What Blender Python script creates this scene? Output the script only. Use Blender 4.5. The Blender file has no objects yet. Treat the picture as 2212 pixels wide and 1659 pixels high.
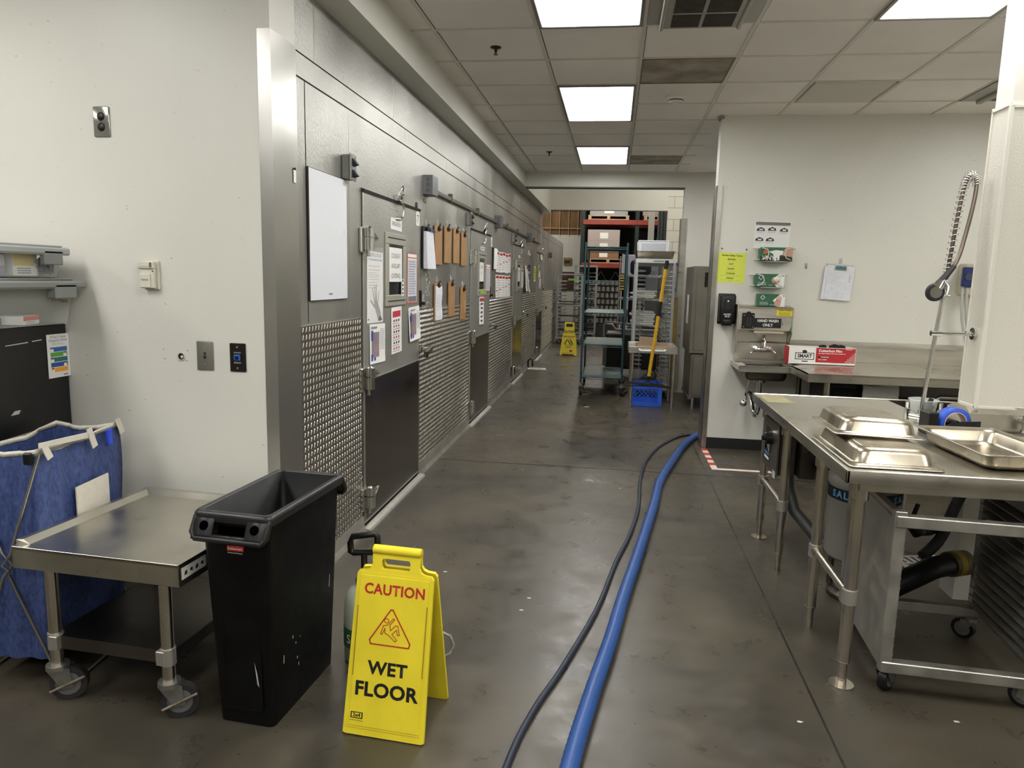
import bpy, bmesh, math, random
from mathutils import Matrix, Vector, Euler
random.seed(7)
PI = math.pi
SC = bpy.context.scene
COL = SC.collection

# ---------------------------------------------------------------- camera
cd = bpy.data.cameras.new('camera'); cam = bpy.data.objects.new('camera', cd); COL.objects.link(cam)
cd.sensor_width = 36.0; cd.lens = 1540.0 / 2212.0 * 36.0; cd.clip_start = 0.05; cd.clip_end = 100
def _cam():
    W, H, f = 2212.0, 1659.0, 1540.0
    y = Vector((1329 - W/2, 606 - H/2, f)).normalized()
    x = -Vector((-9800 - W/2, 332 - H/2, f)).normalized()
    x = (x - y * x.dot(y)).normalized()
    z = x.cross(y)
    # rows of the world->camera matrix are the camera axes in world coordinates
    right = Vector((x[0], y[0], z[0])); down = Vector((x[1], y[1], z[1])); fwd = Vector((x[2], y[2], z[2]))
    m = Matrix((right, -down, -fwd)).transposed().to_4x4()
    m.translation = Vector((0, 0, 1.5))
    return m
cam.matrix_world = _cam()
SC.camera = cam

# ---------------------------------------------------------------- world and exposure
w = bpy.data.worlds.new('world'); SC.world = w; w.use_nodes = True
w.node_tree.nodes['Background'].inputs[0].default_value = (0.9, 0.95, 1.0, 1)
w.node_tree.nodes['Background'].inputs[1].default_value = 0.15
SC.view_settings.view_transform = 'Standard'; SC.view_settings.look = 'None'
SC.view_settings.gamma = 1; SC.view_settings.use_curve_mapping = False
SC.view_settings.exposure = 1.02
LAMP = 9.0           # radiance of the fluorescent diffusers
CEIL = 2.93
LIGHTS = [(-0.203, 3.11), (-0.203, 5.55), (-0.203, 7.99), (-0.203, 0.67), (-0.203, -1.77),
          (1.61, 3.11), (1.61, 0.67), (1.61, -1.77), (3.4, 0.67), (3.4, 4.3), (2.6, 7.99), (-2.63, 0.67), (-2.63, -1.77), (-4.4, 0.67)]  # alcove troffer behind the right wall is added to brighten the cooler's reflections

# ---------------------------------------------------------------- materials
def lin(c):
    r = []
    for v in c:
        v /= 255.0
        r.append(v / 12.92 if v <= 0.04045 else ((v + 0.055) / 1.055) ** 2.4)
    return tuple(r)
MATS = {}
def mat(name, rgb=(128, 128, 128), rough=0.5, metal=0.0, var=0.0, scale=4.0, bump=0.0, bscale=60.0, alpha=1.0,
        trans=0.0, emit=0.0, rvar=0.0, stretch=None, coat=0.0, ior=1.45, bump2=0.0, b2scale=3.0, spec=0.5):
    if name in MATS: return MATS[name]
    m = bpy.data.materials.new(name); m.use_nodes = True
    nt = m.node_tree; b = nt.nodes['Principled BSDF']
    c = lin(rgb)
    b.inputs['Base Color'].default_value = (*c, 1)
    b.inputs['Roughness'].default_value = rough
    b.inputs['Metallic'].default_value = metal
    b.inputs['Alpha'].default_value = alpha
    b.inputs['Transmission Weight'].default_value = trans
    b.inputs['IOR'].default_value = ior
    b.inputs['Coat Weight'].default_value = coat
    b.inputs['Specular IOR Level'].default_value = spec
    if emit:
        b.inputs['Emission Color'].default_value = (*c, 1); b.inputs['Emission Strength'].default_value = emit
    if var or bump or rvar or bump2:
        tc = nt.nodes.new('ShaderNodeTexCoord'); mp = nt.nodes.new('ShaderNodeMapping')
        nt.links.new(tc.outputs['Object'], mp.inputs[0])
        if stretch: mp.inputs['Scale'].default_value = stretch
        n = nt.nodes.new('ShaderNodeTexNoise'); n.inputs['Scale'].default_value = scale; n.inputs['Detail'].default_value = 6
        nt.links.new(mp.outputs[0], n.inputs['Vector'])
        if var:
            r = nt.nodes.new('ShaderNodeValToRGB')
            r.color_ramp.elements[0].position = 0.3; r.color_ramp.elements[1].position = 0.7
            r.color_ramp.elements[0].color = (*[max(0, v * (1 - var)) for v in c], 1)
            r.color_ramp.elements[1].color = (*[min(1, v * (1 + var)) for v in c], 1)
            nt.links.new(n.outputs[0], r.inputs[0]); nt.links.new(r.outputs[0], b.inputs['Base Color'])
        if rvar:
            mr = nt.nodes.new('ShaderNodeMapRange'); mr.inputs[1].default_value = 0.3; mr.inputs[2].default_value = 0.7
            mr.inputs[3].default_value = max(0.02, rough - rvar); mr.inputs[4].default_value = min(1, rough + rvar)
            nt.links.new(n.outputs[0], mr.inputs[0]); nt.links.new(mr.outputs[0], b.inputs['Roughness'])
        last = None
        if bump:
            n2 = nt.nodes.new('ShaderNodeTexNoise'); n2.inputs['Scale'].default_value = bscale; n2.inputs['Detail'].default_value = 2
            nt.links.new(mp.outputs[0], n2.inputs['Vector'])
            bp = nt.nodes.new('ShaderNodeBump'); bp.inputs['Strength'].default_value = bump; bp.inputs['Distance'].default_value = 0.004
            nt.links.new(n2.outputs[0], bp.inputs['Height']); last = bp
        if bump2:
            n3 = nt.nodes.new('ShaderNodeTexNoise'); n3.inputs['Scale'].default_value = b2scale; n3.inputs['Detail'].default_value = 1
            nt.links.new(tc.outputs['Object'], n3.inputs['Vector'])
            bp = nt.nodes.new('ShaderNodeBump'); bp.inputs['Strength'].default_value = bump2; bp.inputs['Distance'].default_value = 0.05
            nt.links.new(n3.outputs[0], bp.inputs['Height'])
            if last: nt.links.new(last.outputs[0], bp.inputs['Normal'])
            last = bp
        if last: nt.links.new(last.outputs[0], b.inputs['Normal'])
    MATS[name] = m
    return m
def col(r, g, b, rough=0.6, **k): return mat('paint_%d_%d_%d_%d' % (r, g, b, int(rough * 100)), (r, g, b), rough, **k)

STEEL = mat('brushed_steel', (196, 192, 183), 0.34, 1.0, var=0.12, scale=3, rvar=0.08, bump=0.05, bscale=150, stretch=(1, 1, 6))
STEELTOP = mat('worn_steel_top', (198, 194, 182), 0.32, 1.0, var=0.1, scale=5, rvar=0.07)
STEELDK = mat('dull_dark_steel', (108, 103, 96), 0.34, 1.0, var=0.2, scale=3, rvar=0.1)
TUBE = mat('steel_tube', (200, 192, 178), 0.26, 1.0, var=0.1, scale=8)
CHROME = mat('chrome', (215, 215, 212), 0.09, 1.0)
GALV = mat('cast_zinc', (150, 147, 140), 0.45, 0.9, var=0.2, scale=25)
ALU = mat('worn_aluminium', (170, 167, 158), 0.42, 0.85, var=0.15, scale=14, rvar=0.1)
STUCCO = mat('embossed_panel', (176, 175, 169), 0.4, 0.88, var=0.1, scale=2.2, bump=0.55, bscale=130, bump2=0.22, b2scale=1.7, rvar=0.09, stretch=(1, 1, 0.45))
STUCCOD = mat('embossed_door_panel', (180, 179, 172), 0.42, 0.8, var=0.08, scale=3, bump=0.6, bscale=120, rvar=0.05)
LUG = mat('lit_lug', (232, 228, 220), 0.22, 0.9)  # for one lug slant only: the light it catches is put into the colour
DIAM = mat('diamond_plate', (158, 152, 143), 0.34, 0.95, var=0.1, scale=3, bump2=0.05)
KICK = mat('door_kick_steel', (112, 104, 97), 0.2, 0.95, var=0.15, scale=3, rvar=0.07)
BLACK = mat('black_plastic', (12, 12, 12), 0.42, var=0.2, scale=20)
BLACKM = mat('black_painted_metal', (20, 20, 21), 0.4, var=0.15, scale=15)
RUBBER = mat('dark_rubber', (38, 38, 38), 0.7)
GREYRUB = mat('grey_rubber', (96, 96, 93), 0.6)
DARK = mat('dark_gap', (12, 12, 12), 0.9)
WHITE = mat('white_paper', (225, 224, 220), 0.7)
WPLAS = mat('white_plastic', (222, 220, 212), 0.45)
GREYP = mat('grey_plastic', (128, 128, 124), 0.5)
YELLOW = mat('sign_yellow', (226, 206, 46), 0.4, var=0.07, scale=9)
INK = mat('black_ink', (18, 18, 18), 0.6)
GREYINK = mat('grey_ink', (120, 120, 122), 0.7)
RED = mat('red_ink', (178, 42, 32), 0.6)
MASON = mat('hardboard', (158, 120, 80), 0.6, var=0.12, scale=12)
CARD = mat('cardboard', (150, 118, 84), 0.8, var=0.12, scale=8)
CLEAR = mat('cloudy_clear_plastic', (225, 228, 222), 0.3, alpha=0.24)
GLASSY = mat('dark_glass', (20, 22, 24), 0.06, spec=0.8)

# ---------------------------------------------------------------- mesh builder
class MB:
    def __init__(s): s.v = []; s.f = []; s.m = []; s.s = []
    def add(s, verts, faces, m=0, smooth=False):
        o = len(s.v); s.v += [Vector(p) for p in verts]
        for f in faces: s.f.append([o + i for i in f]); s.m.append(m); s.s.append(smooth)
        return s
    def box(s, x0, x1, y0, y1, z0, z1, bev=0.0, m=0, seg=1):
        if x0 > x1: x0, x1 = x1, x0
        if y0 > y1: y0, y1 = y1, y0
        if z0 > z1: z0, z1 = z1, z0
        if bev <= 0:
            v = [(x, y, z) for z in (z0, z1) for y in (y0, y1) for x in (x0, x1)]
            return s.add(v, [(0, 2, 3, 1), (4, 5, 7, 6), (0, 1, 5, 4), (2, 6, 7, 3), (0, 4, 6, 2), (1, 3, 7, 5)], m)
        bm = bmesh.new(); bmesh.ops.create_cube(bm, size=1)
        for v in bm.verts: v.co = Vector(((x0 + x1) / 2 + v.co.x * (x1 - x0), (y0 + y1) / 2 + v.co.y * (y1 - y0), (z0 + z1) / 2 + v.co.z * (z1 - z0)))
        bmesh.ops.bevel(bm, geom=bm.edges[:], offset=bev, segments=seg, affect='EDGES', profile=0.5)
        bm.verts.index_update()
        s.add([v.co.copy() for v in bm.verts], [[v.index for v in f.verts] for f in bm.faces], m, seg > 1)
        bm.free(); return s
    def cyl(s, p0, p1, r0, r1=None, n=14, m=0, caps=True, smooth=True):
        p0 = Vector(p0); p1 = Vector(p1); r1 = r0 if r1 is None else r1
        d = (p1 - p0).normalized(); a = d.orthogonal().normalized(); b = d.cross(a)
        v = []
        for p, r in ((p0, r0), (p1, r1)):
            for i in range(n):
                t = 2 * PI * i / n; v.append(p + a * math.cos(t) * r + b * math.sin(t) * r)
        s.add(v, [(i, (i + 1) % n, n + (i + 1) % n, n + i) for i in range(n)], m, smooth)
        if caps:
            s.add(v[:n], [list(range(n))[::-1]], m); s.add(v[n:], [list(range(n))], m)
        return s
    def tube(s, pts, r, n=8, m=0, closed=False, caps=True, rf=None):
        P = [Vector(p) for p in pts]; N = len(P)
        a = None; rings = []
        for i in range(N):
            if closed: d = (P[(i + 1) % N] - P[i - 1]).normalized()
            else: d = (P[min(i + 1, N - 1)] - P[max(i - 1, 0)]).normalized()
            if a is None: a = d.orthogonal().normalized()
            else:
                a = a - d * a.dot(d)
                a = a.normalized() if a.length > 1e-6 else d.orthogonal().normalized()
            b = d.cross(a); rr = rf(i) if rf else r
            rings.append([P[i] + a * math.cos(2 * PI * k / n) * rr + b * math.sin(2 * PI * k / n) * rr for k in range(n)])
        v = [q for g in rings for q in g]; F = []
        for i in range(N if closed else N - 1):
            j = (i + 1) % N
            for k in range(n): F.append((i * n + k, i * n + (k + 1) % n, j * n + (k + 1) % n, j * n + k))
        s.add(v, F, m, True)
        if caps and not closed: s.add(rings[0], [list(range(n))[::-1]], m); s.add(rings[-1], [list(range(n))], m)
        return s
    def prism(s, pts, vec, m=0):
        vec = Vector(vec); P = [Vector(p) for p in pts]; n = len(P)
        return s.add(P + [p + vec for p in P], [list(range(n))[::-1], list(range(n, 2 * n))] + [(i, (i + 1) % n, n + (i + 1) % n, n + i) for i in range(n)], m)
    def quad(s, a, b, c, d, m=0): return s.add([a, b, c, d], [(0, 1, 2, 3)], m)
    def lathe(s, c, prof, n=20, m=0, axis='z'):
        c = Vector(c); v = []
        for r, h in prof:
            for k in range(n):
                t = 2 * PI * k / n; x, y = r * math.cos(t), r * math.sin(t)
                v.append(c + Vector({'z': (x, y, h), 'y': (x, h, y), 'x': (h, x, y)}[axis]))
        F = [(i * n + k, i * n + (k + 1) % n, (i + 1) * n + (k + 1) % n, (i + 1) * n + k) for i in range(len(prof) - 1) for k in range(n)]
        return s.add(v, F, m, True)
    def ring(s, c, R, r, axis='z', n=20, k=8, m=0, a0=0, a1=2 * PI):
        c = Vector(c); full = abs(a1 - a0 - 2 * PI) < 1e-4
        pts = []
        for i in range(n if full else n + 1):
            t = a0 + (a1 - a0) * i / n; x, y = R * math.cos(t), R * math.sin(t)
            pts.append(c + Vector({'z': (x, y, 0), 'y': (x, 0, y), 'x': (0, x, y)}[axis]))
        return s.tube(pts, r, k, m, closed=full)
    def rect(s, x0, x1, z0, z1, m=0, y=-0.0012):   # flat printed patch facing -y
        return s.quad((x0, y, z0), (x1, y, z0), (x1, y, z1), (x0, y, z1), m)
    def xf(s, M, a=0):
        for i in range(a, len(s.v)): s.v[i] = M @ s.v[i]
        return s
    def build(s, name, mats, parent=None, loc=None, rz=0.0, rot=None):
        me = bpy.data.meshes.new(name); me.from_pydata([tuple(v) for v in s.v], [], s.f)
        if not isinstance(mats, (list, tuple)): mats = [mats]
        for q in mats: me.materials.append(q)
        me.polygons.foreach_set('material_index', s.m); me.polygons.foreach_set('use_smooth', s.s); me.update()
        o = bpy.data.objects.new(name, me); COL.objects.link(o)
        if parent: o.parent = parent
        if loc: o.location = loc
        if rot: o.rotation_euler = rot
        elif rz: o.rotation_euler = (0, 0, rz)
        return o
def tag(o, label, cat, group=None):
    o['label'] = label; o['category'] = cat
    if group: o['group'] = group
    return o
def T(name, label, cat, loc=(0, 0, 0), rz=0.0, group=None, rot=None):
    o = bpy.data.objects.new(name, None); COL.objects.link(o); o.empty_display_size = 0.05
    o.location = loc; o.rotation_euler = rot if rot else (0, 0, rz)
    return tag(o, label, cat, group)
def S(o): o['kind'] = 'structure'; return o
def SE(name, loc=(0, 0, 0), rz=0.0):
    o = bpy.data.objects.new(name, None); COL.objects.link(o); o.location = loc; o.rotation_euler = (0, 0, rz); return S(o)
def copy_tree(o, loc, rz=None, label=None, parent=None):
    c = o.copy(); COL.objects.link(c)
    if parent is None:
        c.location = loc
        if rz is not None: c.rotation_euler = (0, 0, rz)
        if label: c['label'] = label
    else: c.parent = parent
    for ch in [k for k in bpy.data.objects if k.parent == o]: copy_tree(ch, None, parent=c)
    return c
def text(s, size, parent, m, loc=(0, 0, 0), bold=0.0, align='CENTER', rot=(PI / 2, 0, 0), sx=1.0, depth=0.0, name='lettering', space=1.0, line=1.0, shear=0.0):
    cu = bpy.data.curves.new('t', 'FONT'); cu.body = s; cu.size = size; cu.align_x = align; cu.align_y = 'CENTER'
    cu.offset = bold * size; cu.extrude = depth; cu.space_character = space; cu.space_line = line; cu.resolution_u = 3; cu.shear = shear
    o = bpy.data.objects.new('t', cu)
    me = bpy.data.meshes.new_from_object(o)
    M = Matrix.Translation(Vector(loc)) @ Matrix.LocRotScale(None, Euler(rot), Vector((sx, 1, 1)))
    me.transform(M); me.materials.clear(); me.materials.append(m); me.name = name
    bpy.data.objects.remove(o); bpy.data.curves.remove(cu)
    t = bpy.data.objects.new(name, me); COL.objects.link(t)
    if parent: t.parent = parent
    return t
def scribble(P, x0, x1, z0, z1, n, m=0, th=0.28, y=-0.0014, ragged=0.3):
    for i in range(n):                      # lines of small print
        z = z1 - (z1 - z0) * (i + 0.5) / n; h = (z1 - z0) / n * th / 2; x = x0
        end = x1 - (x1 - x0) * ragged * random.random()
        while x < end:
            wd = min(end - x, (x1 - x0) * (0.06 + 0.12 * random.random())); P.rect(x, x + wd, z - h, z + h, m, y); x += wd + (x1 - x0) * 0.025
def sheet(name, w, h, loc, rz, label, cat, m=WHITE, curl=0.0, tilt=0.0, group=None, th=0.0008):
    # a sheet hanging on a wall: local x right, z up, -y towards the viewer; origin at its centre
    b = MB(); n = 6; f = []; V = []
    for s_ in (0, 1):
        for i in range(n + 1):
            t = i / n; y = -0.0003 - (0 if s_ else th) - curl * (math.sin(PI * t) ** 2 * 0.3 + (1 - t) ** 3)
            for x in (-w / 2, w / 2): V.append((x, y, -h / 2 + h * t))
    k = 2 * (n + 1)
    for i in range(n):
        a = 2 * i; f.append((a, a + 1, a + 3, a + 2)); f.append((k + a, k + a + 2, k + a + 3, k + a + 1))
        f.append((a, a + 2, k + a + 2, k + a)); f.append((a + 1, k + a + 1, k + a + 3, a + 3))
    f.append((0, k, k + 1, 1)); e = 2 * n; f.append((e, e + 1, k + e + 1, k + e))
    b.add(V, f)
    o = b.build(name, m, None, loc, 0, rot=(0, tilt, rz))
    return tag(o, label, cat, group)
def caster(parent, p, r=0.05, w=0.03, steer=0.0, brake=False, rub=None, stem=0.05, hub=None):
    # p: top of the stem in parent's coordinates; wheel touches z = 0 of the parent
    rub = rub or RUBBER; hub = hub or GREYRUB
    x, y, z = p; dx, dy = math.cos(steer), math.sin(steer); off = r * 0.55
    cx, cy = x + dx * off, y + dy * off; nx, ny = -dy, dx
    b = MB(); b.cyl((x, y, z), (x, y, r * 2 + 0.004), r * 0.3, n=10); b.cyl((x, y, r * 2 + 0.012), (x, y, r * 2 - 0.004), r * 0.62, n=14)
    for sgn in (-1, 1):
        ox, oy = nx * sgn * w * 0.75, ny * sgn * w * 0.75
        pts = [(x - dx * r * 0.5 + ox, y - dy * r * 0.5 + oy, 2 * r), (x + dx * r * 0.7 + ox, y + dy * r * 0.7 + oy, 2 * r),
               (cx + dx * r * 0.3 + ox, cy + dy * r * 0.3 + oy, r * 0.85), (cx - dx * r * 0.25 + ox, cy - dy * r * 0.25 + oy, r * 0.75)]
        b.prism(pts, (nx * 0.003 * sgn, ny * 0.003 * sgn, 0))
    b.cyl((cx - nx * w * 0.9, cy - ny * w * 0.9, r), (cx + nx * w * 0.9, cy + ny * w * 0.9, r), r * 0.14, n=8)
    c = b.build('caster', GALV, parent)
    wb = MB(); h = w / 2; A = Vector((nx, ny, 0)); c0 = Vector((cx, cy, r))
    wb.cyl(c0 - A * h, c0 + A * h, r, n=22); wb.cyl(c0 - A * h * 1.12, c0 + A * h * 1.12, r * 0.68, n=18, m=1)
    wb.build('wheel', [rub, hub], c)
    if brake:
        q = MB(); t = Vector((dx, dy, 0))
        q.cyl(c0 - A * h * 1.7 - t * r * 0.9 + Vector((0, 0, -r * 0.35)), c0 - A * h * 1.7 + t * r * 0.95 + Vector((0, 0, r * 0.45)), 0.0055, n=6)
        q.build('brake_lever', mat('rusty_steel', (128, 116, 102), 0.5, 0.7, var=0.3, scale=40), c)
    return c
def smooth_path(P, k=6):
    P = [Vector(p) for p in P]; out = []
    for i in range(len(P) - 1):
        a, b_, c, d = P[max(i - 1, 0)], P[i], P[i + 1], P[min(i + 2, len(P) - 1)]
        for j in range(k):
            u = j / k; out.append(0.5 * ((2 * b_) + (c - a) * u + (2 * a - 5 * b_ + 4 * c - d) * u * u + (3 * b_ - a - 3 * c + d) * u ** 3))
    return out + [P[-1]]
# ================================================================ THE SETTING
def floor_mat():
    m = bpy.data.materials.new('stained_concrete'); m.use_nodes = True; nt = m.node_tree; b = nt.nodes['Principled BSDF']
    N = nt.nodes.new; L = nt.links.new
    tc = N('ShaderNodeTexCoord')
    def noise(sc, det=6, dist=0.0, rough=0.55):
        n = N('ShaderNodeTexNoise'); n.inputs['Scale'].default_value = sc; n.inputs['Detail'].default_value = det
        n.inputs['Distortion'].default_value = dist; n.inputs['Roughness'].default_value = rough
        L(tc.outputs['Object'], n.inputs['Vector']); return n
    n1 = noise(0.9, 8, 0.6); n2 = noise(4.5, 10, 0.0, 0.72); n3 = noise(60, 3)
    r1 = N('ShaderNodeValToRGB'); e = r1.color_ramp.elements
    e[0].position = 0.32; e[0].color = (*lin((50, 47, 42)), 1); e[1].position = 0.7; e[1].color = (*lin((85, 78, 65)), 1)
    L(n1.outputs[0], r1.inputs[0])
    r2 = N('ShaderNodeValToRGB'); e = r2.color_ramp.elements
    e[0].position = 0.25; e[0].color = (0.66, 0.66, 0.66, 1); e[1].position = 0.72; e[1].color = (1.12, 1.08, 1.0, 1)
    L(n2.outputs[0], r2.inputs[0])
    mx = N('ShaderNodeMix'); mx.data_type = 'RGBA'; mx.blend_type = 'MULTIPLY'; mx.inputs[0].default_value = 0.8
    L(r1.outputs[0], mx.inputs[6]); L(r2.outputs[0], mx.inputs[7])
    # pale flecks
    r3 = N('ShaderNodeValToRGB'); e = r3.color_ramp.elements; e[0].position = 0.74; e[0].color = (0, 0, 0, 1); e[1].position = 0.78; e[1].color = (1, 1, 1, 1)
    L(n3.outputs[0], r3.inputs[0])
    mf = N('ShaderNodeMix'); mf.data_type = 'RGBA'; L(r3.outputs[0], mf.inputs[0]); L(mx.outputs[2], mf.inputs[6]); mf.inputs[7].default_value = (*lin((150, 142, 128)), 1)
    # saw-cut joints: lines of constant x and y
    sp = N('ShaderNodeSeparateXYZ'); L(tc.outputs['Object'], sp.inputs[0])
    def line(out, at, wd):
        a = N('ShaderNodeMath'); a.operation = 'SUBTRACT'; L(out, a.inputs[0]); a.inputs[1].default_value = at
        c = N('ShaderNodeMath'); c.operation = 'ABSOLUTE'; L(a.outputs[0], c.inputs[0])
        d = N('ShaderNodeMath'); d.operation = 'LESS_THAN'; L(c.outputs[0], d.inputs[0]); d.inputs[1].default_value = wd; return d
    ls = [line(sp.outputs[0], 0.785, 0.0045), line(sp.outputs[1], 5.62, 0.013), line(sp.outputs[1], 10.6, 0.004), line(sp.outputs[0], -5.0, 0.003)]
    acc = ls[0]
    for q in ls[1:]:
        a = N('ShaderNodeMath'); a.operation = 'MAXIMUM'; L(acc.outputs[0], a.inputs[0]); L(q.outputs[0], a.inputs[1]); acc = a
    mj = N('ShaderNodeMix'); mj.data_type = 'RGBA'; L(acc.outputs[0], mj.inputs[0]); L(mf.outputs[2], mj.inputs[6]); mj.inputs[7].default_value = (*lin((24, 22, 20)), 1)
    L(mj.outputs[2], b.inputs['Base Color'])
    mr = N('ShaderNodeMapRange'); mr.inputs[1].default_value = 0.3; mr.inputs[2].default_value = 0.7; mr.inputs[3].default_value = 0.2; mr.inputs[4].default_value = 0.5
    L(n2.outputs[0], mr.inputs[0]); L(mr.outputs[0], b.inputs['Roughness'])
    bp = N('ShaderNodeBump'); bp.inputs['Strength'].default_value = 0.12; bp.inputs['Distance'].default_value = 0.01; L(n2.outputs[0], bp.inputs['Height']); L(bp.outputs[0], b.inputs['Normal'])
    return m
FLO = S(MB().box(-6, 6, -4, 26, -0.12, 0).build('floor', floor_mat()))
b = MB()
for y0 in (5.62, 10.6): b.box(-1.385, 0.845, y0 - 0.005, y0 + 0.005, 0, 0.0005)
b.build('saw_cut_joint', mat('joint_dark', (26, 23, 20), 0.8, var=0.4, scale=12), FLO)
def wall_mat(name, rgb, sc=55.0):
    m = bpy.data.materials.new(name); m.use_nodes = True; nt = m.node_tree; b = nt.nodes['Principled BSDF']; N = nt.nodes.new; L = nt.links.new
    tc = N('ShaderNodeTexCoord'); n = N('ShaderNodeTexNoise'); n.inputs['Scale'].default_value = 1.3; n.inputs['Detail'].default_value = 5; L(tc.outputs['Object'], n.inputs['Vector'])
    r = N('ShaderNodeValToRGB'); e = r.color_ramp.elements; c = lin(rgb); e[0].position = 0.3; e[0].color = (*[v * 0.94 for v in c], 1); e[1].position = 0.7; e[1].color = (*c, 1)
    L(n.outputs[0], r.inputs[0])
    # small scuffs and nicks
    mp = N('ShaderNodeMapping'); mp.inputs['Scale'].default_value = (1, 1, 3.0); L(tc.outputs['Object'], mp.inputs[0])
    v = N('ShaderNodeTexNoise'); v.inputs['Scale'].default_value = 26; v.inputs['Detail'].default_value = 3; L(mp.outputs[0], v.inputs['Vector'])
    q = N('ShaderNodeValToRGB'); e = q.color_ramp.elements; e[0].position = 0.725; e[0].color = (0, 0, 0, 1); e[1].position = 0.76; e[1].color = (0.6, 0.6, 0.6, 1); L(v.outputs[0], q.inputs[0])
    mx = N('ShaderNodeMix'); mx.data_type = 'RGBA'; L(q.outputs[0], mx.inputs[0]); L(r.outputs[0], mx.inputs[6]); mx.inputs[7].default_value = (*lin((120, 112, 100)), 1)
    L(mx.outputs[2], b.inputs['Base Color']); b.inputs['Roughness'].default_value = 0.42
    n2 = N('ShaderNodeTexNoise'); n2.inputs['Scale'].default_value = sc; n2.inputs['Detail'].default_value = 3; L(tc.outputs['Object'], n2.inputs['Vector'])
    bp = N('ShaderNodeBump'); bp.inputs['Strength'].default_value = 0.06; bp.inputs['Distance'].default_value = 0.01; L(n2.outputs[0], bp.inputs['Height']); L(bp.outputs[0], b.inputs['Normal'])
    return m
WALL = wall_mat('painted_wall', (214, 212, 202))
FRP = mat('pebbled_wall_panel', (206, 202, 190), 0.35, bump=0.5, bscale=110)

# near white wall on the left, its end carries a steel corner guard
wl = MB(); wl.box(-6, -1.374, 2.777, 3.0, 0, CEIL + 0.02); WLF = S(wl.build('wall_left', WALL))
h = MB(); h.cyl((-1.805, 2.7768, 1.137), (-1.805, 2.7755, 1.137), 0.0145, n=18)
h.build('hole', DARK, WLF)
h = MB(); h.ring((-1.805, 2.776, 1.137), 0.0165, 0.003, 'y'); h.cyl((-1.801, 2.775, 1.139), (-1.797, 2.771, 1.132), 0.006, n=8); h.build('chipped_edge', col(200, 190, 175), WLF)
g = MB(); g.box(-1.426, -1.3705, 2.7735, 2.777, 0, 2.437); g.box(-1.374, -1.3705, 2.777, 3.0, 0, 2.437)
S(g.build('trim_1', mat('corner_guard_steel', (190, 188, 183), 0.3, 0.95, var=0.08, scale=2, bump2=0.06)))
S(MB().box(-6.1, -6, -4, 3, 0, CEIL).build('wall_west', WALL))
S(MB().box(-6, 4.6, -4.1, -4, 0, CEIL).build('wall_south', WALL))
S(MB().box(4.5, 4.6, -4, 14, 0, 4.3).build('wall_east', WALL))

# ceiling: tiles, T-bar grid
TILE = mat('ceiling_tile', (236, 231, 224), 0.85, var=0.07, scale=1.3, bump=0.15, bscale=180)
ce = MB()
ce.box(-6, 4.6, -4, 9.9, CEIL, CEIL + 0.1)
CE = S(ce.build('ceiling', TILE))
gx = [-0.51 + 0.61 * k for k in range(-9, 9)]; gy = [4.33 + 0.61 * k for k in range(-14, 10)]
tb = MB()
for x in gx:
    if x <= -1.27: tb.box(x - 0.012, x + 0.012, -4, 2.777, CEIL - 0.006, CEIL)
    else: tb.box(x - 0.012, x + 0.012, -4, 9.9 if x < 0.83 else 6.6, CEIL - 0.006, CEIL)
for y in gy:
    if y < 9.9: tb.box(-1.262 if y > 2.777 else -6, 4.5 if y < 6.6 else 0.845, y - 0.012, y + 0.012, CEIL - 0.005, CEIL)
tb.build('ceiling_grid', mat('grid_metal', (214, 209, 198), 0.5), CE)
gs = MB()  # shade beside the long bars, painted as thin dark strips
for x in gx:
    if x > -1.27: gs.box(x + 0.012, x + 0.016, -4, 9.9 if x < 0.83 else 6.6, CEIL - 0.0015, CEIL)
gs.build('grid_shadow_line', mat('grid_shadow_tone', (62, 58, 52), 0.9), CE)
# soffit above the cooler front and its raised continuation
so = MB(); so.box(-1.7, -1.262, 3.0, 9.9, 2.735, CEIL); so.box(-1.7, -1.262, 9.9, 13.7, 2.735, 4.3)
S(so.build('ceiling_soffit', WALL))
S(MB().box(-6, -1.7, 3.0, 14, 2.93, 3.0).build('ceiling_store', WALL))

# wall at the end of the kitchen: header and the pier on the right
hb = MB(); hb.box(-1.262, 0.856, 9.9, 10.05, 2.73, 4.3); hb.box(0.856, 4.5, 9.9, 10.05, 0, 4.3)
S(hb.build('wall_back', WALL))
g = MB(); g.box(0.835, 0.905, 9.886, 9.899, 0.04, 2.335); g.box(0.83, 0.838, 9.886, 10.1, 0.04, 2.335)
S(g.build('trim_2', STEEL))
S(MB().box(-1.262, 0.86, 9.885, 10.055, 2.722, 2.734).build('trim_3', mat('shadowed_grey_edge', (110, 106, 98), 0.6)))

# block wall with the opening to the warehouse
def block_mat():
    m = bpy.data.materials.new('painted_block'); m.use_nodes = True; nt = m.node_tree; b = nt.nodes['Principled BSDF']; N = nt.nodes.new; L = nt.links.new
    tc = N('ShaderNodeTexCoord'); sp = N('ShaderNodeSeparateXYZ'); cb = N('ShaderNodeCombineXYZ'); L(tc.outputs['Object'], sp.inputs[0]); L(sp.outputs[0], cb.inputs[0]); L(sp.outputs[2], cb.inputs[1])
    br = N('ShaderNodeTexBrick'); L(cb.outputs[0], br.inputs['Vector']); br.inputs['Scale'].default_value = 1
    br.inputs['Brick Width'].default_value = 0.406; br.inputs['Row Height'].default_value = 0.203; br.inputs['Mortar Size'].default_value = 0.006
    br.inputs['Color1'].default_value = (*lin((214, 211, 198)), 1); br.inputs['Color2'].default_value = (*lin((206, 203, 190)), 1); br.inputs['Mortar'].default_value = (*lin((160, 157, 146)), 1)
    L(br.outputs[0], b.inputs['Base Color']); b.inputs['Roughness'].default_value = 0.5
    return m
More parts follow.
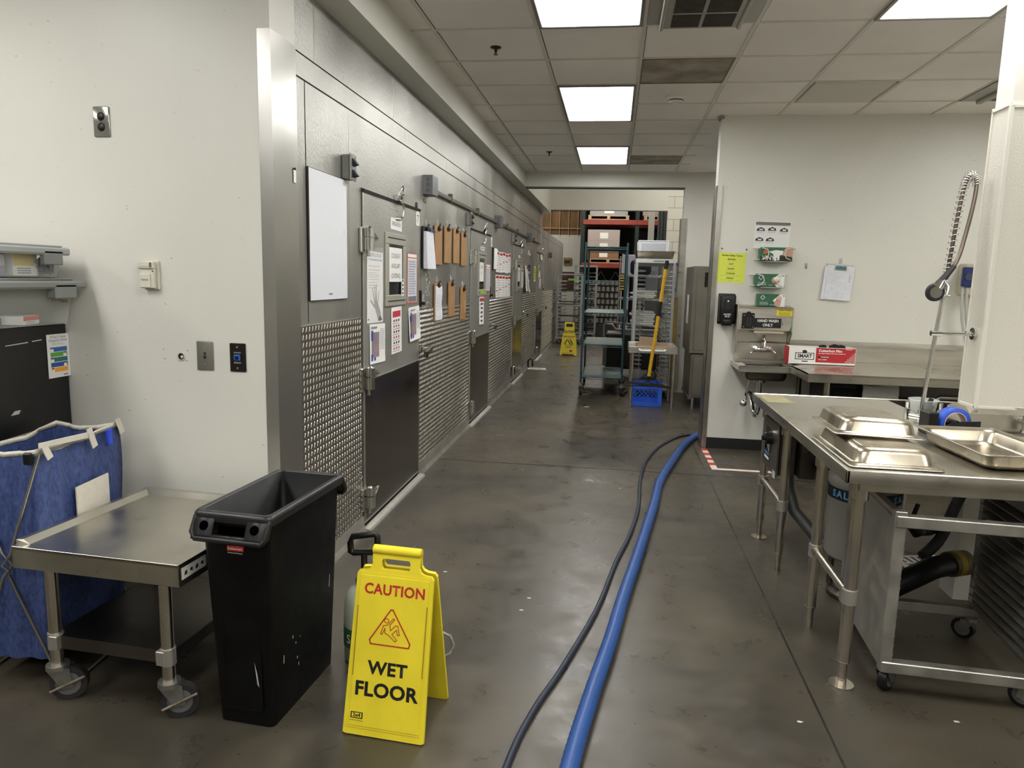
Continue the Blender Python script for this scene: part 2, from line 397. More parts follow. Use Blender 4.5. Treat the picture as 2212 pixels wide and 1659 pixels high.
bw = MB(); bw.box(-1.262, 0.9, 13.7, 13.85, 2.79, 6.4, m=1); bw.box(0.9, 4.5, 13.7, 13.85, 0, 6.4); bw.box(-6, -1.7, 13.7, 13.85, 2.5, 6.4, m=1)
bw.box(-1.7, -1.262, 13.7, 13.85, 2.735, 6.4, m=1)
S(bw.build('wall_warehouse', [block_mat(), WALL]))
S(MB().box(-1.7, 4.6, 9.9, 13.85, 4.3, 4.4).build('ceiling_passage', WALL))
# warehouse shell
S(MB().box(-6, 6, 24, 24.1, 0, 2.95).build('wall_far', WALL))
S(MB().box(-6, 6, 13.8, 24.2, 6.4, 6.5).build('ceiling_warehouse', mat('dark_deck', (60, 56, 50), 0.8)))
S(MB().box(5.9, 6, 13.8, 24.2, 0, 6.4).build('wall_warehouse_east', WALL))
S(MB().box(-6.1, -6, 3, 24.2, 0, 6.4).build('wall_warehouse_west', WALL))
ins = MB(); ins.box(-6, 6, 24.0, 24.1, 2.95, 6.4)
I_ = S(ins.build('wall_insulation', mat('brown_insulation', (128, 96, 62), 0.7, var=0.35, scale=1.6, stretch=(2.5, 1, 0.5))))
nt_ = MB()
for k in range(28): nt_.box(-4 + k * 0.3, -3.985 + k * 0.3, 23.95, 23.97, 2.95, 6)
for z in (3.15, 3.75, 4.35): nt_.box(-5, 5, 23.94, 23.96, z, z + 0.02)
nt_.build('support_wires', col(190, 170, 135, 0.4), I_)

# wall on the right side of the corridor
wr = MB(); wr.box(0.848, 4.5, 6.6, 6.75, 0, CEIL); wr.box(0.85, 4.5, 6.75, 6.76, 0, CEIL)
S(wr.build('wall_right', WALL))
g = MB(); g.box(0.842, 0.892, 6.592, 6.5995, 0, 2.34); g.box(0.838, 0.8475, 6.592, 6.76, 0, 2.34); S(g.build('trim_4', mat('jamb_steel', (150, 146, 138), 0.32, 0.95, var=0.15, scale=6)))
wp = MB(); wp.box(0.853, 0.888, 6.588, 6.5925, 2.28, 2.345); wp.build('filler', col(214, 208, 192), bpy.data.objects['trim_4'])
S(MB().box(0.892, 4.5, 6.588, 6.5995, 0.0, 0.1).build('baseboard_right', mat('black_cove_base', (26, 27, 26), 0.5)))
ca = MB(); ca.box(0.83, 0.87, 6.58, 6.7, CEIL - 0.03, CEIL - 0.012, 0.004); tag(ca.build('ceiling_hook', GREYP), 'small grey bracket at the ceiling above the end of the right wall', 'bracket')

# short wing wall behind the dish table, clad in pebbled panels
ww = MB(); ww.box(1.70, 4.5, 3.57, 3.72, 0, CEIL); WW = S(ww.build('wall_wing', mat('wing_paint', (208, 204, 194), 0.45, bump=0.05)))
pn = MB(); pn.box(1.694, 1.70, 3.57, 3.72, 0.96, 2.31, m=0); pn.box(1.70, 4.5, 3.564, 3.57, 0.96, 2.3, m=0)
pn.build('wall_panel', FRP, WW)
tr = MB()
tr.box(1.688, 1.70, 3.712, 3.724, 0.95, 2.325, 0.002); tr.box(1.688, 1.706, 3.558, 3.574, 0.95, 2.31, 0.002)
tr.box(1.688, 1.70, 3.56, 3.72, 2.305, 2.322, 0.002); tr.box(1.70, 4.5, 3.558, 3.57, 2.295, 2.31, 0.002)
tr.box(1.688, 1.70, 3.56, 3.72, 0.946, 0.962, 0.002); tr.box(1.70, 4.5, 3.558, 3.57, 0.946, 0.962, 0.002)
tr.build('panel_trim', col(214, 210, 198, 0.35), WW)

# ---------------------------------------------------------------- lights in the ceiling
def troffer(i, x, y, label):
    t = T('ceiling_light', label, 'ceiling light', (x, y + 0.61, CEIL), group='fluorescent ceiling troffers')
    b = MB()
    for a in ((-0.295, 0.295, -0.6, -0.572), (-0.295, 0.295, 0.572, 0.6), (-0.295, -0.272, -0.572, 0.572), (0.272, 0.295, -0.572, 0.572)):
        b.box(a[0], a[1], a[2], a[3], -0.016, -0.0005, 0.003)
    b.box(-0.29, 0.29, -0.595, 0.595, -0.004, -0.0005)
    b.build('frame', mat('troffer_frame', (140, 138, 134), 0.35, 0.5), t)
    MB().box(-0.272, 0.272, -0.572, 0.572, -0.0075, -0.0045).build('diffuser', EM, t)
def em_mat():
    m = bpy.data.materials.new('lit_diffuser'); m.use_nodes = True; nt = m.node_tree; b = nt.nodes['Principled BSDF']; N = nt.nodes.new; L = nt.links.new
    tc = N('ShaderNodeTexCoord'); sp = N('ShaderNodeSeparateXYZ'); L(tc.outputs['Object'], sp.inputs[0])
    a = N('ShaderNodeMath'); a.operation = 'MULTIPLY'; L(sp.outputs[0], a.inputs[0]); a.inputs[1].default_value = 2 * PI / 0.27
    c = N('ShaderNodeMath'); c.operation = 'COSINE'; L(a.outputs[0], c.inputs[0])
    r = N('ShaderNodeMapRange'); r.inputs[1].default_value = -1; r.inputs[2].default_value = 1; r.inputs[3].default_value = LAMP * 1.25; r.inputs[4].default_value = LAMP * 0.75; L(c.outputs[0], r.inputs[0])
    b.inputs['Base Color'].default_value = (0.8, 0.8, 0.78, 1); b.inputs['Emission Color'].default_value = (1.0, 0.995, 0.97, 1); L(r.outputs[0], b.inputs['Emission Strength'])
    return m
EM = em_mat()
LL = {0: 'lit ceiling light cut by the top edge of the picture beside the vent', 1: 'middle lit ceiling light of the corridor row, left of the smoke detector',
      2: 'smallest lit ceiling light, at the far end of the corridor', 5: 'lit ceiling light at the top right above the dish table'}
for i, (x, y) in enumerate(LIGHTS): troffer(i, x, y, LL.get(i, 'unseen lit ceiling light, out of view'))
def far_light(x, y, z, w_, d_, label):
    t = T('ceiling_light', label, 'ceiling light', (x, y, z))
    MB().box(-w_ / 2, w_ / 2, -d_ / 2, d_ / 2, 0, 0.06, 0.01).build('frame', GREYP, t)
    MB().box(-w_ / 2 + 0.02, w_ / 2 - 0.02, -d_ / 2 + 0.02, d_ / 2 - 0.02, -0.012, -0.001).build('diffuser', mat('lit_tube', (255, 250, 240), 0.5, emit=17), t)
far_light(1.2, 11.8, 4.2, 0.6, 1.2, 'lit ceiling light in the passage before the warehouse')
far_light(-0.4, 18.6, 3.9, 0.5, 1.2, 'lit strip light hanging in the warehouse above the pallets')
far_light(-0.4, 15.5, 5.4, 0.6, 2.0, 'high lit strip light just inside the warehouse')
far_light(2.6, 17.5, 5.4, 0.6, 2.0, 'high lit strip light to the right in the warehouse')
far_light(-3.2, 21.6, 5.4, 0.6, 2.0, 'high lit strip light over the far warehouse wall')

# ceiling vent, return grilles, hatch, detector, sprinklers
t = T('ceiling_vent', 'square white supply vent with four openings, two of them dark, beside the first corridor light', 'vent', (0.405, 4.025, CEIL))
VW = mat('vent_white', (168, 165, 155), 0.4, 0.2)
b = MB(); b.box(-0.295, 0.295, -0.295, 0.295, -0.006, -0.0005); b.box(-0.22, 0.21, -0.29, 0.295, -0.03, -0.006, 0.004)
b.box(-0.225, -0.205, -0.29, 0.295, -0.042, -0.004, 0.004); b.box(0.195, 0.215, -0.29, 0.295, -0.042, -0.004, 0.004)
b.build('housing', VW, t)
for k, (a0, a1, b0, b1) in enumerate([(-0.165, -0.015, 0.08, 0.265), (0.005, 0.165, 0.08, 0.265), (-0.165, -0.015, -0.2, 0.05), (0.005, 0.165, -0.2, 0.05)]):
    MB().box(a0, a1, b0, b1, -0.0325, -0.0305).build('opening', mat('mottled_opening', (58, 52, 45), 0.8, var=0.3, scale=20), t)  # dark mottled plate set over each opening
for k, (yy, lab) in enumerate(((5.245, 'stained flat ceiling return grille between vent and smoke detector'), (8.905, 'small stained return grille at the far end of the ceiling'))):
    t = T('return_grille', lab, 'vent', (0.405, yy, CEIL), group=None)
    MB().box(-0.29, 0.29, -0.29, 0.29, -0.004, -0.0005).build('panel', mat('dust_stained_panel', (150, 140, 126), 0.8, var=0.5, scale=4.0), t)
    q = MB()
    for a in ((-0.295, 0.295, -0.295, -0.285), (-0.295, 0.295, 0.285, 0.295), (-0.295, -0.285, -0.285, 0.285), (0.285, 0.295, -0.285, 0.285)): q.box(*a, -0.008, -0.0005)
    q.build('frame', col(120, 112, 98, 0.6), t)
t = T('ceiling_hatch', 'flat access panel with narrow dark gap in the ceiling above the right wall', 'hatch', (1.61, 5.83, CEIL))
MB().box(-0.27, 0.27, -0.28, 0.28, -0.02, -0.0005, 0.004).build('panel', mat('hatch_panel', (205, 200, 188), 0.7), t)
q = MB()
for a in ((-0.295, -0.29, -0.29, 0.29), (0.29, 0.295, -0.29, 0.29)): q.box(*a, -0.003, -0.0005)
q.build('gap', DARK, t)
t = T('ceiling_vent', 'partly hidden ceiling vent at the far right behind the wing wall', 'vent', (2.83, 5.86, CEIL))
b = MB(); b.box(-0.29, 0.29, -0.3, 0.3, -0.006, -0.0005); b.box(-0.16, -0.12, -0.3, 0.3, -0.03, -0.004, 0.006); b.box(0.2, 0.24, -0.3, 0.3, -0.03, -0.004, 0.006); b.build('housing', VW, t)
MB().box(-0.06, 0.18, -0.25, 0.28, -0.009, -0.006).build('opening', mat('grey_opening', (110, 106, 98), 0.7), t)
t = T('smoke_detector', 'round white smoke detector on the ceiling past the stained grille', 'smoke detector', (0.405, 5.93, CEIL))
b = MB(); b.lathe((0, 0, 0), [(0.078, 0), (0.078, -0.006), (0.066, -0.012), (0.06, -0.02), (0.055, -0.04), (0.04, -0.048), (0.0, -0.05)], 24); b.build('body', WPLAS, t)
b = MB(); b.lathe((0, 0, 0), [(0.0575, -0.031), (0.0572, -0.035), (0.0555, -0.038)], 24); b.build('slots', INK, t)
for yy, lab in ((4.67, 'nearer small sprinkler head on the ceiling left of the corridor lights'), (8.38, 'farther small sprinkler head on the ceiling left of the corridor lights')):
    t = T('sprinkler_head', lab, 'sprinkler', (-0.807, yy, CEIL), group='ceiling sprinklers')
    b = MB(); b.lathe((0, 0, 0), [(0.036, 0), (0.034, -0.006), (0.016, -0.01), (0.008, -0.012), (0.008, -0.03), (0.0, -0.03)], 18); b.build('escutcheon', mat('sprinkler_brass', (70, 64, 55), 0.3, 0.9), t)
    b = MB(); b.cyl((0, 0, -0.042), (0, 0, -0.045), 0.014); b.cyl((-0.009, 0, -0.018), (0, 0, -0.043), 0.0025, n=6); b.cyl((0.009, 0, -0.018), (0, 0, -0.043), 0.0025, n=6); b.build('deflector', mat('sprinkler_brass', (70, 64, 55)), t)
# ================================================================ WALK-IN COOLER WALL
WX = -1.416
cw = MB()
cw.box(-2.0, WX, 3.0, 13.7, 0, 2.79); cw.box(-2.0, WX, 13.7, 19.4, 0, 2.44)
CW = S(cw.build('wall_cooler', STUCCO))
RZ = PI / 2                       # local x -> +y, local -y -> +x (out of the cooler wall)
def W(y, z, d=0.0): return (WX + d, y, z)
sm = MB()
sm.box(WX, WX + 0.0012, 3.0, 13.7, 2.452, 2.458, m=0); sm.box(WX, WX + 0.0012, 3.0, 13.7, 2.347, 2.354, m=0)
for y in (3.295, 4.495, 5.66, 6.86, 8.06, 9.26, 10.46, 11.66, 12.86): sm.box(WX, WX + 0.001, y - 0.003, y + 0.003, 2.458, 2.735, m=1)
for y in (4.737, 5.93, 7.13, 8.33, 9.53, 10.73, 11.93): sm.box(WX, WX + 0.001, y - 0.003, y + 0.003, 2.354, 2.452, m=1)
for y in (3.184, 5.19, 8.2, 11.25): sm.box(WX, WX + 0.001, y - 0.003, y + 0.003, 1.27, 2.347, m=0 if y < 4 else 1)
for y in (3.72, 6.35, 6.9, 14.4, 15.6, 16.8, 18.0): sm.box(WX, WX + 0.001, y - 0.0015, y + 0.0015, 1.27, 2.347, m=2)
sm.box(WX, WX + 0.0012, 13.7, 19.4, 2.3, 2.305, m=0)
sm.build('panel_seams', [DARK, col(200, 198, 190, 0.3, metal=0.8), col(185, 183, 176, 0.3, metal=0.8)], CW)
b = MB(); b.box(WX, WX + 0.006, 13.6, 13.699, 2.16, 2.735); b.build('end_trim', col(205, 205, 200, 0.3, metal=0.7), CW)

def diamond(y0, y1, z0, z1, name='diamond_plate'):
    t = 0.004; b = MB(); b.box(WX, WX + t, y0, y1, z0, z1)
    V = []; F = []; p = 0.0355; x0 = WX + t
    nz = int((z1 - z0) / p); ny = int((y1 - y0) / p)
    L_, w_ = 0.0145, 0.0029
    for k in (0, 1):
        a = math.radians(68) if k == 0 else math.radians(-38); L2 = L_ * (1 if k == 0 else 0.8)
        c, s_ = math.cos(a), math.sin(a)
        for i in range(ny + 1):
            for j in range(nz + 1):
                cy = y0 + (i + 0.5 + 0.5 * k) * p; cz = z0 + (j + 0.5 + 0.5 * k) * p
                if cy > y1 - 0.012 or cz > z1 - 0.012: continue
                o = len(V)
                for u, v, hh in ((-L2, 0, 0), (-L2 * .5, -w_, 0), (L2 * .5, -w_, 0), (L2, 0, 0), (L2 * .5, w_, 0), (-L2 * .5, w_, 0), (-L2 * .55, 0, .0024), (L2 * .55, 0, .0024)):
                    V.append((x0 + hh, cy + u * c - v * s_, cz + u * s_ + v * c))
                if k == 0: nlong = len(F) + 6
                F += [(o, o + 1, o + 6), (o + 1, o + 2, o + 7, o + 6), (o + 2, o + 3, o + 7), (o + 3, o + 4, o + 7), (o + 4, o + 5, o + 6, o + 7), (o + 5, o, o + 6)]
    b.add(V, F, 0)
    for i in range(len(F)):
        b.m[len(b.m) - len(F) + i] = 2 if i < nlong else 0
    # smooth edge strip on top and down the sides
    b.box(WX, WX + 0.006, y0, y1, z1 - 0.004, z1 + 0.002, m=1)
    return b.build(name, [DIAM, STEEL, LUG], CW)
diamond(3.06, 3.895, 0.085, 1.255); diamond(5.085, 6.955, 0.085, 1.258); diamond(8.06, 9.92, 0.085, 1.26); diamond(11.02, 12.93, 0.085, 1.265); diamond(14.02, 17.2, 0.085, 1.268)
# galvanised cove base and door thresholds
cb_ = MB()
for y0, y1 in ((3.0, 3.895), (5.085, 6.955), (8.06, 9.92), (11.02, 12.93), (14.02, 19.4)):
    cb_.prism([(WX, y0, 0), (WX + 0.028, y0, 0), (WX + 0.012, y0, 0.03), (WX + 0.006, y0, 0.088), (WX, y0, 0.088)], (0, y1 - y0, 0))
S(cb_.build('baseboard_cooler', mat('galvanised_base', (165, 162, 152), 0.4, 0.7, var=0.2, scale=6)))
TH = mat('threshold_plate', (196, 193, 184), 0.35, 0.6, var=0.1, scale=20)

# ---------------------------------------------------------------- hardware builders (local: x along the wall, -y out, z up)
def hinge(parent, x, z):
    b = MB(); b.box(x - 0.05, x + 0.0, -0.02, -0.0, z - 0.07, z + 0.07, 0.006)
    b.cyl((x + 0.012, -0.04, z - 0.055), (x + 0.012, -0.04, z + 0.015), 0.029, n=18); b.cyl((x + 0.012, -0.04, z + 0.02), (x + 0.012, -0.04, z + 0.068), 0.031, n=18); b.cyl((x + 0.012, -0.04, z + 0.068), (x + 0.012, -0.04, z + 0.076), 0.02, 0.012, n=14)
    b.cyl((x + 0.012, -0.034, z - 0.085), (x + 0.012, -0.034, z - 0.055), 0.01, n=10)
    b.cyl((x + 0.012, -0.034, z - 0.09), (x + 0.012, -0.034, z - 0.085), 0.012, n=10)
    o = b.build('hinge', CHROME, parent)
    s_ = MB(); s_.prism([(x + 0.02, -0.058, z + 0.062), (x + 0.13, -0.04, z + 0.045), (x + 0.2, -0.03, z + 0.026), (x + 0.2, -0.03, z + 0.01), (x + 0.13, -0.04, z + 0.002), (x + 0.02, -0.058, z + 0.004)], (0, 0.04, 0))
    s_.build('hinge_strap', CHROME, o)
    d = MB()
    for q in (0.07, 0.115, 0.155): d.cyl((x + q, -0.056 + q * .1, z + 0.028 - q * 0.05), (x + q, -0.045, z + 0.028 - q * 0.05), 0.006, n=8)
    d.build('screws', STEELDK, o)
def closer(parent, x, z, bell=False):
    b = MB(); b.box(x - 0.045, x + 0.045, -0.006, 0, z - 0.1, z + 0.0, 0.003); b.box(x - 0.03, x + 0.03, -0.03, 0, z + 0.012, z + 0.05, 0.006)
    b.tube([(x - 0.012, -0.02, z + 0.03), (x - 0.004, -0.04, z + 0.08), (x + 0.012, -0.05, z + 0.105), (x + 0.026, -0.05, z + 0.09), (x + 0.022, -0.05, z + 0.04), (x + 0.01, -0.04, z)], 0.008, 8)
    b.tube([(x + 0.0, -0.03, z + 0.02), (x + 0.05, -0.035, z + 0.01), (x + 0.07, -0.038, z - 0.03), (x + 0.06, -0.034, z - 0.08), (x + 0.03, -0.024, z - 0.1), (x - 0.03, -0.008, z - 0.1)], 0.008, 8); b.prism([(x - 0.04, -0.04, z + 0.012), (x - 0.01, -0.045, z + 0.05), (x + 0.01, -0.045, z + 0.05), (x + 0.045, -0.03, z + 0.012)], (0, 0.035, 0))
    b.cyl((x, -0.006, z - 0.05), (x, -0.012, z - 0.05), 0.006); b.cyl((x + 0.02, -0.04, z + 0.06), (x + 0.02, -0.06, z + 0.06), 0.014)
    b.build('door_closer', CHROME, parent)
def handle(parent, x, z):
    b = MB(); b.box(x + 0.02, x + 0.1, -0.035, 0, z - 0.025, z + 0.03, 0.008)
    b.box(x + 0.01, x + 0.05, -0.1, -0.03, z - 0.012, z + 0.02, 0.006)
    hd = b.build('latch', CHROME, parent); b = MB()
    b.prism([(x - 0.17, -0.125, z - 0.03), (x - 0.17, -0.105, z - 0.03), (x + 0.06, -0.075, z - 0.005), (x + 0.06, -0.105, z - 0.005)], (0, 0, 0.03))
    b.cyl((x - 0.165, -0.114, z - 0.036), (x - 0.165, -0.114, z + 0.006), 0.016)
    b.build('latch_handle', mat('dark_chrome', (120, 118, 112), 0.12, 1.0), hd)
def door(i, y0, y1, label=None, win=True, bell=False, hinge_right=False):
    w_ = y1 - y0; d = SE('door_%d' % i, (WX, y0, 0), RZ)
    MB().box(0.002, w_ - 0.002, -0.010, 0, 0.035, 1.955, 0.002).build('door_leaf', STUCCOD, d)
    g = MB()
    g.box(-0.004, 0.002, -0.0015, 0, 0.03, 1.965); g.box(w_ - 0.002, w_ + 0.004, -0.0015, 0, 0.03, 1.965)
    g.box(-0.004, w_ + 0.004, -0.0015, 0, 0.0, 0.036)
    g.build('door_gap', DARK, d)
    g = MB(); g.prism([(0, -0.022, 1.968), (0, 0, 1.975), (0, 0, 1.952), (0, -0.016, 1.952)], (w_, 0, 0)); g.build('head_gasket', mat('dark_gasket', (48, 46, 42), 0.5), d)
    MB().box(0.006, w_ - 0.006, -0.013, -0.0095, 0.05, 0.885, 0.001).build('kick_plate', KICK, d)
    g = MB(); g.box(0.004, w_ - 0.004, -0.014, -0.0095, 0.882, 0.888); g.box(0.004, 0.009, -0.0145, -0.0095, 0.05, 0.888); g.box(w_ - 0.009, w_ - 0.004, -0.0145, -0.0095, 0.05, 0.888); g.build('kick_plate_trim', STEEL, d)
    for z in ((1.69, 0.9, 0.19)): hinge(d, 0.0, z)
    handle(d, w_ - 0.02, 0.965); closer(d, w_ * 0.53, 1.955, bell)
    if win:
        xc = w_ * 0.505; f = MB()
        for a in ((xc - 0.215, xc + 0.215, 1.69, 1.76), (xc - 0.215, xc + 0.215, 1.305, 1.375), (xc - 0.215, xc - 0.155, 1.375, 1.69), (xc + 0.155, xc + 0.215, 1.375, 1.69)):
            f.box(a[0], a[1], -0.022, -0.0095, a[2], a[3], 0.003)
        fr = f.build('window_frame', mat('pale_frame', (178, 176, 164), 0.45, 0.5), d)
        f2 = MB(); f2.box(xc - 0.18, xc + 0.18, -0.025, -0.021, 1.728, 1.733); f2.box(xc - 0.18, xc + 0.18, -0.025, -0.021, 1.335, 1.34); f2.build('frame_groove', DARK, fr)
        MB().box(xc - 0.157, xc + 0.157, -0.013, -0.0097, 1.374, 1.692).build('window_glass', GLASSY, d)
    b = MB(); b.box(w_ + 0.03, w_ + 0.065, -0.012, 0, 1.275, 1.395, 0.002); b.box(w_ + 0.037, w_ + 0.058, -0.0135, -0.011, 1.3, 1.385); b.cyl((w_ + 0.055, -0.012, 1.3), (w_ + 0.055, -0.04, 1.3), 0.012)
    b.build('door_switch', mat('switch_dark', (40, 36, 34), 0.35, 0.4), d)
    b = MB(); b.prism([(-0.03, -0.055, 0.0), (-0.03, -0.05, 0.014), (-0.03, -0.012, 0.02), (-0.03, 0.0, 0.0)], (w_ + 0.06, 0, 0)); b.build('threshold', TH, d)
    return d
D1 = door(1, 3.905, 5.075); D2 = door(2, 6.965, 8.05); D3 = door(3, 9.93, 11.01, bell=True); D4 = door(4, 12.95, 14.01, win=False)

# ---------------------------------------------------------------- signs and papers on the cooler wall
def prints(o, P, mats): return P.build('print', mats, o)
o = sheet('whiteboard', 0.465, 0.605, W(3.42, 1.675, 0.006), RZ, 'blank white dry-erase board with dark edge on the cooler wall left of the nearest door', 'whiteboard', mat('whiteboard_face', (214, 216, 220), 0.22), th=0.006)
b = MB(); b.box(-0.236, 0.236, -0.0055, 0.005, -0.306, 0.306, 0.002); b.build('backing', mat('dark_brown_edge', (52, 36, 32), 0.5), o)
b = MB(); b.rect(-0.02, 0.03, -0.28, -0.272, 0, -0.0072); b.rect(0.19, 0.193, 0.02, 0.05, 0, -0.0072); b.build('faint_marks', GREYINK, o)

def sw_box(y, z, label):
    t = T('switch_box', label, 'electrical switch', W(y, z), RZ)
    b = MB(); b.box(-0.04, 0.04, -0.045, 0, -0.062, 0.062, 0.006); b.build('box', GREYP, t)
    b = MB(); b.box(-0.045, 0.045, -0.05, -0.044, -0.067, 0.067, 0.003); b.build('cover', mat('grey_cover', (112, 112, 110), 0.4), t)
    for zz in (-0.03, 0.026):
        b = MB(); b.prism([(-0.02, -0.05, zz + 0.02), (-0.02, -0.075, zz - 0.012), (-0.02, -0.05, zz - 0.02)], (0.04, 0, 0)); b.build('rocker', RUBBER, t)
    b = MB()
    for xx in (-0.03, 0.03):
        for zz in (-0.053, 0.053): b.cyl((xx, -0.05, zz), (xx, -0.052, zz), 0.004, n=8)
    b.build('screws', CHROME, t)
sw_box(3.655, 2.045, 'grey two-gang switch box above the whiteboard')
sw_box(6.77, 2.04, 'grey switch box between the tan clipboards and the second cooler door')
sw_box(9.78, 2.04, 'grey switch box on the cooler wall just before the third door')
sw_box(15.3, 2.0, 'grey switch box past the fourth and farthest cooler door')

def jbox(y, z, label, s=1.0):
    t = T('junction_box', label, 'electrical box', W(y, z), RZ, group=None)
    b = MB(); b.box(-0.06 * s, 0.1 * s, -0.075, 0, -0.065, 0.075, 0.003); b.build('box', mat('galv_box', (120, 122, 125), 0.35, 0.7), t)
    b = MB()
    for q in (-0.035, 0.008, 0.045): b.cyl((-0.0602 * s, -0.038, q), (-0.0615 * s, -0.038, q), 0.016, n=16)
    b.build('knockouts', mat('knockout', (105, 107, 110), 0.4, 0.7), t)
jbox(5.25, 2.15, 'galvanised junction box where the conduit starts, above the black clipboard')
jbox(8.42, 2.14, 'galvanised junction box on the conduit between second and third cooler doors')
jbox(11.45, 2.14, 'galvanised junction box on the conduit beyond the third cooler door')
b = MB(); b.box(5.35, 8.36, -0.028, 0, -0.012, 0.02, 0.004); b.box(8.52, 11.39, -0.028, 0, -0.012, 0.02, 0.004); b.box(11.55, 13.2, -0.028, 0, -0.012, 0.02, 0.004)
for y in (6.0, 7.2, 9.2, 10.2, 12.3): b.box(y, y + 0.03, -0.034, 0, -0.02, 0.05, 0.002)
tag(b.build('conduit', mat('conduit_steel', (112, 108, 100), 0.4, 0.8), loc=W(0, 2.135), rz=RZ), 'long horizontal steel conduit along the cooler wall above the clipboards', 'conduit')
b = MB(); b.box(-0.04, 0.04, -0.003, 0, -0.012, 0.012, m=0); b.box(-0.03, 0.03, -0.004, -0.003, -0.006, 0.006, m=1)
tag(b.build('name_plate', [STEELDK, col(150, 146, 135)], loc=W(5.245, 2.047), rz=RZ), 'tiny metal rating plate under the first junction box', 'plate')
b = MB(); b.cyl((0, 0, 0), (0, -0.006, 0), 0.024, n=20); b.cyl((0, -0.006, 0), (0, -0.008, 0), 0.018, n=20, m=1)
o = b.build('badge', [STEELDK, BLACK], loc=W(5.02, 1.99), rz=RZ); tag(o, 'small round dark badge above the tag numbered 7', 'badge'); text('K', 0.02, o, WHITE, (0, -0.0085, 0))

o = sheet('door_sign', 0.24, 0.072, W(4.515, 1.82, 0.011), RZ, 'white label reading REFRIGERATOR above the window of the nearest cooler door', 'sign', tilt=0.02)
text('REFRIGERATOR', 0.036, o, INK, (0, -0.0016, 0), sx=0.72)
for yc, nm, lab, z_ in ((5.02, '7', 'white tag with the number 7 at the top corner of the nearest cooler door', 1.905), (8.1, '8', 'white tag with the number 8 beside the second cooler door', 1.9)):
    b = MB(); b.prism([(-0.045, 0, -0.055), (0.045, 0, -0.055), (0.045, 0, 0.03), (0.0, 0, 0.06), (-0.045, 0, 0.03)], (0, -0.0015, 0))
    o = b.build('number_tag', WHITE, loc=W(yc, z_, 0.011), rz=RZ); tag(o, lab, 'tag'); text(nm, 0.075, o, INK if nm == '7' else RED, (0, -0.002, -0.01), bold=0.01)
o = sheet('window_sign', 0.27, 0.215, W(4.497, 1.565, 0.0135), RZ, 'white sheet reading COOLER AT AUXILLARY (CATERING) taped inside the nearest door window', 'sign')
for k, s_ in enumerate(('COOLER AT', 'AUXILLARY', '(CATERING)')): text(s_, 0.042, o, INK, (0, -0.0016, 0.055 - 0.063 * k), sx=0.82)
b = MB(); b.box(-0.025, 0.025, -0.001, 0, -0.055, 0.055, m=0)
for k in range(4): b.rect(-0.012, 0.012, -0.045 + k * 0.027, -0.03 + k * 0.027, 1, -0.0015)
tag(b.build('strip_label', [WHITE, INK], loc=W(4.615, 1.42, 0.0235), rz=RZ), 'narrow white label at the lower corner of the nearest cooler door window', 'label')

# glove poster with a gloved hand reaching up
o = sheet('glove_poster', 0.285, 0.415, W(4.1, 1.425, 0.011), RZ, 'tall glove-use poster with a reaching hand on the nearest cooler door', 'poster', tilt=0.01)
MB().box(-0.145, 0.145, -0.0022, -0.0017, -0.215, 0.235).build('clear_sleeve', mat('sleeve', (225, 228, 225), 0.12, alpha=0.12), o)
text('PROPER GLOVE USE', 0.03, o, col(70, 70, 75), (0, -0.0016, 0.187), sx=0.8); text('TO WASH HANDS OR CHANGE', 0.018, o, col(70, 110, 180), (0, -0.0016, 0.16), sx=0.95)
P = MB(); scribble(P, -0.12, 0.11, 0.09, 0.135, 2, 0); scribble(P, -0.12, 0.09, 0.055, 0.09, 3, 1, th=0.2); scribble(P, -0.12, 0.1, 0.02, 0.055, 2, 0, th=0.3); scribble(P, -0.12, 0.06, -0.01, 0.02, 2, 1, th=0.2)
hp = [(0.1, -0.2), (0.145, -0.2)]
P.prism([(0.05, -0.0014, -0.2), (0.11, -0.0014, -0.2), (0.1, -0.0014, -0.15), (0.075, -0.0014, -0.12), (0.04, -0.0014, -0.085), (0.0, -0.0014, -0.075), (-0.02, -0.0014, -0.09), (-0.01, -0.0014, -0.12), (0.03, -0.0014, -0.165)], (0, -0.0002, 0), 2)
for (a, c_, d_, e_, r_) in ((-0.015, -0.085, -0.05, -0.005, 0.008), (0.005, -0.08, -0.012, 0.012, 0.008), (0.022, -0.08, 0.02, 0.015, 0.0075), (0.045, -0.09, 0.065, -0.02, 0.007), (-0.01, -0.115, -0.085, -0.075, 0.009)):
    dx, dz = d_ - a, e_ - c_; l_ = math.hypot(dx, dz); nx, nz = -dz / l_ * r_, dx / l_ * r_
    P.prism([(a - nx, -0.0014, c_ - nz), (a + nx, -0.0014, c_ + nz), (d_ + nx * .6, -0.0014, e_ + nz * .6), (d_ - nx * .6, -0.0014, e_ - nz * .6)], (0, -0.0002, 0), 2)
P.rect(-0.13, -0.105, -0.19, -0.182, 3); P.rect(0.1, 0.13, -0.195, -0.187, 3)
P.prism([(0.06, -0.0015, -0.2), (0.115, -0.0015, -0.2), (0.105, -0.0015, -0.17), (0.07, -0.0015, -0.172)], (0, -0.0003, 0), 4)
prints(o, P, [col(210, 175, 175), GREYINK, mat('gloved_hand', (150, 138, 145), 0.7, var=0.15, scale=15), col(60, 70, 120), col(80, 50, 45)])

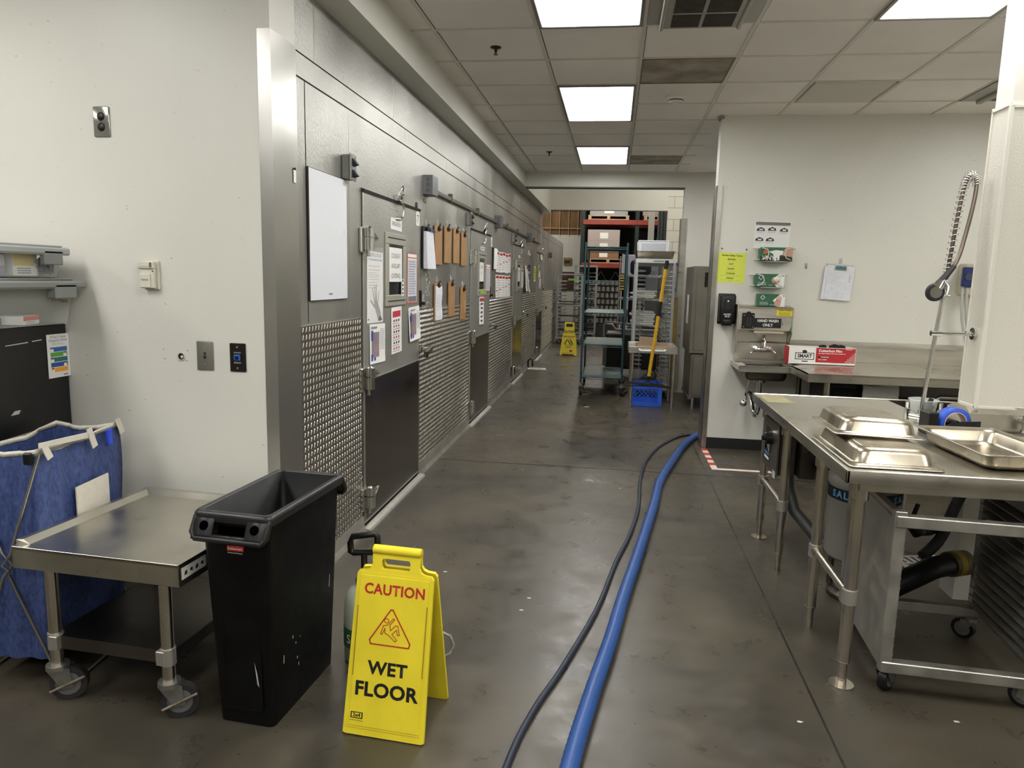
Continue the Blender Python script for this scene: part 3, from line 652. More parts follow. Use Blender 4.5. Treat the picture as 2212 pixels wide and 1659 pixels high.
def red_sheet(y, z, w_, h_, lab, d=0.011):
    o = sheet('log_sheet', w_, h_, W(y, z, d), RZ, lab, 'notice', m=mat('red_border_paper', (196, 92, 74), 0.6))
    P = MB(); P.rect(-w_ / 2 + 0.012, w_ / 2 - 0.012, -h_ / 2 + 0.01, h_ / 2 - 0.035, 0); P.rect(-w_ / 2 + 0.012, w_ / 2 - 0.012, h_ / 2 - 0.028, h_ / 2 - 0.006, 3)
    P.rect(-w_ / 2 + 0.02, w_ / 2 - 0.02, -h_ / 2 + 0.055, h_ / 2 - 0.045, 1, -0.0015); P.rect(-w_ / 2 + 0.02, w_ / 2 - 0.02, -h_ / 2 + 0.012, -h_ / 2 + 0.05, 2, -0.0015)
    scribble(P, -w_ / 2 + 0.03, w_ / 2 - 0.03, -h_ / 2 + 0.06, h_ / 2 - 0.05, 14, 2, y=-0.0018)
    prints(o, P, [WHITE, col(196, 198, 206), col(110, 110, 120), WHITE])
red_sheet(4.885, 1.48, 0.245, 0.345, 'red-bordered log sheet right of the nearest cooler door window')
red_sheet(7.92, 1.475, 0.27, 0.34, 'red-bordered log sheet on the second cooler door')
def photo_sheet(y, z, lab, tilt, curl):
    o = sheet('instruction_sheet', 0.28, 0.235, W(y, z, 0.012), RZ, lab, 'notice', tilt=tilt, curl=curl)
    P = MB(); P.rect(-0.11, 0.02, -0.08, 0.07, 0); P.rect(-0.12, -0.09, -0.1, -0.06, 1, -0.0016); P.rect(-0.12, -0.09, 0.02, 0.08, 1, -0.0016); P.rect(-0.07, -0.04, -0.1, -0.08, 1, -0.0016)
    scribble(P, -0.12, 0.0, 0.09, 0.105, 1, 2, th=0.7); scribble(P, 0.035, 0.125, -0.04, 0.09, 12, 2, y=-0.0016)
    P.xf(Matrix.Translation((0, -curl * 0.9 - 0.0002, 0)))
    prints(o, P, [mat('photo_patch', (140, 122, 128), 0.5, var=0.3, scale=9), col(50, 75, 150), GREYINK])
photo_sheet(4.135, 1.09, 'tilted sheet with photo panel under the glove poster on the nearest cooler door', 0.03, 0.004)
photo_sheet(4.93, 1.165, 'curled sheet with photo panel under the red-bordered log sheet', -0.03, 0.012)
o = sheet('instruction_sheet', 0.22, 0.3, W(4.52, 1.145, 0.012), RZ, 'narrow sheet with red banner and rows of food drawings below the nearest door window', 'notice', tilt=-0.015)
P = MB(); P.rect(-0.085, 0.085, 0.085, 0.125, 0)
for k in range(6):
    for q in range(3): P.rect(-0.07 + q * 0.05, -0.04 + q * 0.05, 0.055 - k * 0.036, 0.07 - k * 0.036, 1 + (k % 2))
    scribble(P, -0.085, 0.085, 0.04 - k * 0.036, 0.05 - k * 0.036, 1, 3, th=0.5)
prints(o, P, [col(190, 50, 70), col(80, 62, 55), col(176, 96, 88), GREYINK])
red2 = sheet('instruction_sheet', 0.27, 0.3, W(7.54, 1.15, 0.011), RZ, 'narrow curled sheet with red header below the second cooler door window', 'notice', tilt=0.03, curl=0.006)
P = MB(); P.rect(-0.11, 0.11, 0.1, 0.13, 0, -0.008)
for k in range(5): P.rect(-0.06, 0.05, 0.06 - k * 0.045, 0.08 - k * 0.045, 1, -0.007)
prints(red2, P, [col(190, 50, 60), col(90, 80, 78)])
o = sheet('door_sign', 0.22, 0.04, W(7.555, 1.8, 0.011), RZ, 'small white name strip above the second cooler door window', 'sign'); text('REFRIGERATOR', 0.026, o, INK, (0, -0.0016, 0), sx=0.8)
o = sheet('window_sign', 0.24, 0.2, W(7.51, 1.555, 0.0135), RZ, 'white sheet with a few printed words taped in the second cooler door window', 'sign')
for k, s_ in enumerate(('COOLER', 'RTE')): text(s_, 0.04, o, INK, (0, -0.0016, 0.05 - 0.06 * k), sx=0.8)
o = sheet('green_tag', 0.3, 0.04, W(7.55, 1.345, 0.025), RZ, 'small green strip taped under the second cooler door window', 'tag', m=col(160, 180, 70))
o = sheet('window_sign', 0.2, 0.2, W(10.49, 1.555, 0.0135), RZ, 'white sheet taped in the third cooler door window', 'sign')
text('COOLER', 0.036, o, INK, (0, -0.0016, 0.04), sx=0.8)
o = sheet('door_sign', 0.2, 0.04, W(10.5, 1.81, 0.011), RZ, 'small white name strip above the third cooler door window', 'sign'); text('COOLER', 0.026, o, INK, (0, -0.0016, 0))
o = sheet('log_sheet', 0.22, 0.28, W(10.9, 1.5, 0.011), RZ, 'white log sheet right of the third cooler door window', 'notice'); P = MB(); P.rect(-0.1, 0.1, 0.1, 0.125, 0); scribble(P, -0.1, 0.1, -0.12, 0.09, 10, 1); prints(o, P, [RED, GREYINK])
o = sheet('notice_strip', 0.3, 0.44, W(11.85, 1.5), RZ, 'tall dark strip of photographs between the third and fourth cooler doors', 'notice', m=col(38, 40, 48))
P = MB()
for k in range(6): P.rect(-0.11, 0.11, -0.2 + k * 0.068, -0.155 + k * 0.068, k % 2)
prints(o, P, [col(170, 170, 172), col(70, 80, 140)])
o = sheet('yellow_notice', 0.28, 0.27, W(12.7, 1.58), RZ, 'yellow-green paper notice on the cooler wall before the farthest door', 'notice', m=col(205, 214, 70)); P = MB(); scribble(P, -0.11, 0.11, -0.1, 0.11, 6, 0); prints(o, P, [INK])
o = sheet('door_poster', 0.42, 0.36, W(13.45, 1.5, 0.011), RZ, 'pinkish poster with papers on the farthest cooler door', 'poster', m=col(168, 140, 158))
P = MB(); P.rect(-0.2, -0.02, 0.02, 0.17, 0); P.rect(0.03, 0.18, -0.16, 0.0, 1); P.rect(0.02, 0.2, 0.03, 0.06, 2); prints(o, P, [WHITE, col(225, 225, 225), col(120, 190, 70)])
o = sheet('taped_paper', 0.35, 0.12, W(13.55, 1.91, 0.011), RZ, 'crumpled pale paper taped over the closer of the farthest cooler door', 'paper', m=col(214, 214, 190), curl=0.02)
# hanging white funnel by door three
b = MB(); b.lathe((0, -0.075, -0.05), [(0.008, 0.08), (0.01, 0.05), (0.045, 0.0), (0.04, 0.0), (0.006, 0.045)], 16)
tag(b.build('funnel', WPLAS, loc=W(11.1, 1.9), rz=RZ), 'white plastic funnel hanging at the top of the third cooler door', 'funnel')
b = MB(); b.box(-0.1, 0.1, -0.03, 0, -0.12, 0.12, 0.003)
bk = b.build('hanging_folder', WHITE, loc=W(8.32, 1.715), rz=RZ); tag(bk, 'thick white folder hanging on a hook beside the second cooler door', 'folder')
MB().box(-0.105, 0.105, -0.02, 0.0, -0.125, 0.125).build('dark_spine', INK, bk)
for k, (y, n) in enumerate(((11.3, 0.0), (11.5, 0.02))):
    o = sheet('hanging_papers', 0.2, 0.4 - 0.04 * k, W(y, 1.5 - 0.04 * k, 0.01), RZ, ('nearer' if k == 0 else 'farther') + ' bundle of curled papers hanging beyond the third cooler door', 'papers', curl=0.03 + n, m=WHITE if k == 0 else col(205, 200, 205))
# rota sheets
cols_ = [8.6, 8.86, 9.1, 9.34, 9.58]
for r_, (z0, h_, nm) in enumerate(((1.69, 0.25, 'upper'), (1.39, 0.28, 'lower'))):
    for k, y in enumerate(cols_):
        o = sheet('rota_sheet', 0.225, h_, W(y, z0 + random.uniform(-.006, .006)), RZ, '%s sheet of the %s row of red-headed papers between second and third cooler doors' % (('first', 'second', 'third', 'fourth', 'fifth')[k], nm), 'paper', group='red-headed papers on the cooler wall', curl=0.004)
        P = MB(); P.rect(-0.09, 0.09, h_ / 2 - 0.04, h_ / 2 - 0.012, 0, -0.005); P.rect(-0.09, 0.03, -h_ / 2 + 0.08 + 0.02 * k, -h_ / 2 + 0.09 + 0.02 * k, 0, -0.005); scribble(P, -0.09, 0.09, -h_ / 2 + 0.02, h_ / 2 - 0.05, 7, 1, y=-0.005)
        prints(o, P, [RED, col(170, 165, 165)])

# clipboards
def clipboard(y, z, label, papers=None, tilt=0.0, black=False, scr=True, group=None):
    t = T('clipboard', label, 'clipboard', W(y, z), rot=(0, tilt, RZ), group=group)
    MB().box(-0.115, 0.115, -0.016, -0.006, -0.155, 0.145, 0.0015).build('board', BLACKM if black else MASON, t)
    b = MB(); b.box(-0.035, 0.035, -0.024, -0.016, 0.108, 0.14, 0.003); b.cyl((-0.038, -0.026, 0.124), (0.038, -0.026, 0.124), 0.006, n=8); b.tube([(-0.02, -0.02, 0.14), (-0.016, -0.03, 0.165), (0.016, -0.03, 0.165), (0.02, -0.02, 0.14)], 0.003, 6)
    b.build('clip', mat('dark_clip', (45, 42, 38), 0.25, 0.9), t)
    if papers:
        q = MB(); n = 8; th = 0.004 if papers == 1 else 0.02
        V = []; F = []
        for i in range(n + 1):
            s_ = i / n; z_ = 0.12 - 0.27 * s_ - (0.012 if papers > 1 else 0); o_ = 0.012 * s_ if papers > 1 else 0.002 * math.sin(9 * s_)
            V += [(-0.1, -0.017 - th - o_, z_), (0.104 + 0.008 * s_, -0.017 - th - o_ * 1.8, z_), (0.104 + 0.008 * s_, -0.0165, z_), (-0.1, -0.0165, z_)]
        for i in range(n):
            a = 4 * i
            for k in range(4): F.append((a + k, a + (k + 1) % 4, a + 4 + (k + 1) % 4, a + 4 + k))
        F += [(0, 3, 2, 1), (4 * n, 4 * n + 1, 4 * n + 2, 4 * n + 3)]
        q.add(V, F); q.build('papers', mat('paper_stack', (214, 216, 222), 0.7, var=0.06, scale=30), t)
        if scr:
            P = MB()
            for i in range(12): P.rect(-0.08, 0.08 - 0.05 * random.random(), 0.075 - i * 0.018, 0.0765 - i * 0.018, 0, -0.0215 - (0.0165 if papers > 1 else 0) - 0.0008 * i * (papers > 1))
            P.build('print', GREYINK, t)
    b = MB(); b.box(-0.008, 0.008, -0.004, 0, 0.15, 0.2, 0.002); b.tube([(0, -0.003, 0.19), (0, -0.012, 0.165), (0, -0.03, 0.16), (0, -0.034, 0.172)], 0.0022, 6)
    b.build('wall_hook', mat('clear_hook', (220, 222, 220), 0.15, alpha=0.6), t)
    return t
c = clipboard(5.265, 1.715, 'black clipboard thick with white papers and a blue pen, first of the upper row', papers=2, black=True)
b = MB(); b.cyl((-0.03, -0.045, 0.125), (0.1, -0.055, 0.115), 0.004, n=8); tag(b.build('pen', col(40, 60, 160), loc=W(5.265, 1.715), rz=RZ), 'blue pen clipped across the black clipboard', 'pen')
for y, z, lab in ((5.62, 1.745, 'empty brown clipboard next to the black one, upper row'), (5.94, 1.765, 'second empty brown clipboard of the upper row, middle left'),
                  (6.275, 1.77, 'third empty brown clipboard of the upper row, middle right'), (6.6, 1.755, 'last empty brown clipboard of the upper row, by the switch box')):
    clipboard(y, z, lab, group='brown clipboards on the cooler wall')
clipboard(5.625, 1.3, 'clipboard with a white sheet hanging over the diamond plate, lower row', papers=1)
clipboard(6.11, 1.31, 'plain brown clipboard in the middle of the lower row', group='brown clipboards on the cooler wall')
c = clipboard(6.6, 1.26, 'brown clipboard with a worn pale spot and black clamp, last of the lower row', tilt=0.03, group='brown clipboards on the cooler wall')
P = MB(); P.rect(0.05, 0.085, -0.09, 0.02, 0, -0.0165); P.build('worn_spot', col(190, 160, 120), c)
random.seed(11)
P = MB()
for k in range(46):
    y, z = random.uniform(-0.11, 0.11), random.uniform(-0.17, 0.15); w_, h_ = random.uniform(.004, .03), random.uniform(.003, .02)
    P.prism([(y, -0.0003, z), (y + w_, -0.0003, z + random.uniform(-.006, .006)), (y + w_ * .8, -0.0003, z + h_), (y + w_ * .2, -0.0003, z + h_)], (0, -0.0005, 0))
tag(P.build('tape_residue', col(205, 203, 195, 0.5), loc=W(5.3, 1.4), rz=RZ), 'patch of torn white tape residue under the black clipboard', 'residue')['kind'] = 'stuff'
P = MB(); P.rect(-0.012, 0.012, -0.026, 0.026, 0, -0.002); o = P.build('small_tag', WHITE, loc=(-1.3702, 2.965, 1.905), rz=RZ); tag(o, 'tiny white tag with black clip on the steel corner guard', 'tag')
P = MB(); P.box(-0.014, 0.006, -0.0015, 0, -0.028, 0.03); P.box(-0.006, 0.006, -0.006, 0, 0.026, 0.036, 0.002); P.build('clip', INK, o)
# door stop and paper on the floor
b = MB(); b.tube([(0, 0, 0.0), (0, -0.0, 0.12), (0.0, -0.03, 0.16), (0, -0.07, 0.15), (0, -0.075, 0.03)], 0.016, 8)
tag(b.build('bumper', BLACK, loc=(WX + 0.02, 11.9, 0.0), rz=RZ), 'black rubber door bumper at the cooler base past the third door', 'bumper')
o = sheet('floor_paper', 0.3, 0.22, (-1.24, 11.85, 0.0012), 0, 'printed white paper lying on the floor by the cooler base', 'paper'); o.rotation_euler = (-PI / 2, 0, 0.1)
P = MB(); scribble(P, -0.12, 0.12, -0.05, 0.06, 3, 0, th=0.6); prints(o, P, [INK])
# ================================================================ LEFT WALL FITTINGS
def F2(x, z, y=2.777): return (x, y, z)
t = T('power_outlet', 'shiny grey duplex outlet with black sockets, highest fitting on the left white wall', 'outlet', F2(-2.11, 2.092))
MB().box(-0.036, 0.036, -0.007, 0, -0.06, 0.06, 0.004, seg=2).build('face_plate', mat('glossy_grey_plate', (150, 148, 140), 0.15, 0.6), t)
for z in (0.02, -0.022):
    b = MB(); b.lathe((0, 0, z), [(0.0, -0.0095), (0.0155, -0.0095), (0.017, -0.007)], 20, axis='y'); b.build('socket', BLACK, t)
b = MB(); b.cyl((0, -0.007, 0), (0, -0.009, 0), 0.003, n=8)
for z in (0.02, -0.022):
    b.box(-0.008, -0.006, -0.0102, -0.0094, z - 0.004, z + 0.005); b.box(0.006, 0.008, -0.0102, -0.0094, z - 0.004, z + 0.005)
b.build('screw_and_slots', CHROME, t)

t = T('thermostat', 'small off-white room sensor reading TREND on the left white wall', 'sensor', F2(-1.925, 1.473))
OW = mat('offwhite_plastic', (206, 202, 186), 0.5)
MB().box(-0.026, 0.042, -0.012, 0, -0.058, 0.062, 0.003).build('back_plate', OW, t)
b = MB(); b.box(-0.038, 0.034, -0.034, -0.012, 0.028, 0.058, 0.003); b.box(-0.03, 0.032, -0.028, -0.012, -0.052, 0.03, 0.003); b.box(-0.032, 0.016, -0.034, -0.026, -0.05, 0.008, 0.002); b.build('cover', OW, t)
b = MB()
for k in range(6): b.box(0.016, 0.026, -0.0352, -0.0335, 0.034 + k * 0.0036, 0.0358 + k * 0.0036)
b.cyl((0.026, -0.028, 0.018), (0.026, -0.029, 0.018), 0.003, n=8); b.box(-0.034, 0.014, -0.0352, -0.0335, 0.037, 0.0374)
b.build('vents', INK, t)
text('TREND', 0.0095, t, col(70, 66, 60), (-0.008, -0.0345, -0.018), bold=0.01, sx=1.1)

t = T('light_switch', 'grey toggle switch plate on the left white wall', 'light switch', F2(-1.694, 1.145))
MB().box(-0.037, 0.037, -0.006, 0, -0.061, 0.061, 0.0035, seg=2).build('face_plate', mat('painted_plate', (126, 124, 114), 0.4, 0.4), t)
b = MB(); b.box(-0.005, 0.005, -0.0065, -0.005, -0.012, 0.014, m=1); b.prism([(-0.0035, -0.006, -0.004), (-0.0035, -0.018, 0.004), (-0.0035, -0.018, 0.009), (-0.0035, -0.006, 0.006)], (0.007, 0, 0)); b.build('toggle', [mat('painted_plate'), DARK], t)
b = MB()
for z in (0.033, -0.033): b.cyl((0, -0.006, z), (0, -0.0075, z), 0.003, n=8)
b.build('screws', CHROME, t)

t = T('data_jack', 'black data outlet plate with a blue network jack, nearest the steel corner guard', 'data outlet', F2(-1.547, 1.143))
MB().box(-0.036, 0.036, -0.006, 0, -0.06, 0.06, 0.003).build('face_plate', mat('dark_steel_plate', (58, 54, 48), 0.3, 0.8), t)
b = MB(); b.box(-0.014, 0.014, -0.014, -0.006, -0.012, 0.013, 0.002); b.box(-0.008, 0.008, -0.0145, -0.0135, -0.008, 0.006, m=1); b.build('jack', [col(38, 90, 170, 0.4), DARK], t)
b = MB(); b.box(-0.016, 0.016, -0.008, -0.006, 0.018, 0.024); b.box(-0.016, 0.016, -0.008, -0.006, -0.025, -0.018); b.cyl((0, -0.006, 0.044), (0, -0.009, 0.044), 0.0045); b.cyl((0, -0.006, -0.044), (0, -0.009, -0.044), 0.0045); b.build('label_windows', CHROME, t)
b = MB()
for x, z in ((-1.885, 1.165), (-1.775, 1.163), (-1.88, 1.125), (-1.78, 1.12)): b.cyl((x, 2.777, z), (x, 2.7755, z), 0.003, n=8)
b.build('anchor_holes', col(150, 140, 125), WLF)

# black cabinet with posters and totes
t = T('cabinet', 'black metal cabinet against the left wall with two plastic totes on top', 'cabinet', (-2.63, 2.47, 0))
b = MB(); b.box(-0.3, 0.3, -0.3, 0.3, 0.03, 1.262, 0.006); b.build('body', BLACKM, t)
b = MB(); b.box(-0.3, 0.3, -0.316, -0.3, 0.66, 1.25, 0.004); b.build('door', BLACKM, t)
b = MB(); b.box(-0.3, 0.3, -0.316, -0.3, 0.06, 0.65, 0.004); b.build('door', BLACKM, t)
b = MB(); b.box(-0.28, 0.28, -0.28, 0.28, 0, 0.03); b.build('plinth', DARK, t)
P = MB()
P.quad((0.3006, 0.11, 1.2), (0.3006, 0.16, 1.203), (0.3006, 0.16, 1.199), (0.3006, 0.11, 1.196)); P.quad((0.3006, -0.02, 1.192), (0.3006, 0.09, 1.198), (0.3006, 0.09, 1.194), (0.3006, -0.02, 1.189))
P.quad((0.3006, 0.0, 0.93), (0.3006, 0.03, 0.93), (0.3006, 0.02, 0.915), (0.3006, -0.02, 0.915))
P.build('scratch', col(190, 190, 185), t)
o = sheet('flyer', 0.122, 0.184, (-2.3285, 2.714, 1.127), PI / 2, 'white flyer with blue green and orange bands on the side of the black cabinet', 'flyer')
P = MB()
for k, c_ in enumerate((0, 1, 2, 3, 4)): P.rect(-0.045, 0.048, 0.018 - k * 0.0215, 0.037 - k * 0.0215, c_)
for k in range(5):
    xx = (-0.036, 0.034)[k % 2]; P.rect(xx - 0.009, xx + 0.009, 0.018 - k * 0.0215, 0.03 - k * 0.0215, 5, -0.0016); P.rect(xx - 0.005, xx + 0.005, 0.03 - k * 0.0215, 0.0375 - k * 0.0215, 6, -0.0016)
scribble(P, -0.035, 0.04, 0.046, 0.056, 3, 7, th=0.25); P.rect(0.02, 0.045, -0.085, -0.08, 7)
prints(o, P, [col(50, 100, 165), col(92, 160, 60), col(48, 110, 105), col(52, 78, 150), col(235, 160, 50), WHITE, col(120, 90, 75), GREYINK])
text('What\'s New', 0.017, o, GREYINK, (0, -0.0016, 0.08)); text('Happens Now', 0.017, o, GREYINK, (0, -0.0016, 0.066))

def tote(z0, x0, x1, y0, y1, h, label, lidc, ov):
    cx, cy = (x0 + x1) / 2, (y0 + y1) / 2
    t = T('storage_tote', label, 'storage box', (cx, cy, z0)); hx, hy = (x1 - x0) / 2, (y1 - y0) / 2
    b = MB(); tp = 0.93
    o_ = [(-hx * tp, -hy * tp, 0.002), (hx * tp, -hy * tp, 0.002), (hx * tp, hy * tp, 0.002), (-hx * tp, hy * tp, 0.002)]; u = [(-hx, -hy, h), (hx, -hy, h), (hx, hy, h), (-hx, hy, h)]
    b.add(o_ + u, [(0, 3, 2, 1)] + [(i, (i + 1) % 4, 4 + (i + 1) % 4, 4 + i) for i in range(4)]); b.build('bin', CLEAR, t)
    l = MB(); l.box(-hx - ov, hx + ov, -hy - ov * .6, hy + ov * .6, h - 0.006, h + 0.026, 0.008); l.box(-hx - ov * .2, hx + ov * .2, -hy, hy, h + 0.026, h + 0.034, 0.003)
    ld = l.build('lid', mat('lid_' + lidc, (132, 134, 132) if lidc == 'grey' else (165, 168, 165), 0.45), t)
    c = MB(); c.box(-hx * .3, -hx * .0, -hy - ov, -hy - 0.002, h - 0.04, h + 0.012, 0.004); c.build('latch', mat('lid_grey'), ld); c = MB(); c.box(hx + ov * .2, hx + ov, hy * .3, hy * .85, h - 0.045, h + 0.012, 0.004); c.build('latch', mat('lid_grey'), ld)
    return t
tote(1.264, -2.8, -2.25, 2.3, 2.72, 0.155, 'lower clear tote with grey lid and marker writing, directly on the black cabinet', 'grey', 0.05)
tw = text('PHGS', 0.035, bpy.data.objects['storage_tote'], col(90, 50, 55), (0.275, 0.14, 0.105), rot=(PI / 2, 0.1, PI / 2))
tote(1.457, -2.85, -2.27, 2.34, 2.7, 0.095, 'upper clear tote with pale lid packed with yellow and white cartons, on the lower tote', 'pale', 0.03)
def pack(name, label, cat, loc, s_, rz, ms, rot=None):
    b = MB(); b.box(-s_[0] / 2, s_[0] / 2, -s_[1] / 2, s_[1] / 2, 0, s_[2], 0.002); b.rect(-s_[0] / 2 + .002, s_[0] / 2 - .002, s_[2] * 0.45, s_[2] * 0.97, 1, -s_[1] / 2 - 0.0006)
    for k in range(3): b.rect(-s_[0] * .35, s_[0] * .2, s_[2] * (.12 + .1 * k), s_[2] * (.15 + .1 * k), 2, -s_[1] / 2 - 0.0008)
    o = b.build(name, ms, None, loc, rz, rot); return tag(o, label, cat)
pack('carton', 'yellow and white carton inside the upper tote', 'box', (-2.36, 2.555, 1.461), (0.12, 0.1, 0.088), PI / 2, [WHITE, col(225, 190, 50), INK])
pack('carton', 'lilac carton with a label inside the upper tote beside the yellow one', 'box', (-2.38, 2.42, 1.461), (0.12, 0.1, 0.085), PI / 2 + 0.06, [col(150, 145, 170), col(205, 205, 215), INK])
b = MB(); random.seed(4)
for k in range(12):
    p = [(random.uniform(-.03, .03), random.uniform(-.05, .05), random.uniform(0.006, .085)) for _ in range(5)]; b.tube(p, 0.006, 6)
tag(b.build('crumpled_netting', col(120, 115, 140), loc=(-2.33, 2.64, 1.464)), 'crumpled lilac netting at the right end of the upper tote', 'netting')
pack('paper_pack', 'green white and red pack lying inside the lower tote', 'pack', (-2.38, 2.56, 1.268), (0.13, 0.12, 0.035), PI / 2 + 0.3, [WHITE, col(205, 70, 60), INK])
pack('paper_pack', 'green folder leaning inside the lower tote behind the red pack', 'pack', (-2.43, 2.44, 1.268), (0.1, 0.12, 0.03), PI / 2 - .2, [col(40, 110, 60), col(45, 120, 65), WHITE])
pack('paper_pack', 'tan packet at the left of the lower tote', 'pack', (-2.6, 2.42, 1.268), (0.1, 0.1, 0.05), 0.5, [col(190, 150, 110), col(170, 120, 130), INK])

# ---------------------------------------------------------------- blue mesh hamper on a wire X frame
HX0, HX1, HY0, HY1, HZ = -2.225, -1.975, 2.12, 2.60, 0.87
def mesh_cloth():
    m = bpy.data.materials.new('blue_mesh_cloth'); m.use_nodes = True; nt = m.node_tree; b = nt.nodes['Principled BSDF']; N = nt.nodes.new; L = nt.links.new
    tc = N('ShaderNodeTexCoord'); mp = N('ShaderNodeMapping'); mp.inputs['Scale'].default_value = (1, 1, 0.4); L(tc.outputs['Object'], mp.inputs[0])
    n = N('ShaderNodeTexNoise'); n.inputs['Scale'].default_value = 90; n.inputs['Detail'].default_value = 8; n.inputs['Roughness'].default_value = 0.7; L(mp.outputs[0], n.inputs['Vector'])
    wv = N('ShaderNodeTexWave'); wv.bands_direction = 'Z'; wv.inputs['Scale'].default_value = 160; wv.inputs['Distortion'].default_value = 1.5; L(tc.outputs['Object'], wv.inputs['Vector'])
    r = N('ShaderNodeValToRGB'); e = r.color_ramp.elements; e[0].position = 0.35; e[0].color = (*lin((28, 40, 82)), 1); e[1].position = 0.75; e[1].color = (*lin((72, 92, 146)), 1)
    mm = N('ShaderNodeMath'); mm.operation = 'MULTIPLY_ADD'; L(wv.outputs['Fac'], mm.inputs[0]); mm.inputs[1].default_value = 0.12; L(n.outputs[0], mm.inputs[2])
    L(mm.outputs[0], r.inputs[0]); L(r.outputs[0], b.inputs['Base Color']); b.inputs['Roughness'].default_value = 0.65
    bp = N('ShaderNodeBump'); bp.inputs['Strength'].default_value = 0.3; bp.inputs['Distance'].default_value = 0.004; L(mm.outputs[0], bp.inputs['Height']); L(bp.outputs[0], b.inputs['Normal'])
    return m
BLUE = mesh_cloth()
t = T('laundry_hamper', 'blue mesh laundry bag hung on a crossed wire frame beside the steel work stand', 'hamper', (-2.10, 2.365, 0), 0.12)
hx, hy = (HX1 - HX0) / 2, (HY1 - HY0) / 2
def bag():
    b = MB(); per = 72; rows = 22; V = []; F = []
    def rim(u):   # rounded rectangle perimeter
        a = u * 4; k = int(a) % 4; f = a - int(a)
        cs = [(-hx, -hy), (hx, -hy), (hx, hy), (-hx, hy)]; p, q = cs[k], cs[(k + 1) % 4]
        return p[0] + (q[0] - p[0]) * f, p[1] + (q[1] - p[1]) * f, f
    for i in range(rows + 1):
        s_ = i / rows
        for j in range(per):
            x, y, f = rim(j / per); sag = math.sin(PI * f)
            z = HZ + 0.004 - 0.016 * sag * (1 - s_) - s_ * (HZ - 0.09)
            sc = 1 + 0.02 * math.sin(PI * s_) - 0.06 * s_ ** 3
            fold = 0.010 * math.sin(j * 2.3 + 3 * s_) * math.sin(PI * min(1, s_ * 1.3 + .1)) + 0.007 * math.sin(j * 0.9 + 7 * s_)
            inn = -0.02 * sag * (1 - s_) ** 3
            L_ = math.hypot(x, y); x2 = x * sc * (1 + (fold + inn) / L_); y2 = y * sc * (1 + (fold + inn) / L_)
            V.append((x2, y2, z))
    for i in range(rows):
        for j in range(per): F.append((i * per + j, i * per + (j + 1) % per, (i + 1) * per + (j + 1) % per, (i + 1) * per + j))
    b.add(V, F, 0, True); b.add(V[-per:], [list(range(per))], 0)
    return b.build('bag', BLUE, t), V, per
bg, V_, per = bag()
TAPE = mat('cotton_tape', (205, 200, 186), 0.8, var=0.05, scale=60)
def band(js, dz0, dz1, off=0.004):
    b = MB(); F = []; Q = []
    for j in js:
        x, y, z = V_[j % per]; L_ = math.hypot(x, y); k = 1 + off / L_
        Q += [(x * k, y * k, z + dz0), (x * k, y * k, z + dz1), (x * (1 - off * .5 / L_), y * (1 - off * .5 / L_), z + dz1), (x * (1 - off * .5 / L_), y * (1 - off * .5 / L_), z + dz0)]
    n = len(js)
    for i in range(n - 1):
        for k in range(4): F.append((4 * i + k, 4 * i + (k + 1) % 4, 4 * i + 4 + (k + 1) % 4, 4 * i + 4 + k))
    b.add(Q, F, 0, True); return b
band(list(range(per + 1)), -0.016, 0.002, 0.003).build('rim_tape', TAPE, bg)
WIRE = mat('wire_frame', (150, 146, 136), 0.3, 0.8)
fr = MB()
for yy in (-hy - 0.012, hy + 0.012):
    fr.tube([(hx + 0.015, yy, HZ - 0.008), (hx + 0.0, yy, HZ - 0.05), (0.02, yy - 0.01, 0.5), (-0.012, yy - 0.014, 0.46), (0.012, yy - 0.014, 0.445), (-0.01, yy - 0.01, 0.42), (-hx - 0.04, yy, 0.008)], 0.0055, 7)
    fr.tube([(-hx - 0.015, yy, HZ - 0.008), (-hx, yy, HZ - 0.05), (-0.02, yy + 0.002, 0.5), (0.012, yy + 0.004, 0.46), (-0.004, yy + 0.004, 0.42), (hx + 0.07, yy - 0.03, 0.008)], 0.0055, 7)
for xx in (-hx + 0.004, hx - 0.004): fr.tube([(xx, -hy - 0.012, HZ - 0.014), (xx, hy + 0.012, HZ - 0.014)], 0.0055, 7)
fr.tube([(-hx - 0.04, -hy - 0.012, 0.008), (-hx - 0.04, hy + 0.012, 0.008)], 0.0055, 7); fr.tube([(hx + 0.07, -hy - 0.04, 0.008), (hx + 0.07, hy + 0.012, 0.008)], 0.0055, 7)
fr.build('wire_frame', WIRE, t)
for (yy, l_) in ((-0.24, 0.03), (0.02, 0.05), (0.21, 0.035)):
    b = MB(); b.prism([(hx + 0.012, yy, HZ + 0.02), (hx + 0.012, yy + 0.03, HZ + 0.022), (hx + 0.02, yy + 0.05, HZ - l_), (hx + 0.02, yy + 0.02, HZ - l_ - 0.008)], (0.004, 0, 0)); b.build('tie_strap', TAPE, t)
b = MB()
b.prism([(hx + 0.014, -0.25, HZ + 0.012), (hx + 0.014, 0.02, HZ - 0.012), (hx + 0.014, 0.02, HZ + 0.01), (hx + 0.014, -0.25, HZ + 0.03)], (0.004, 0, 0))
b.build('side_tape', TAPE, t)
b = MB(); b.box(hx + 0.012, hx + 0.02, -0.07, 0.135, 0.49, 0.69, 0.002); b.build('patch', TAPE, t)
b = MB(); b.box(hx - 0.035, hx - 0.005, -hy - 0.026, -hy - 0.01, HZ - 0.045, HZ - 0.002, 0.005); b.build('clamp', BLACK, t)
b = MB(); b.box(hx + 0.012, hx + 0.026, 0.14, 0.17, HZ - 0.07, HZ - 0.005, 0.004); b.build('peg', col(40, 70, 200, 0.35), t)

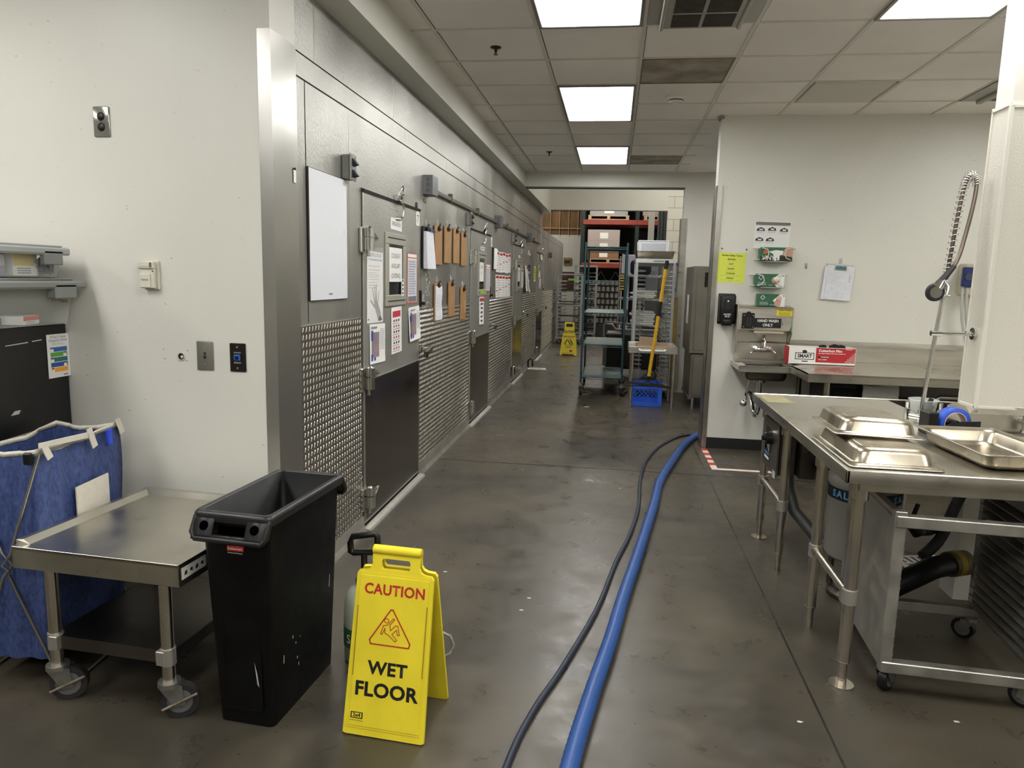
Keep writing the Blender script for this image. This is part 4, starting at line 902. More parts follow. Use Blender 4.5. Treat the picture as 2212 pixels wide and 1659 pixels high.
# ---------------------------------------------------------------- mobile steel work stand
t = T('work_stand', 'low stainless work stand with undershelf and four casters beside the black bin', 'table', (-1.625, 2.325, 0), -0.06)
b = MB(); X, Y, Z = 0.315, 0.325, 0.573
b.box(-X, X, -Y, Y, Z - 0.012, Z, 0.002); b.box(-X, X, -Y, -Y + 0.003, Z - 0.075, Z, 0.001); b.box(-X, X, Y - 0.003, Y, Z - 0.075, Z + 0.018, 0.001)
b.box(-X, -X + 0.003, -Y, Y, Z - 0.075, Z); b.box(X - 0.003, X, -Y, Y, Z - 0.075, Z)
b.prism([(-X, -Y + 0.02, Z), (-X + 0.045, -Y + 0.03, Z), (-X + 0.02, -Y + 0.03, Z + 0.016), (-X, -Y + 0.02, Z + 0.016)], (0, 2 * Y - 0.03, 0))
b.prism([(-X, Y, Z), (-X, Y - 0.045, Z), (-X, Y - 0.02, Z + 0.018), (-X, Y, Z + 0.018)], (2 * X, 0, 0))
b.build('top', STEELTOP, t)
b = MB(); b.box(-0.235, 0.235, -0.27, 0.27, 0.236, 0.242); b.box(-0.235, 0.235, -0.272, -0.268, 0.195, 0.242); b.box(-0.235, 0.235, 0.268, 0.272, 0.195, 0.242)
b.box(-0.237, -0.233, -0.27, 0.27, 0.2, 0.242); b.box(0.233, 0.237, -0.27, 0.27, 0.2, 0.242)
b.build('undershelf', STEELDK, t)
for lx in (-0.225, 0.215):
    for ly in (-0.265, 0.265):
        lg = MB(); lg.cyl((lx, ly, 0.125), (lx, ly, 0.5), 0.021, n=18); lg.cyl((lx, ly, 0.5), (lx, ly, 0.515), 0.03, n=18)
        lg = lg.build('leg', TUBE, t)
        q = MB(); q.cyl((lx, ly, 0.192), (lx, ly, 0.25), 0.0255, n=16); q.box(lx - 0.024 * (lx > 0) - 0.004, lx + 0.024 * (lx < 0) + 0.004, ly - 0.027, ly + 0.005, 0.195, 0.245, 0.002); q.build('shelf_bracket', mat('cast_aluminium', (185, 182, 172), 0.4, 0.8), lg)
        caster(t, (lx, ly, 0.14), r=0.06, w=0.03, steer=0.45 if ly < 0 else 2.6, brake=ly < 0)
P = MB(); P.quad((X + 0.0008, -Y + 0.012, Z - 0.055), (X + 0.0008, -Y + 0.14, Z - 0.055), (X + 0.0008, -Y + 0.14, Z - 0.015), (X + 0.0008, -Y + 0.012, Z - 0.015)); lb = P.build('worn_label', col(205, 203, 196), t)
P = MB()
for k in range(4): P.quad((X + 0.0012, -Y + 0.025 + k * .028, Z - 0.043 + .006 * (k % 2)), (X + 0.0012, -Y + 0.04 + k * .028, Z - 0.043), (X + 0.0012, -Y + 0.04 + k * .028, Z - 0.03), (X + 0.0012, -Y + 0.03 + k * .028, Z - 0.03))
P.build('print', INK, lb)

# ---------------------------------------------------------------- slim black bin
t = T('waste_bin', 'tall narrow black plastic waste bin with vented rim handles, empty', 'bin', (-1.142, 2.27, 0), -0.07)
def rrect(hx, hy, z, r, n=4):
    P = []
    for cx, cy, a0 in ((hx - r, hy - r, 0), (-hx + r, hy - r, PI / 2), (-hx + r, -hy + r, PI), (hx - r, -hy + r, 1.5 * PI)):
        for i in range(n + 1): a = a0 + PI / 2 * i / n; P.append((cx + r * math.cos(a), cy + r * math.sin(a), z))
    return P
def loft(b, secs, m=0, smooth=True, cap0=True, cap1=False):
    n = len(secs[0]); V = [p for s_ in secs for p in s_]; F = []
    for i in range(len(secs) - 1):
        for k in range(n): F.append((i * n + k, i * n + (k + 1) % n, (i + 1) * n + (k + 1) % n, (i + 1) * n + k))
    b.add(V, F, m, smooth)
    if cap0: b.add(secs[0], [list(range(n))[::-1]], m)
    if cap1: b.add(secs[-1], [list(range(n))], m)
    return b
BINM = mat('bin_plastic', (6, 6, 6), 0.5, var=0.25, scale=9, rvar=0.1, spec=0.25)
b = MB()
b0x, b0y, b1x, b1y, bh = 0.1, 0.215, 0.124, 0.25, 0.742
loft(b, [rrect(b0x, b0y, 0, 0.02), rrect(b0x + (b1x - b0x) * .86, b0y + (b1y - b0y) * .86, 0.68, 0.02), rrect(b1x, b1y, bh - 0.005, 0.02), rrect(b1x, b1y, bh, 0.02), rrect(b1x - 0.008, b1y - 0.008, bh, 0.018), rrect(b0x - 0.006, b0y - 0.006, 0.008, 0.018)], cap1=True)
# recessed panels read as shallow ribs on the faces
b.box(-0.066, 0.07, -0.232, -0.222, 0.06, 0.56, 0.006); 
body = b.build('body', BINM, t)
b = MB(); loft(b, [rrect(b1x + 0.012, b1y + 0.012, bh - 0.028, 0.025), rrect(b1x + 0.016, b1y + 0.016, bh - 0.006, 0.025), rrect(b1x + 0.01, b1y + 0.01, bh + 0.004, 0.025), rrect(b1x - 0.006, b1y - 0.006, bh + 0.004, 0.02), rrect(b1x - 0.006, b1y - 0.006, bh - 0.02, 0.02), rrect(b1x + 0.012, b1y + 0.012, bh - 0.028, 0.025)], cap0=False)
RIMM = mat('rim_highlight_plastic', (30, 30, 30), 0.36)  # lighter than the body: the rim's highlight is put into the colour
b.build('rim', RIMM, t)
for sy in (-1, 1):
    b = MB(); y0 = sy * (b1y + 0.004); yo = sy * (b1y + 0.036); zt, zb = bh - 0.012, bh - 0.078
    def at(u, x, off=0.0): return (x, y0 + (yo - y0) * u + sy * off, zt + (zb - zt) * (u ** 1.4))
    # outward-curving skirt built in strips, open in the middle
    for (x0, x1, u0, u1) in ((-0.127, -0.058, 0, 1), (0.058, 0.127, 0, 1), (-0.06, 0.06, 0.82, 1)):
        n = 6; V = []; F = []
        for i in range(n + 1):
            u = u0 + (u1 - u0) * i / n; V += [at(u, x0, .006), at(u, x1, .006), at(u, x1, -.004), at(u, x0, -.004)]
        for i in range(n):
            q = 4 * i
            for k in range(4): F.append((q + k, q + (k + 1) % 4, q + 4 + (k + 1) % 4, q + 4 + k))
        F += [(0, 3, 2, 1), (4 * n, 4 * n + 1, 4 * n + 2, 4 * n + 3)]; b.add(V, F, 0, True)
    b.tube([at(0, -0.128), at(.8, -0.13), at(1, -0.116), at(1, 0.116), at(.8, 0.13), at(0, 0.128)], 0.009, 8)
    hd = b.build('handle', RIMM, t)
    for x in (-0.088, 0.088):
        q = MB(); c0 = Vector(at(.5, x, .0055)); d0 = (Vector(at(.6, x)) - Vector(at(.4, x))).normalized(); nn = Vector((1, 0, 0)).cross(d0)
        if nn.y * sy < 0: nn = -nn
        q.cyl(c0 - nn * .004, c0 + nn * .0015, 0.0155, n=18); q.build('vent_hole', mat('hole_black', (2, 2, 2), 0.9, spec=0.0), hd)
    q = MB(); q.add([at(0.05, -0.058, -.012), at(0.05, 0.058, -.012), (0.058, y0 - sy * .004, zb + .004), (-0.058, y0 - sy * .004, zb + .004)], [(0, 1, 2, 3)]); q.build('grip_opening', mat('hole_black', (2, 2, 2)), hd)
P = MB(); P.box(-0.03, 0.03, -0.2475, -0.2445, 0.617, 0.634, 0.001); lg = P.build('logo', RED, t)
text('Rubbermaid', 0.0105, lg, WHITE, (0, -0.2482, 0.626), bold=0.01); text('Commercial Products', 0.006, lg, WHITE, (0, -0.2482, 0.612), bold=0.01)
P = MB()
for (y, z, h_) in ((-0.16, 0.2, .03), (-0.1, 0.26, .012), (-0.08, 0.23, .008), (-0.07, 0.17, .01), (0.17, 0.33, .05), (-0.05, 0.24, .006), (-0.06, 0.14, .012)):
    xx = 0.1035 + (0.014) * z / 0.79; P.quad((xx + .002, y, z), (xx + .002, y + 0.004, z), (xx + 0.002 + h_ * .05, y + 0.003, z + h_), (xx + 0.002 + h_ * .05, y, z + h_))
P.quad((0.055, -0.2325, 0.16), (0.062, -0.2325, 0.15), (0.058, -0.236, 0.2), (0.048, -0.236, 0.24)); P.build('scrapes', col(190, 190, 188), t)

# ---------------------------------------------------------------- wet floor sign (near)
def flat_letters(): pass
t = T('wet_floor_sign', 'yellow folding floor sign reading CAUTION WET FLOOR, standing in front on the concrete', 'floor sign', (-0.675, 2.19, 0), -0.07)
def sign_panel(side):
    # panel in its own frame: x width, z up along the panel, y=0 is the face; then leaned about the hinge
    b = MB(); th = 0.012
    out = [(-0.14, 0.015), (-0.1, 0.015), (-0.095, 0.0), (-0.03, 0.0), (-0.025, 0.008), (0.035, 0.008), (0.04, 0.0), (0.13, 0.0), (0.14, 0.006), (0.132, 0.55), (0.125, 0.562), (0.095, 0.565), (0.085, 0.575), (0.085, 0.63), (-0.085, 0.63), (-0.085, 0.575), (-0.095, 0.565), (-0.125, 0.562), (-0.132, 0.55)]
    # split around the hand slot so that it stays open
    L_ = [(-0.14, 0.004), (-0.13, 0.0), (0.0, 0.0), (0.0, 0.572), (-0.045, 0.572), (-0.05, 0.58), (-0.05, 0.6), (-0.045, 0.608), (0.0, 0.608), (0.0, 0.632), (-0.078, 0.632), (-0.084, 0.625), (-0.082, 0.585), (-0.088, 0.572), (-0.1, 0.565), (-0.126, 0.562), (-0.133, 0.55)]
    for sgn in (1, -1):
        P = [(sgn * x, 0, z) for x, z in L_]
        if sgn < 0: P = P[::-1]
        b.prism(P, (0, th, 0))
    b.box(-0.122, 0.122, -0.003, 0.0, 0.03, 0.548, 0.002)
    b.box(-0.126, 0.126, -0.0015, 0.0, 0.024, 0.556)
    return b
lean = math.radians(12.5)
def lean_m(side): return Matrix.Translation((0, side * 0.008, 0.624)) @ Matrix.Rotation(-lean * side * -1, 4, 'X') @ Matrix.Translation((0, 0, -0.635)) if side < 0 else Matrix.Translation((0, 0.008, 0.624)) @ Matrix.Rotation(lean, 4, 'X') @ Matrix.Rotation(PI, 4, 'Z') @ Matrix.Translation((0, 0, -0.635))
HH = 0.592; SQ = Matrix.Diagonal((1, 1, 0.948, 1))
MF = Matrix.Translation((0, -0.008, HH)) @ Matrix.Rotation(-lean, 4, 'X') @ SQ @ Matrix.Translation((0, 0, -0.635))
MBk = Matrix.Translation((0, 0.008, HH)) @ Matrix.Rotation(lean, 4, 'X') @ SQ @ Matrix.Rotation(PI, 4, 'Z') @ Matrix.Translation((0, 0, -0.635))
fp = sign_panel(-1).xf(MF).build('front_panel', YELLOW, t)
sign_panel(1).xf(MBk).build('rear_panel', YELLOW, t)
b = MB(); b.cyl((-0.083, 0, HH), (0.083, 0, HH), 0.016, n=18); b.cyl((0.078, 0, HH), (0.086, 0, HH), 0.011, n=14, m=1); b.build('hinge_bar', [YELLOW, col(200, 175, 40)], t)
def on_panel(o): o.data.transform(MF); return o
on_panel(text('CAUTION', 0.05, fp, RED, (0.004, -0.0036, 0.5), bold=0.03, sx=0.9, space=1.06)); 
on_panel(text('WET', 0.061, fp, INK, (0.0, -0.0036, 0.232), bold=0.034, space=1.06)); on_panel(text('FLOOR', 0.066, fp, INK, (0.0, -0.0036, 0.157), bold=0.034, space=1.04))
sy_ = MB()
tri = [(0.0, 0.436), (0.068, 0.325), (0.064, 0.314), (-0.064, 0.314), (-0.068, 0.325)]
def stroke(pts, r, m=0, closed=False):
    n = len(pts)
    for i in range(n if closed else n - 1):
        a, c = pts[i], pts[(i + 1) % n]; d = math.hypot(c[0] - a[0], c[1] - a[1]); ux, uz = (c[0] - a[0]) / d * r, (c[1] - a[1]) / d * r
        sy_.add([(a[0] - ux - uz, -0.0038, a[1] - uz + ux), (c[0] + ux - uz, -0.0038, c[1] + uz + ux), (c[0] + ux + uz, -0.0038, c[1] + uz - ux), (a[0] - ux + uz, -0.0038, a[1] - uz - ux)], [(0, 3, 2, 1)], m)
stroke([(0.004, 0.436), (0.07, 0.328), (0.066, 0.314), (-0.066, 0.314), (-0.07, 0.328), (-0.004, 0.436)], 0.0022, closed=True)
stroke([(-0.016 + 0.0075 * math.cos(a * PI / 6), 0.398 + 0.0075 * math.sin(a * PI / 6)) for a in range(12)], 0.0012, closed=True)
stroke([(-0.026, 0.378), (-0.034, 0.352), (-0.028, 0.35), (-0.02, 0.372), (-0.018, 0.355), (-0.006, 0.35), (0.018, 0.33), (0.024, 0.336), (0.006, 0.354), (0.02, 0.37), (0.026, 0.352), (0.032, 0.354), (0.024, 0.384), (0.016, 0.384), (0.0, 0.366), (-0.004, 0.384), (0.012, 0.404), (0.008, 0.408), (-0.012, 0.384), (-0.026, 0.38)], 0.0013, closed=True)
o = sy_.build('symbol', RED, fp); o.data.transform(MF)
sy_ = MB(); sy_.rect(-0.115, -0.073, 0.056, 0.078, 0, -0.0036); sy_.rect(-0.111, -0.077, 0.059, 0.075, 1, -0.0038); o = sy_.build('maker_mark', [INK, YELLOW], fp); o.data.transform(MF)
on_panel(text('2x4', 0.018, fp, INK, (-0.094, -0.0042, 0.067), bold=0.03)); on_panel(text('Luminous Systems', 0.0065, fp, INK, (-0.094, -0.004, 0.05)))
for x_, z_ in ((-0.121, 0.2), (0.118, 0.22)): b = MB(); b.box(x_, x_ + .003, -0.0045, -0.002, z_, z_ + .24); o = b.build('side_groove', col(150, 125, 20), fp); o.data.transform(MF)

# ---------------------------------------------------------------- pump sprayer behind the sign
t = T('pump_sprayer', 'pale pump sprayer with black T-handle hiding behind the near yellow floor sign', 'sprayer', (-0.915, 2.53, 0), 0.25)
b = MB(); b.lathe((0, 0, 0), [(0.0, 0.0), (0.06, 0.0), (0.078, 0.012), (0.08, 0.16), (0.078, 0.24), (0.06, 0.285), (0.03, 0.3), (0.0, 0.3)], 28); b.build('tank', mat('milky_plastic', (168, 174, 158), 0.4), t)
b = MB(); b.lathe((0, 0, 0), [(0.0806, 0.07), (0.0806, 0.15)], 28); b.build('green_label', col(48, 88, 55), t)
text('S', 0.05, t, WHITE, (-0.055, -0.0625, 0.11), rot=(PI / 2, 0, -0.75))
b = MB(); b.lathe((0, 0, 0), [(0.032, 0.295), (0.034, 0.33), (0.012, 0.335), (0.012, 0.44)], 16); b.tube([(-0.05, 0, 0.44), (-0.052, 0, 0.475), (-0.045, 0, 0.5), (0.04, 0, 0.51), (0.05, 0, 0.5), (0.052, 0, 0.45), (0.04, 0, 0.435), (-0.04, 0, 0.435)], 0.0125, 8, closed=True)
b.build('pump_handle', BLACK, t)
b = MB(); b.cyl((0.06, 0.02, 0.25), (0.1, 0.03, 0.25), 0.016); b.tube([(0.1, 0.03, 0.25), (0.16, 0.04, 0.18), (0.22, 0.03, 0.13)], 0.009, 8); b.cyl((0.22, 0.03, 0.14), (0.3, -0.02, 0.11), 0.016); b.build('spray_grip', BLACK, t)
b = MB(); b.tube([(0.295, -0.02, 0.11), (0.335, -0.03, 0.095), (0.35, -0.035, 0.06), (0.335, -0.045, 0.03), (0.29, -0.06, 0.012), (0.2, -0.08, 0.01), (0.1, -0.09, 0.01)], 0.0065, 8); b.build('hose', mat('braided_hose', (135, 135, 128), 0.4, 0.3, var=0.4, scale=120), t)
# ================================================================ RIGHT WALL (y = 6.6)
RY = 6.6
def R(x, z, d=0.0): return (x, RY - d, z)
o = sheet('safety_notice', 0.245, 0.262, R(1.008, 1.636), 0, 'yellow notice headed Kitchen Safety Terms beside the steel corner of the right wall', 'notice', m=mat('yellow_notice_paper', (214, 222, 84), 0.6), tilt=0.03)
text('Kitchen Safety Terms', 0.021, o, INK, (0, -0.0016, 0.107), bold=0.02, sx=0.95)
P = MB()
for k, s_ in enumerate(('BEHIND', 'HOT', 'SHARP', 'CORNER', 'HEARD')):
    z = 0.073 - 0.041 * k; text(s_, 0.0195, o, INK, (0, -0.0016, z), bold=0.025); w_ = (0.035, 0.045, 0.04, 0.09, 0.085)[k]; P.rect(-w_, w_, z - 0.019, z - 0.0175, 0)
P.rect(-0.02, 0.02, -0.118, -0.1165, 0); prints(o, P, [GREYINK])
for x, z in ((0.92, 1.803), (1.13, 1.797)):
    b = MB(); b.cyl((0, 0, 0), (0, -0.006, 0), 0.007, n=10); b.cyl((0, -0.006, 0), (0.003, -0.01, -0.006), 0.004, n=8)
    tag(b.build('wall_plug', col(70, 66, 60), loc=R(x, z)), 'small dark wall plug above the yellow notice, %s' % ('left' if x < 1 else 'right'), 'wall plug')
# hand drying poster
o = sheet('instruction_poster', 0.30, 0.235, R(1.337, 1.925), 0, 'white sheet with grey header and five small pictures above the glove boxes', 'poster', curl=0.0018, tilt=0.02)
P = MB(); P.rect(-0.145, 0.145, 0.085, 0.11, 0, -0.0035)
for x, z in ((-0.1, 0.045), (-0.005, 0.05), (0.095, 0.045), (-0.105, -0.04), (-0.015, -0.04)):
    P.prism([(x - 0.035, -0.003, z - 0.012), (x + 0.035, -0.003, z - 0.012), (x + 0.03, -0.003, z + 0.008), (x, -0.003, z + 0.02), (x - 0.03, -0.003, z + 0.006)], (0, -0.0003, 0), 1); P.rect(x - 0.012, x + 0.018, z - 0.006, z + 0.006, 2, -0.0036); scribble(P, x - 0.035, x + 0.035, z - 0.034, z - 0.016, 3, 3, y=-0.0035)
prints(o, P, [mat('grey_header', (110, 112, 108), 0.6), col(48, 46, 46), WHITE, col(160, 158, 156)])
# glove boxes in wire holders
GRN = mat('glove_box_green', (44, 96, 66), 0.5)
def glove_box(x, z, w_, h_, label, wire, kind):
    t = T('glove_box', label, 'glove box', R(x, z - h_ / 2), group=None); d = 0.1
    MB().box(-w_ / 2, w_ / 2, -d - 0.012, -0.012, 0, h_, 0.002).build('carton', GRN, t)
    P = MB(); y = -d - 0.0135
    if kind == 0:
        P.rect(-w_ / 2, w_ / 2, 0.0, h_ * .35, 0, y); P.prism([(w_ * .12, y, h_ * .45), (w_ * .5, y, h_ * .3), (w_ * .5, y, h_ * .98), (w_ * .28, y, h_ * .98)], (0, -0.0003, 0), 2)
        P.prism([(-w_ * .25, y, h_ * .68), (-w_ * .1, y, h_ * .5), (-w_ * .06, y, h_ * .0), (0.0, y, h_ * .0), (w_ * .0, y, h_ * .3), (w_ * .06, y, h_ * .05), (w_ * .1, y, h_ * .06), (w_ * .1, y, h_ * .4), (w_ * .2, y, h_ * .5), (w_ * .2, y, h_ * .75), (-w_ * .02, y, h_ * .8)], (0, -0.0006, 0), 1)
        P.prism([(-w_ * .42, y, h_ * .5), (-w_ * .28, y, h_ * .55), (-w_ * .26, y, h_ * .8), (-w_ * .38, y, h_ * .85)], (0, -0.0004, 0), 4)
        text('VINYL', 0.052, t, WHITE, (-w_ * .2, y - 0.001, h_ * .2), sx=0.9, bold=0.015)
    else:
        P.prism([(w_ * .05, y, h_ * .5), (w_ * .25, y, 0), (w_ * .5, y, 0), (w_ * .5, y, h_), (w_ * .3, y, h_)], (0, -0.0003, 0), 1)
        if kind == 1: P.lathe((w_ * .2, y - 0.001, h_ * .5), [(0.0, -0.003), (h_ * .3, -0.001), (h_ * .3, 0)], 16, 2, 'y'); P.lathe((w_ * .24, y - 0.002, h_ * .6), [(0.0, -0.004), (h_ * .2, -0.002), (h_ * .2, 0)], 16, 1, 'y')
        else:
            P.prism([(w_ * .12, y, h_ * .1), (w_ * .24, y, 0.0), (w_ * .34, y, h_ * .1), (w_ * .36, y, h_ * .5), (w_ * .2, y, h_ * .55), (w_ * .1, y, h_ * .4)], (0, -0.0006, 0), 2)
            for k in range(4): P.prism([(w_ * (.17 + .05 * k), y, h_ * .5), (w_ * (.21 + .05 * k), y, h_ * .5), (w_ * (.215 + .055 * k), y, h_ * (.78, .86, .88, .78)[k]), (w_ * (.18 + .055 * k), y, h_ * (.78, .86, .88, .78)[k])], (0, -0.0006, 0), 2)
        P.prism([(-w_ * .42, y, h_ * .72), (-w_ * .33, y, h_ * .52), (-w_ * .24, y, h_ * .72), (-w_ * .33, y, h_ * .92)], (0, -0.0004, 0), 1); P.prism([(-w_ * .395, y - .0005, h_ * .72), (-w_ * .33, y - .0005, h_ * .575), (-w_ * .265, y - .0005, h_ * .72), (-w_ * .33, y - .0005, h_ * .865)], (0, -0.0004, 0), 5)
        P.rect(w_ * .43, w_ * .46, h_ * .82, h_ * .95, 3, y - .0006); scribble(P, -w_ * .43, -w_ * .1, h_ * .12, h_ * .38, 3, 1, y=y - 0.0004, ragged=.1); scribble(P, -w_ * .05, w_ * .12, h_ * .1, h_ * .2, 1, 1, y=y - 0.0004)
    P.build('print', [mat('print_dark_green', (36, 44, 38), 0.5), WHITE, mat('print_skin', (190, 150, 128), 0.6), INK, col(196, 110, 60), col(50, 80, 130)], t)
    if wire:
        b = MB(); c = mat('white_coated_wire', (210, 206, 196), 0.35)
        for s_ in (-1, 1): b.tube([(s_ * (w_ / 2 + .045), 0, h_ * .95), (s_ * (w_ / 2 - 0.02), -d - 0.024, h_ * .93), (s_ * (w_ / 2 - 0.055), -d - 0.026, h_ * .85), (s_ * (w_ / 2 - 0.068), -d - 0.026, h_ * .5), (s_ * (w_ / 2 - 0.05), -d - 0.026, h_ * .2), (s_ * (w_ / 2 - 0.02), -d - 0.024, h_ * .1), (s_ * (w_ / 2 + .03), 0, h_ * .1)], 0.004, 7)
        b.tube([(-w_ / 2 + .04, -0.002, -0.006), (-w_ / 2 + .05, -d - 0.01, -0.006), (w_ / 2 - .05, -d - 0.01, -0.006), (w_ / 2 - .04, -0.002, -0.006)], 0.003, 7)
        b.build('wire_holder', c, t)
glove_box(1.362, 1.758, 0.265, 0.115, 'topmost glove box, dark green with a glove picture and the word VINYL', True, 0)
glove_box(1.325, 1.533, 0.235, 0.112, 'middle green glove box in a white wire holder', True, 1)
glove_box(1.35, 1.362, 0.225, 0.108, 'lowest green glove box standing on the hand sink cabinet', False, 2)
# soap dispenser
t = T('soap_dispenser', 'black wall soap dispenser with small window beside the hand sink', 'soap dispenser', R(0.99, 1.26))
b = MB(); b.box(-0.072, 0.072, -0.01, 0, -0.12, 0.15, 0.008, seg=2); b.box(-0.068, 0.068, -0.1, -0.01, -0.1, 0.145, 0.018, seg=3); b.build('housing', BLACK, t)
b = MB(); b.prism([(-0.045, -0.1, -0.06), (0.045, -0.1, -0.06), (0.04, -0.095, -0.13), (-0.04, -0.095, -0.13)], (0, 0.06, 0)); b.box(-0.035, 0.035, -0.112, -0.098, -0.12, -0.075, 0.008, seg=2); b.build('push_bar', BLACK, t)
b = MB(); b.box(-0.03, 0.03, -0.104, -0.098, 0.0, 0.1, 0.006); b.build('level_window', mat('smoked_window', (42, 44, 46), 0.12), t)
b = MB(); b.lathe((0, -0.1045, 0.085), [(0.0, -0.001), (0.008, -0.001), (0.008, 0)], 12, 0, 'y'); b.build('emblem', WPLAS, t); text('PACIFIC\nBLUE', 0.018, t, WPLAS, (0.0, -0.1008, -0.04), bold=0.03)
# hand sink unit
t = T('hand_sink', 'wall-hung stainless hand sink with towel cabinet and HAND WASH ONLY label', 'sink', R(1.31, 0.0))
b = MB()
b.box(-0.235, 0.225, -0.14, 0, 1.10, 1.305, 0.003)                      # towel cabinet
b.prism([(-0.235, -0.14, 1.305), (-0.235, -0.15, 1.29), (-0.235, 0.0, 1.318), (-0.235, 0.0, 1.305)], (0.46, 0, 0))
b.build('towel_cabinet', STEEL, t)
b = MB(); b.box(-0.245, -0.232, -0.15, 0, 0.9, 1.32, 0.003); b.build('side_splash', STEEL, t)
b = MB(); b.prism([(0.218, 0, 0.92), (0.218, -0.15, 1.09), (0.218, -0.15, 1.3), (0.218, 0, 1.3)], (0.01, 0, 0)); b.build('side_splash', STEEL, t)
b = MB(); b.box(-0.215, 0.215, -0.016, 0, 0.88, 1.10); b.prism([(-0.23, -0.016, 1.0), (-0.23, -0.05, 0.985), (-0.23, -0.05, 0.84), (-0.23, 0, 0.84)], (0.44, 0, 0)); b.build('backsplash', STEELTOP, t)
b = MB()
def slab_ring(b, x0, x1, y0, y1, ix0, ix1, iy0, iy1, z0, z1, m=0):
    for a in ((x0, x1, y0, iy0), (x0, x1, iy1, y1), (x0, ix0, iy0, iy1), (ix1, x1, iy0, iy1)): b.box(*a, z0, z1, 0, m)
slab_ring(b, -0.245, 0.225, -0.44, -0.02, -0.17, 0.16, -0.37, -0.1, 0.8, 0.812)
b.box(-0.245, 0.225, -0.445, -0.43, 0.765, 0.822, 0.004); b.box(-0.25, -0.235, -0.44, 0, 0.775, 0.82, 0.003); b.box(0.215, 0.23, -0.44, 0, 0.775, 0.82, 0.003)
b.build('rim', STEEL, t)
b = MB(); sec = []
for q, z in ((1, 0.806), (0.98, 0.72), (0.9, 0.69), (0.5, 0.683)): sec.append([(p[0] - 0.005, p[1] - 0.235, z) for p in rrect(0.175 * q, 0.142 * q, 0, 0.05 * q)])
loft(b, sec, cap0=False, cap1=True); b.build('bowl', STEELDK, t)
b = MB(); b.box(-0.08, 0.08, -0.078, -0.016, 0.905, 0.945, 0.01, seg=2)
b.tube([(0.0, -0.06, 0.94), (0, -0.065, 1.0), (0, -0.085, 1.04), (0, -0.12, 1.05), (0, -0.16, 1.02), (0, -0.17, 0.96)], 0.012, 10)
for s_ in (-1, 1): b.cyl((s_ * 0.062, -0.06, 0.93), (s_ * 0.062, -0.095, 0.945), 0.017, 0.014); b.cyl((s_ * 0.062, -0.095, 0.945), (s_ * 0.105, -0.15, 0.905), 0.006, 0.008)
b.build('faucet', CHROME, t)
b = MB(); b.box(-0.2, -0.1, -0.165, -0.14, 1.115, 1.25, 0.004); b.box(-0.165, -0.135, -0.17, -0.16, 1.245, 1.262, 0.003); b.box(-0.16, -0.155, -0.167, -0.164, 1.14, 1.21, m=1); b.box(-0.135, -0.13, -0.167, -0.164, 1.14, 1.21, m=1); b.box(-0.16, -0.13, -0.167, -0.164, 1.14, 1.145, m=1)
for x in (-0.188, -0.112):
    for z in (1.13, 1.23): b.cyl((x, -0.165, z), (x, -0.168, z), 0.005, n=8, m=2)
b.build('soap_bracket', [BLACK, STEELDK, CHROME], t)
b = MB(); b.box(-0.095, 0.13, -0.144, -0.14, 1.125, 1.208, 0.0015); pl = b.build('label_plate', INK, t)
text('HAND WASH', 0.033, pl, WHITE, (0.018, -0.1448, 1.185), bold=0.03, sx=0.88); text('ONLY', 0.033, pl, WHITE, (0.018, -0.1448, 1.148), bold=0.03, sx=0.95)
b = MB(); b.box(0.085, 0.218, -0.1435, -0.14, 1.232, 1.29, 0.001); yl = b.build('wash_label', mat('label_yellow', (222, 205, 50), 0.5), t)
text('WASH HANDS', 0.0165, yl, INK, (0.15, -0.1442, 1.279), bold=0.02); text('After using the toilet\nBefore preparing food\nCHANGE IN GLOVES', 0.0105, yl, INK, (0.15, -0.1442, 1.252), bold=0.01)
b = MB(); b.prism([(0.2, -0.1415, 1.105), (0.222, -0.1415, 1.1), (0.222, -0.1415, 1.16), (0.214, -0.1415, 1.14)], (0, -0.0005, 0)); b.box(0.138, 0.142, -0.142, -0.14, 1.15, 1.175, m=1); b.build('sticker_scrap', [col(50, 130, 80), INK], t)
b = MB(); b.prism([(-0.09, -0.13, 1.103), (0.16, -0.13, 1.103), (0.16, -0.125, 1.078), (-0.09, -0.125, 1.078)], (0, 0.03, 0)); b.build('towel_edge', mat('paper_towel', (205, 195, 172), 0.8), t)
b = MB(); b.cyl((-0.03, -0.235, 0.685), (-0.03, -0.235, 0.66), 0.05); b.cyl((-0.03, -0.235, 0.66), (-0.03, -0.235, 0.46), 0.02)
b.tube([(-0.03, -0.235, 0.47), (-0.03, -0.235, 0.42), (-0.035, -0.225, 0.385), (-0.05, -0.2, 0.375), (-0.06, -0.17, 0.4), (-0.065, -0.14, 0.45), (-0.07, -0.08, 0.5), (-0.08, 0, 0.52)], 0.021, 10); b.lathe((-0.08, -0.02, 0.52), [(0.03, -0.01), (0.03, 0.01), (0.02, 0.02)], 14, 0, 'y')
b.cyl((-0.03, -0.235, 0.47), (-0.03, -0.235, 0.44), 0.028); b.cyl((-0.048, -0.2, 0.36), (-0.048, -0.2, 0.345), 0.016); b.build('drain_trap', CHROME, t)
b = MB(); b.cyl((-0.13, -0.3, 0.69), (-0.15, -0.31, 0.5), 0.007); b.lathe((-0.17, -0.31, 0.48), [(0.0, -0.03), (0.026, -0.02), (0.032, 0.0), (0.026, 0.02), (0.0, 0.03)], 14, 0, 'z'); b.build('knee_pedal', CHROME, t)
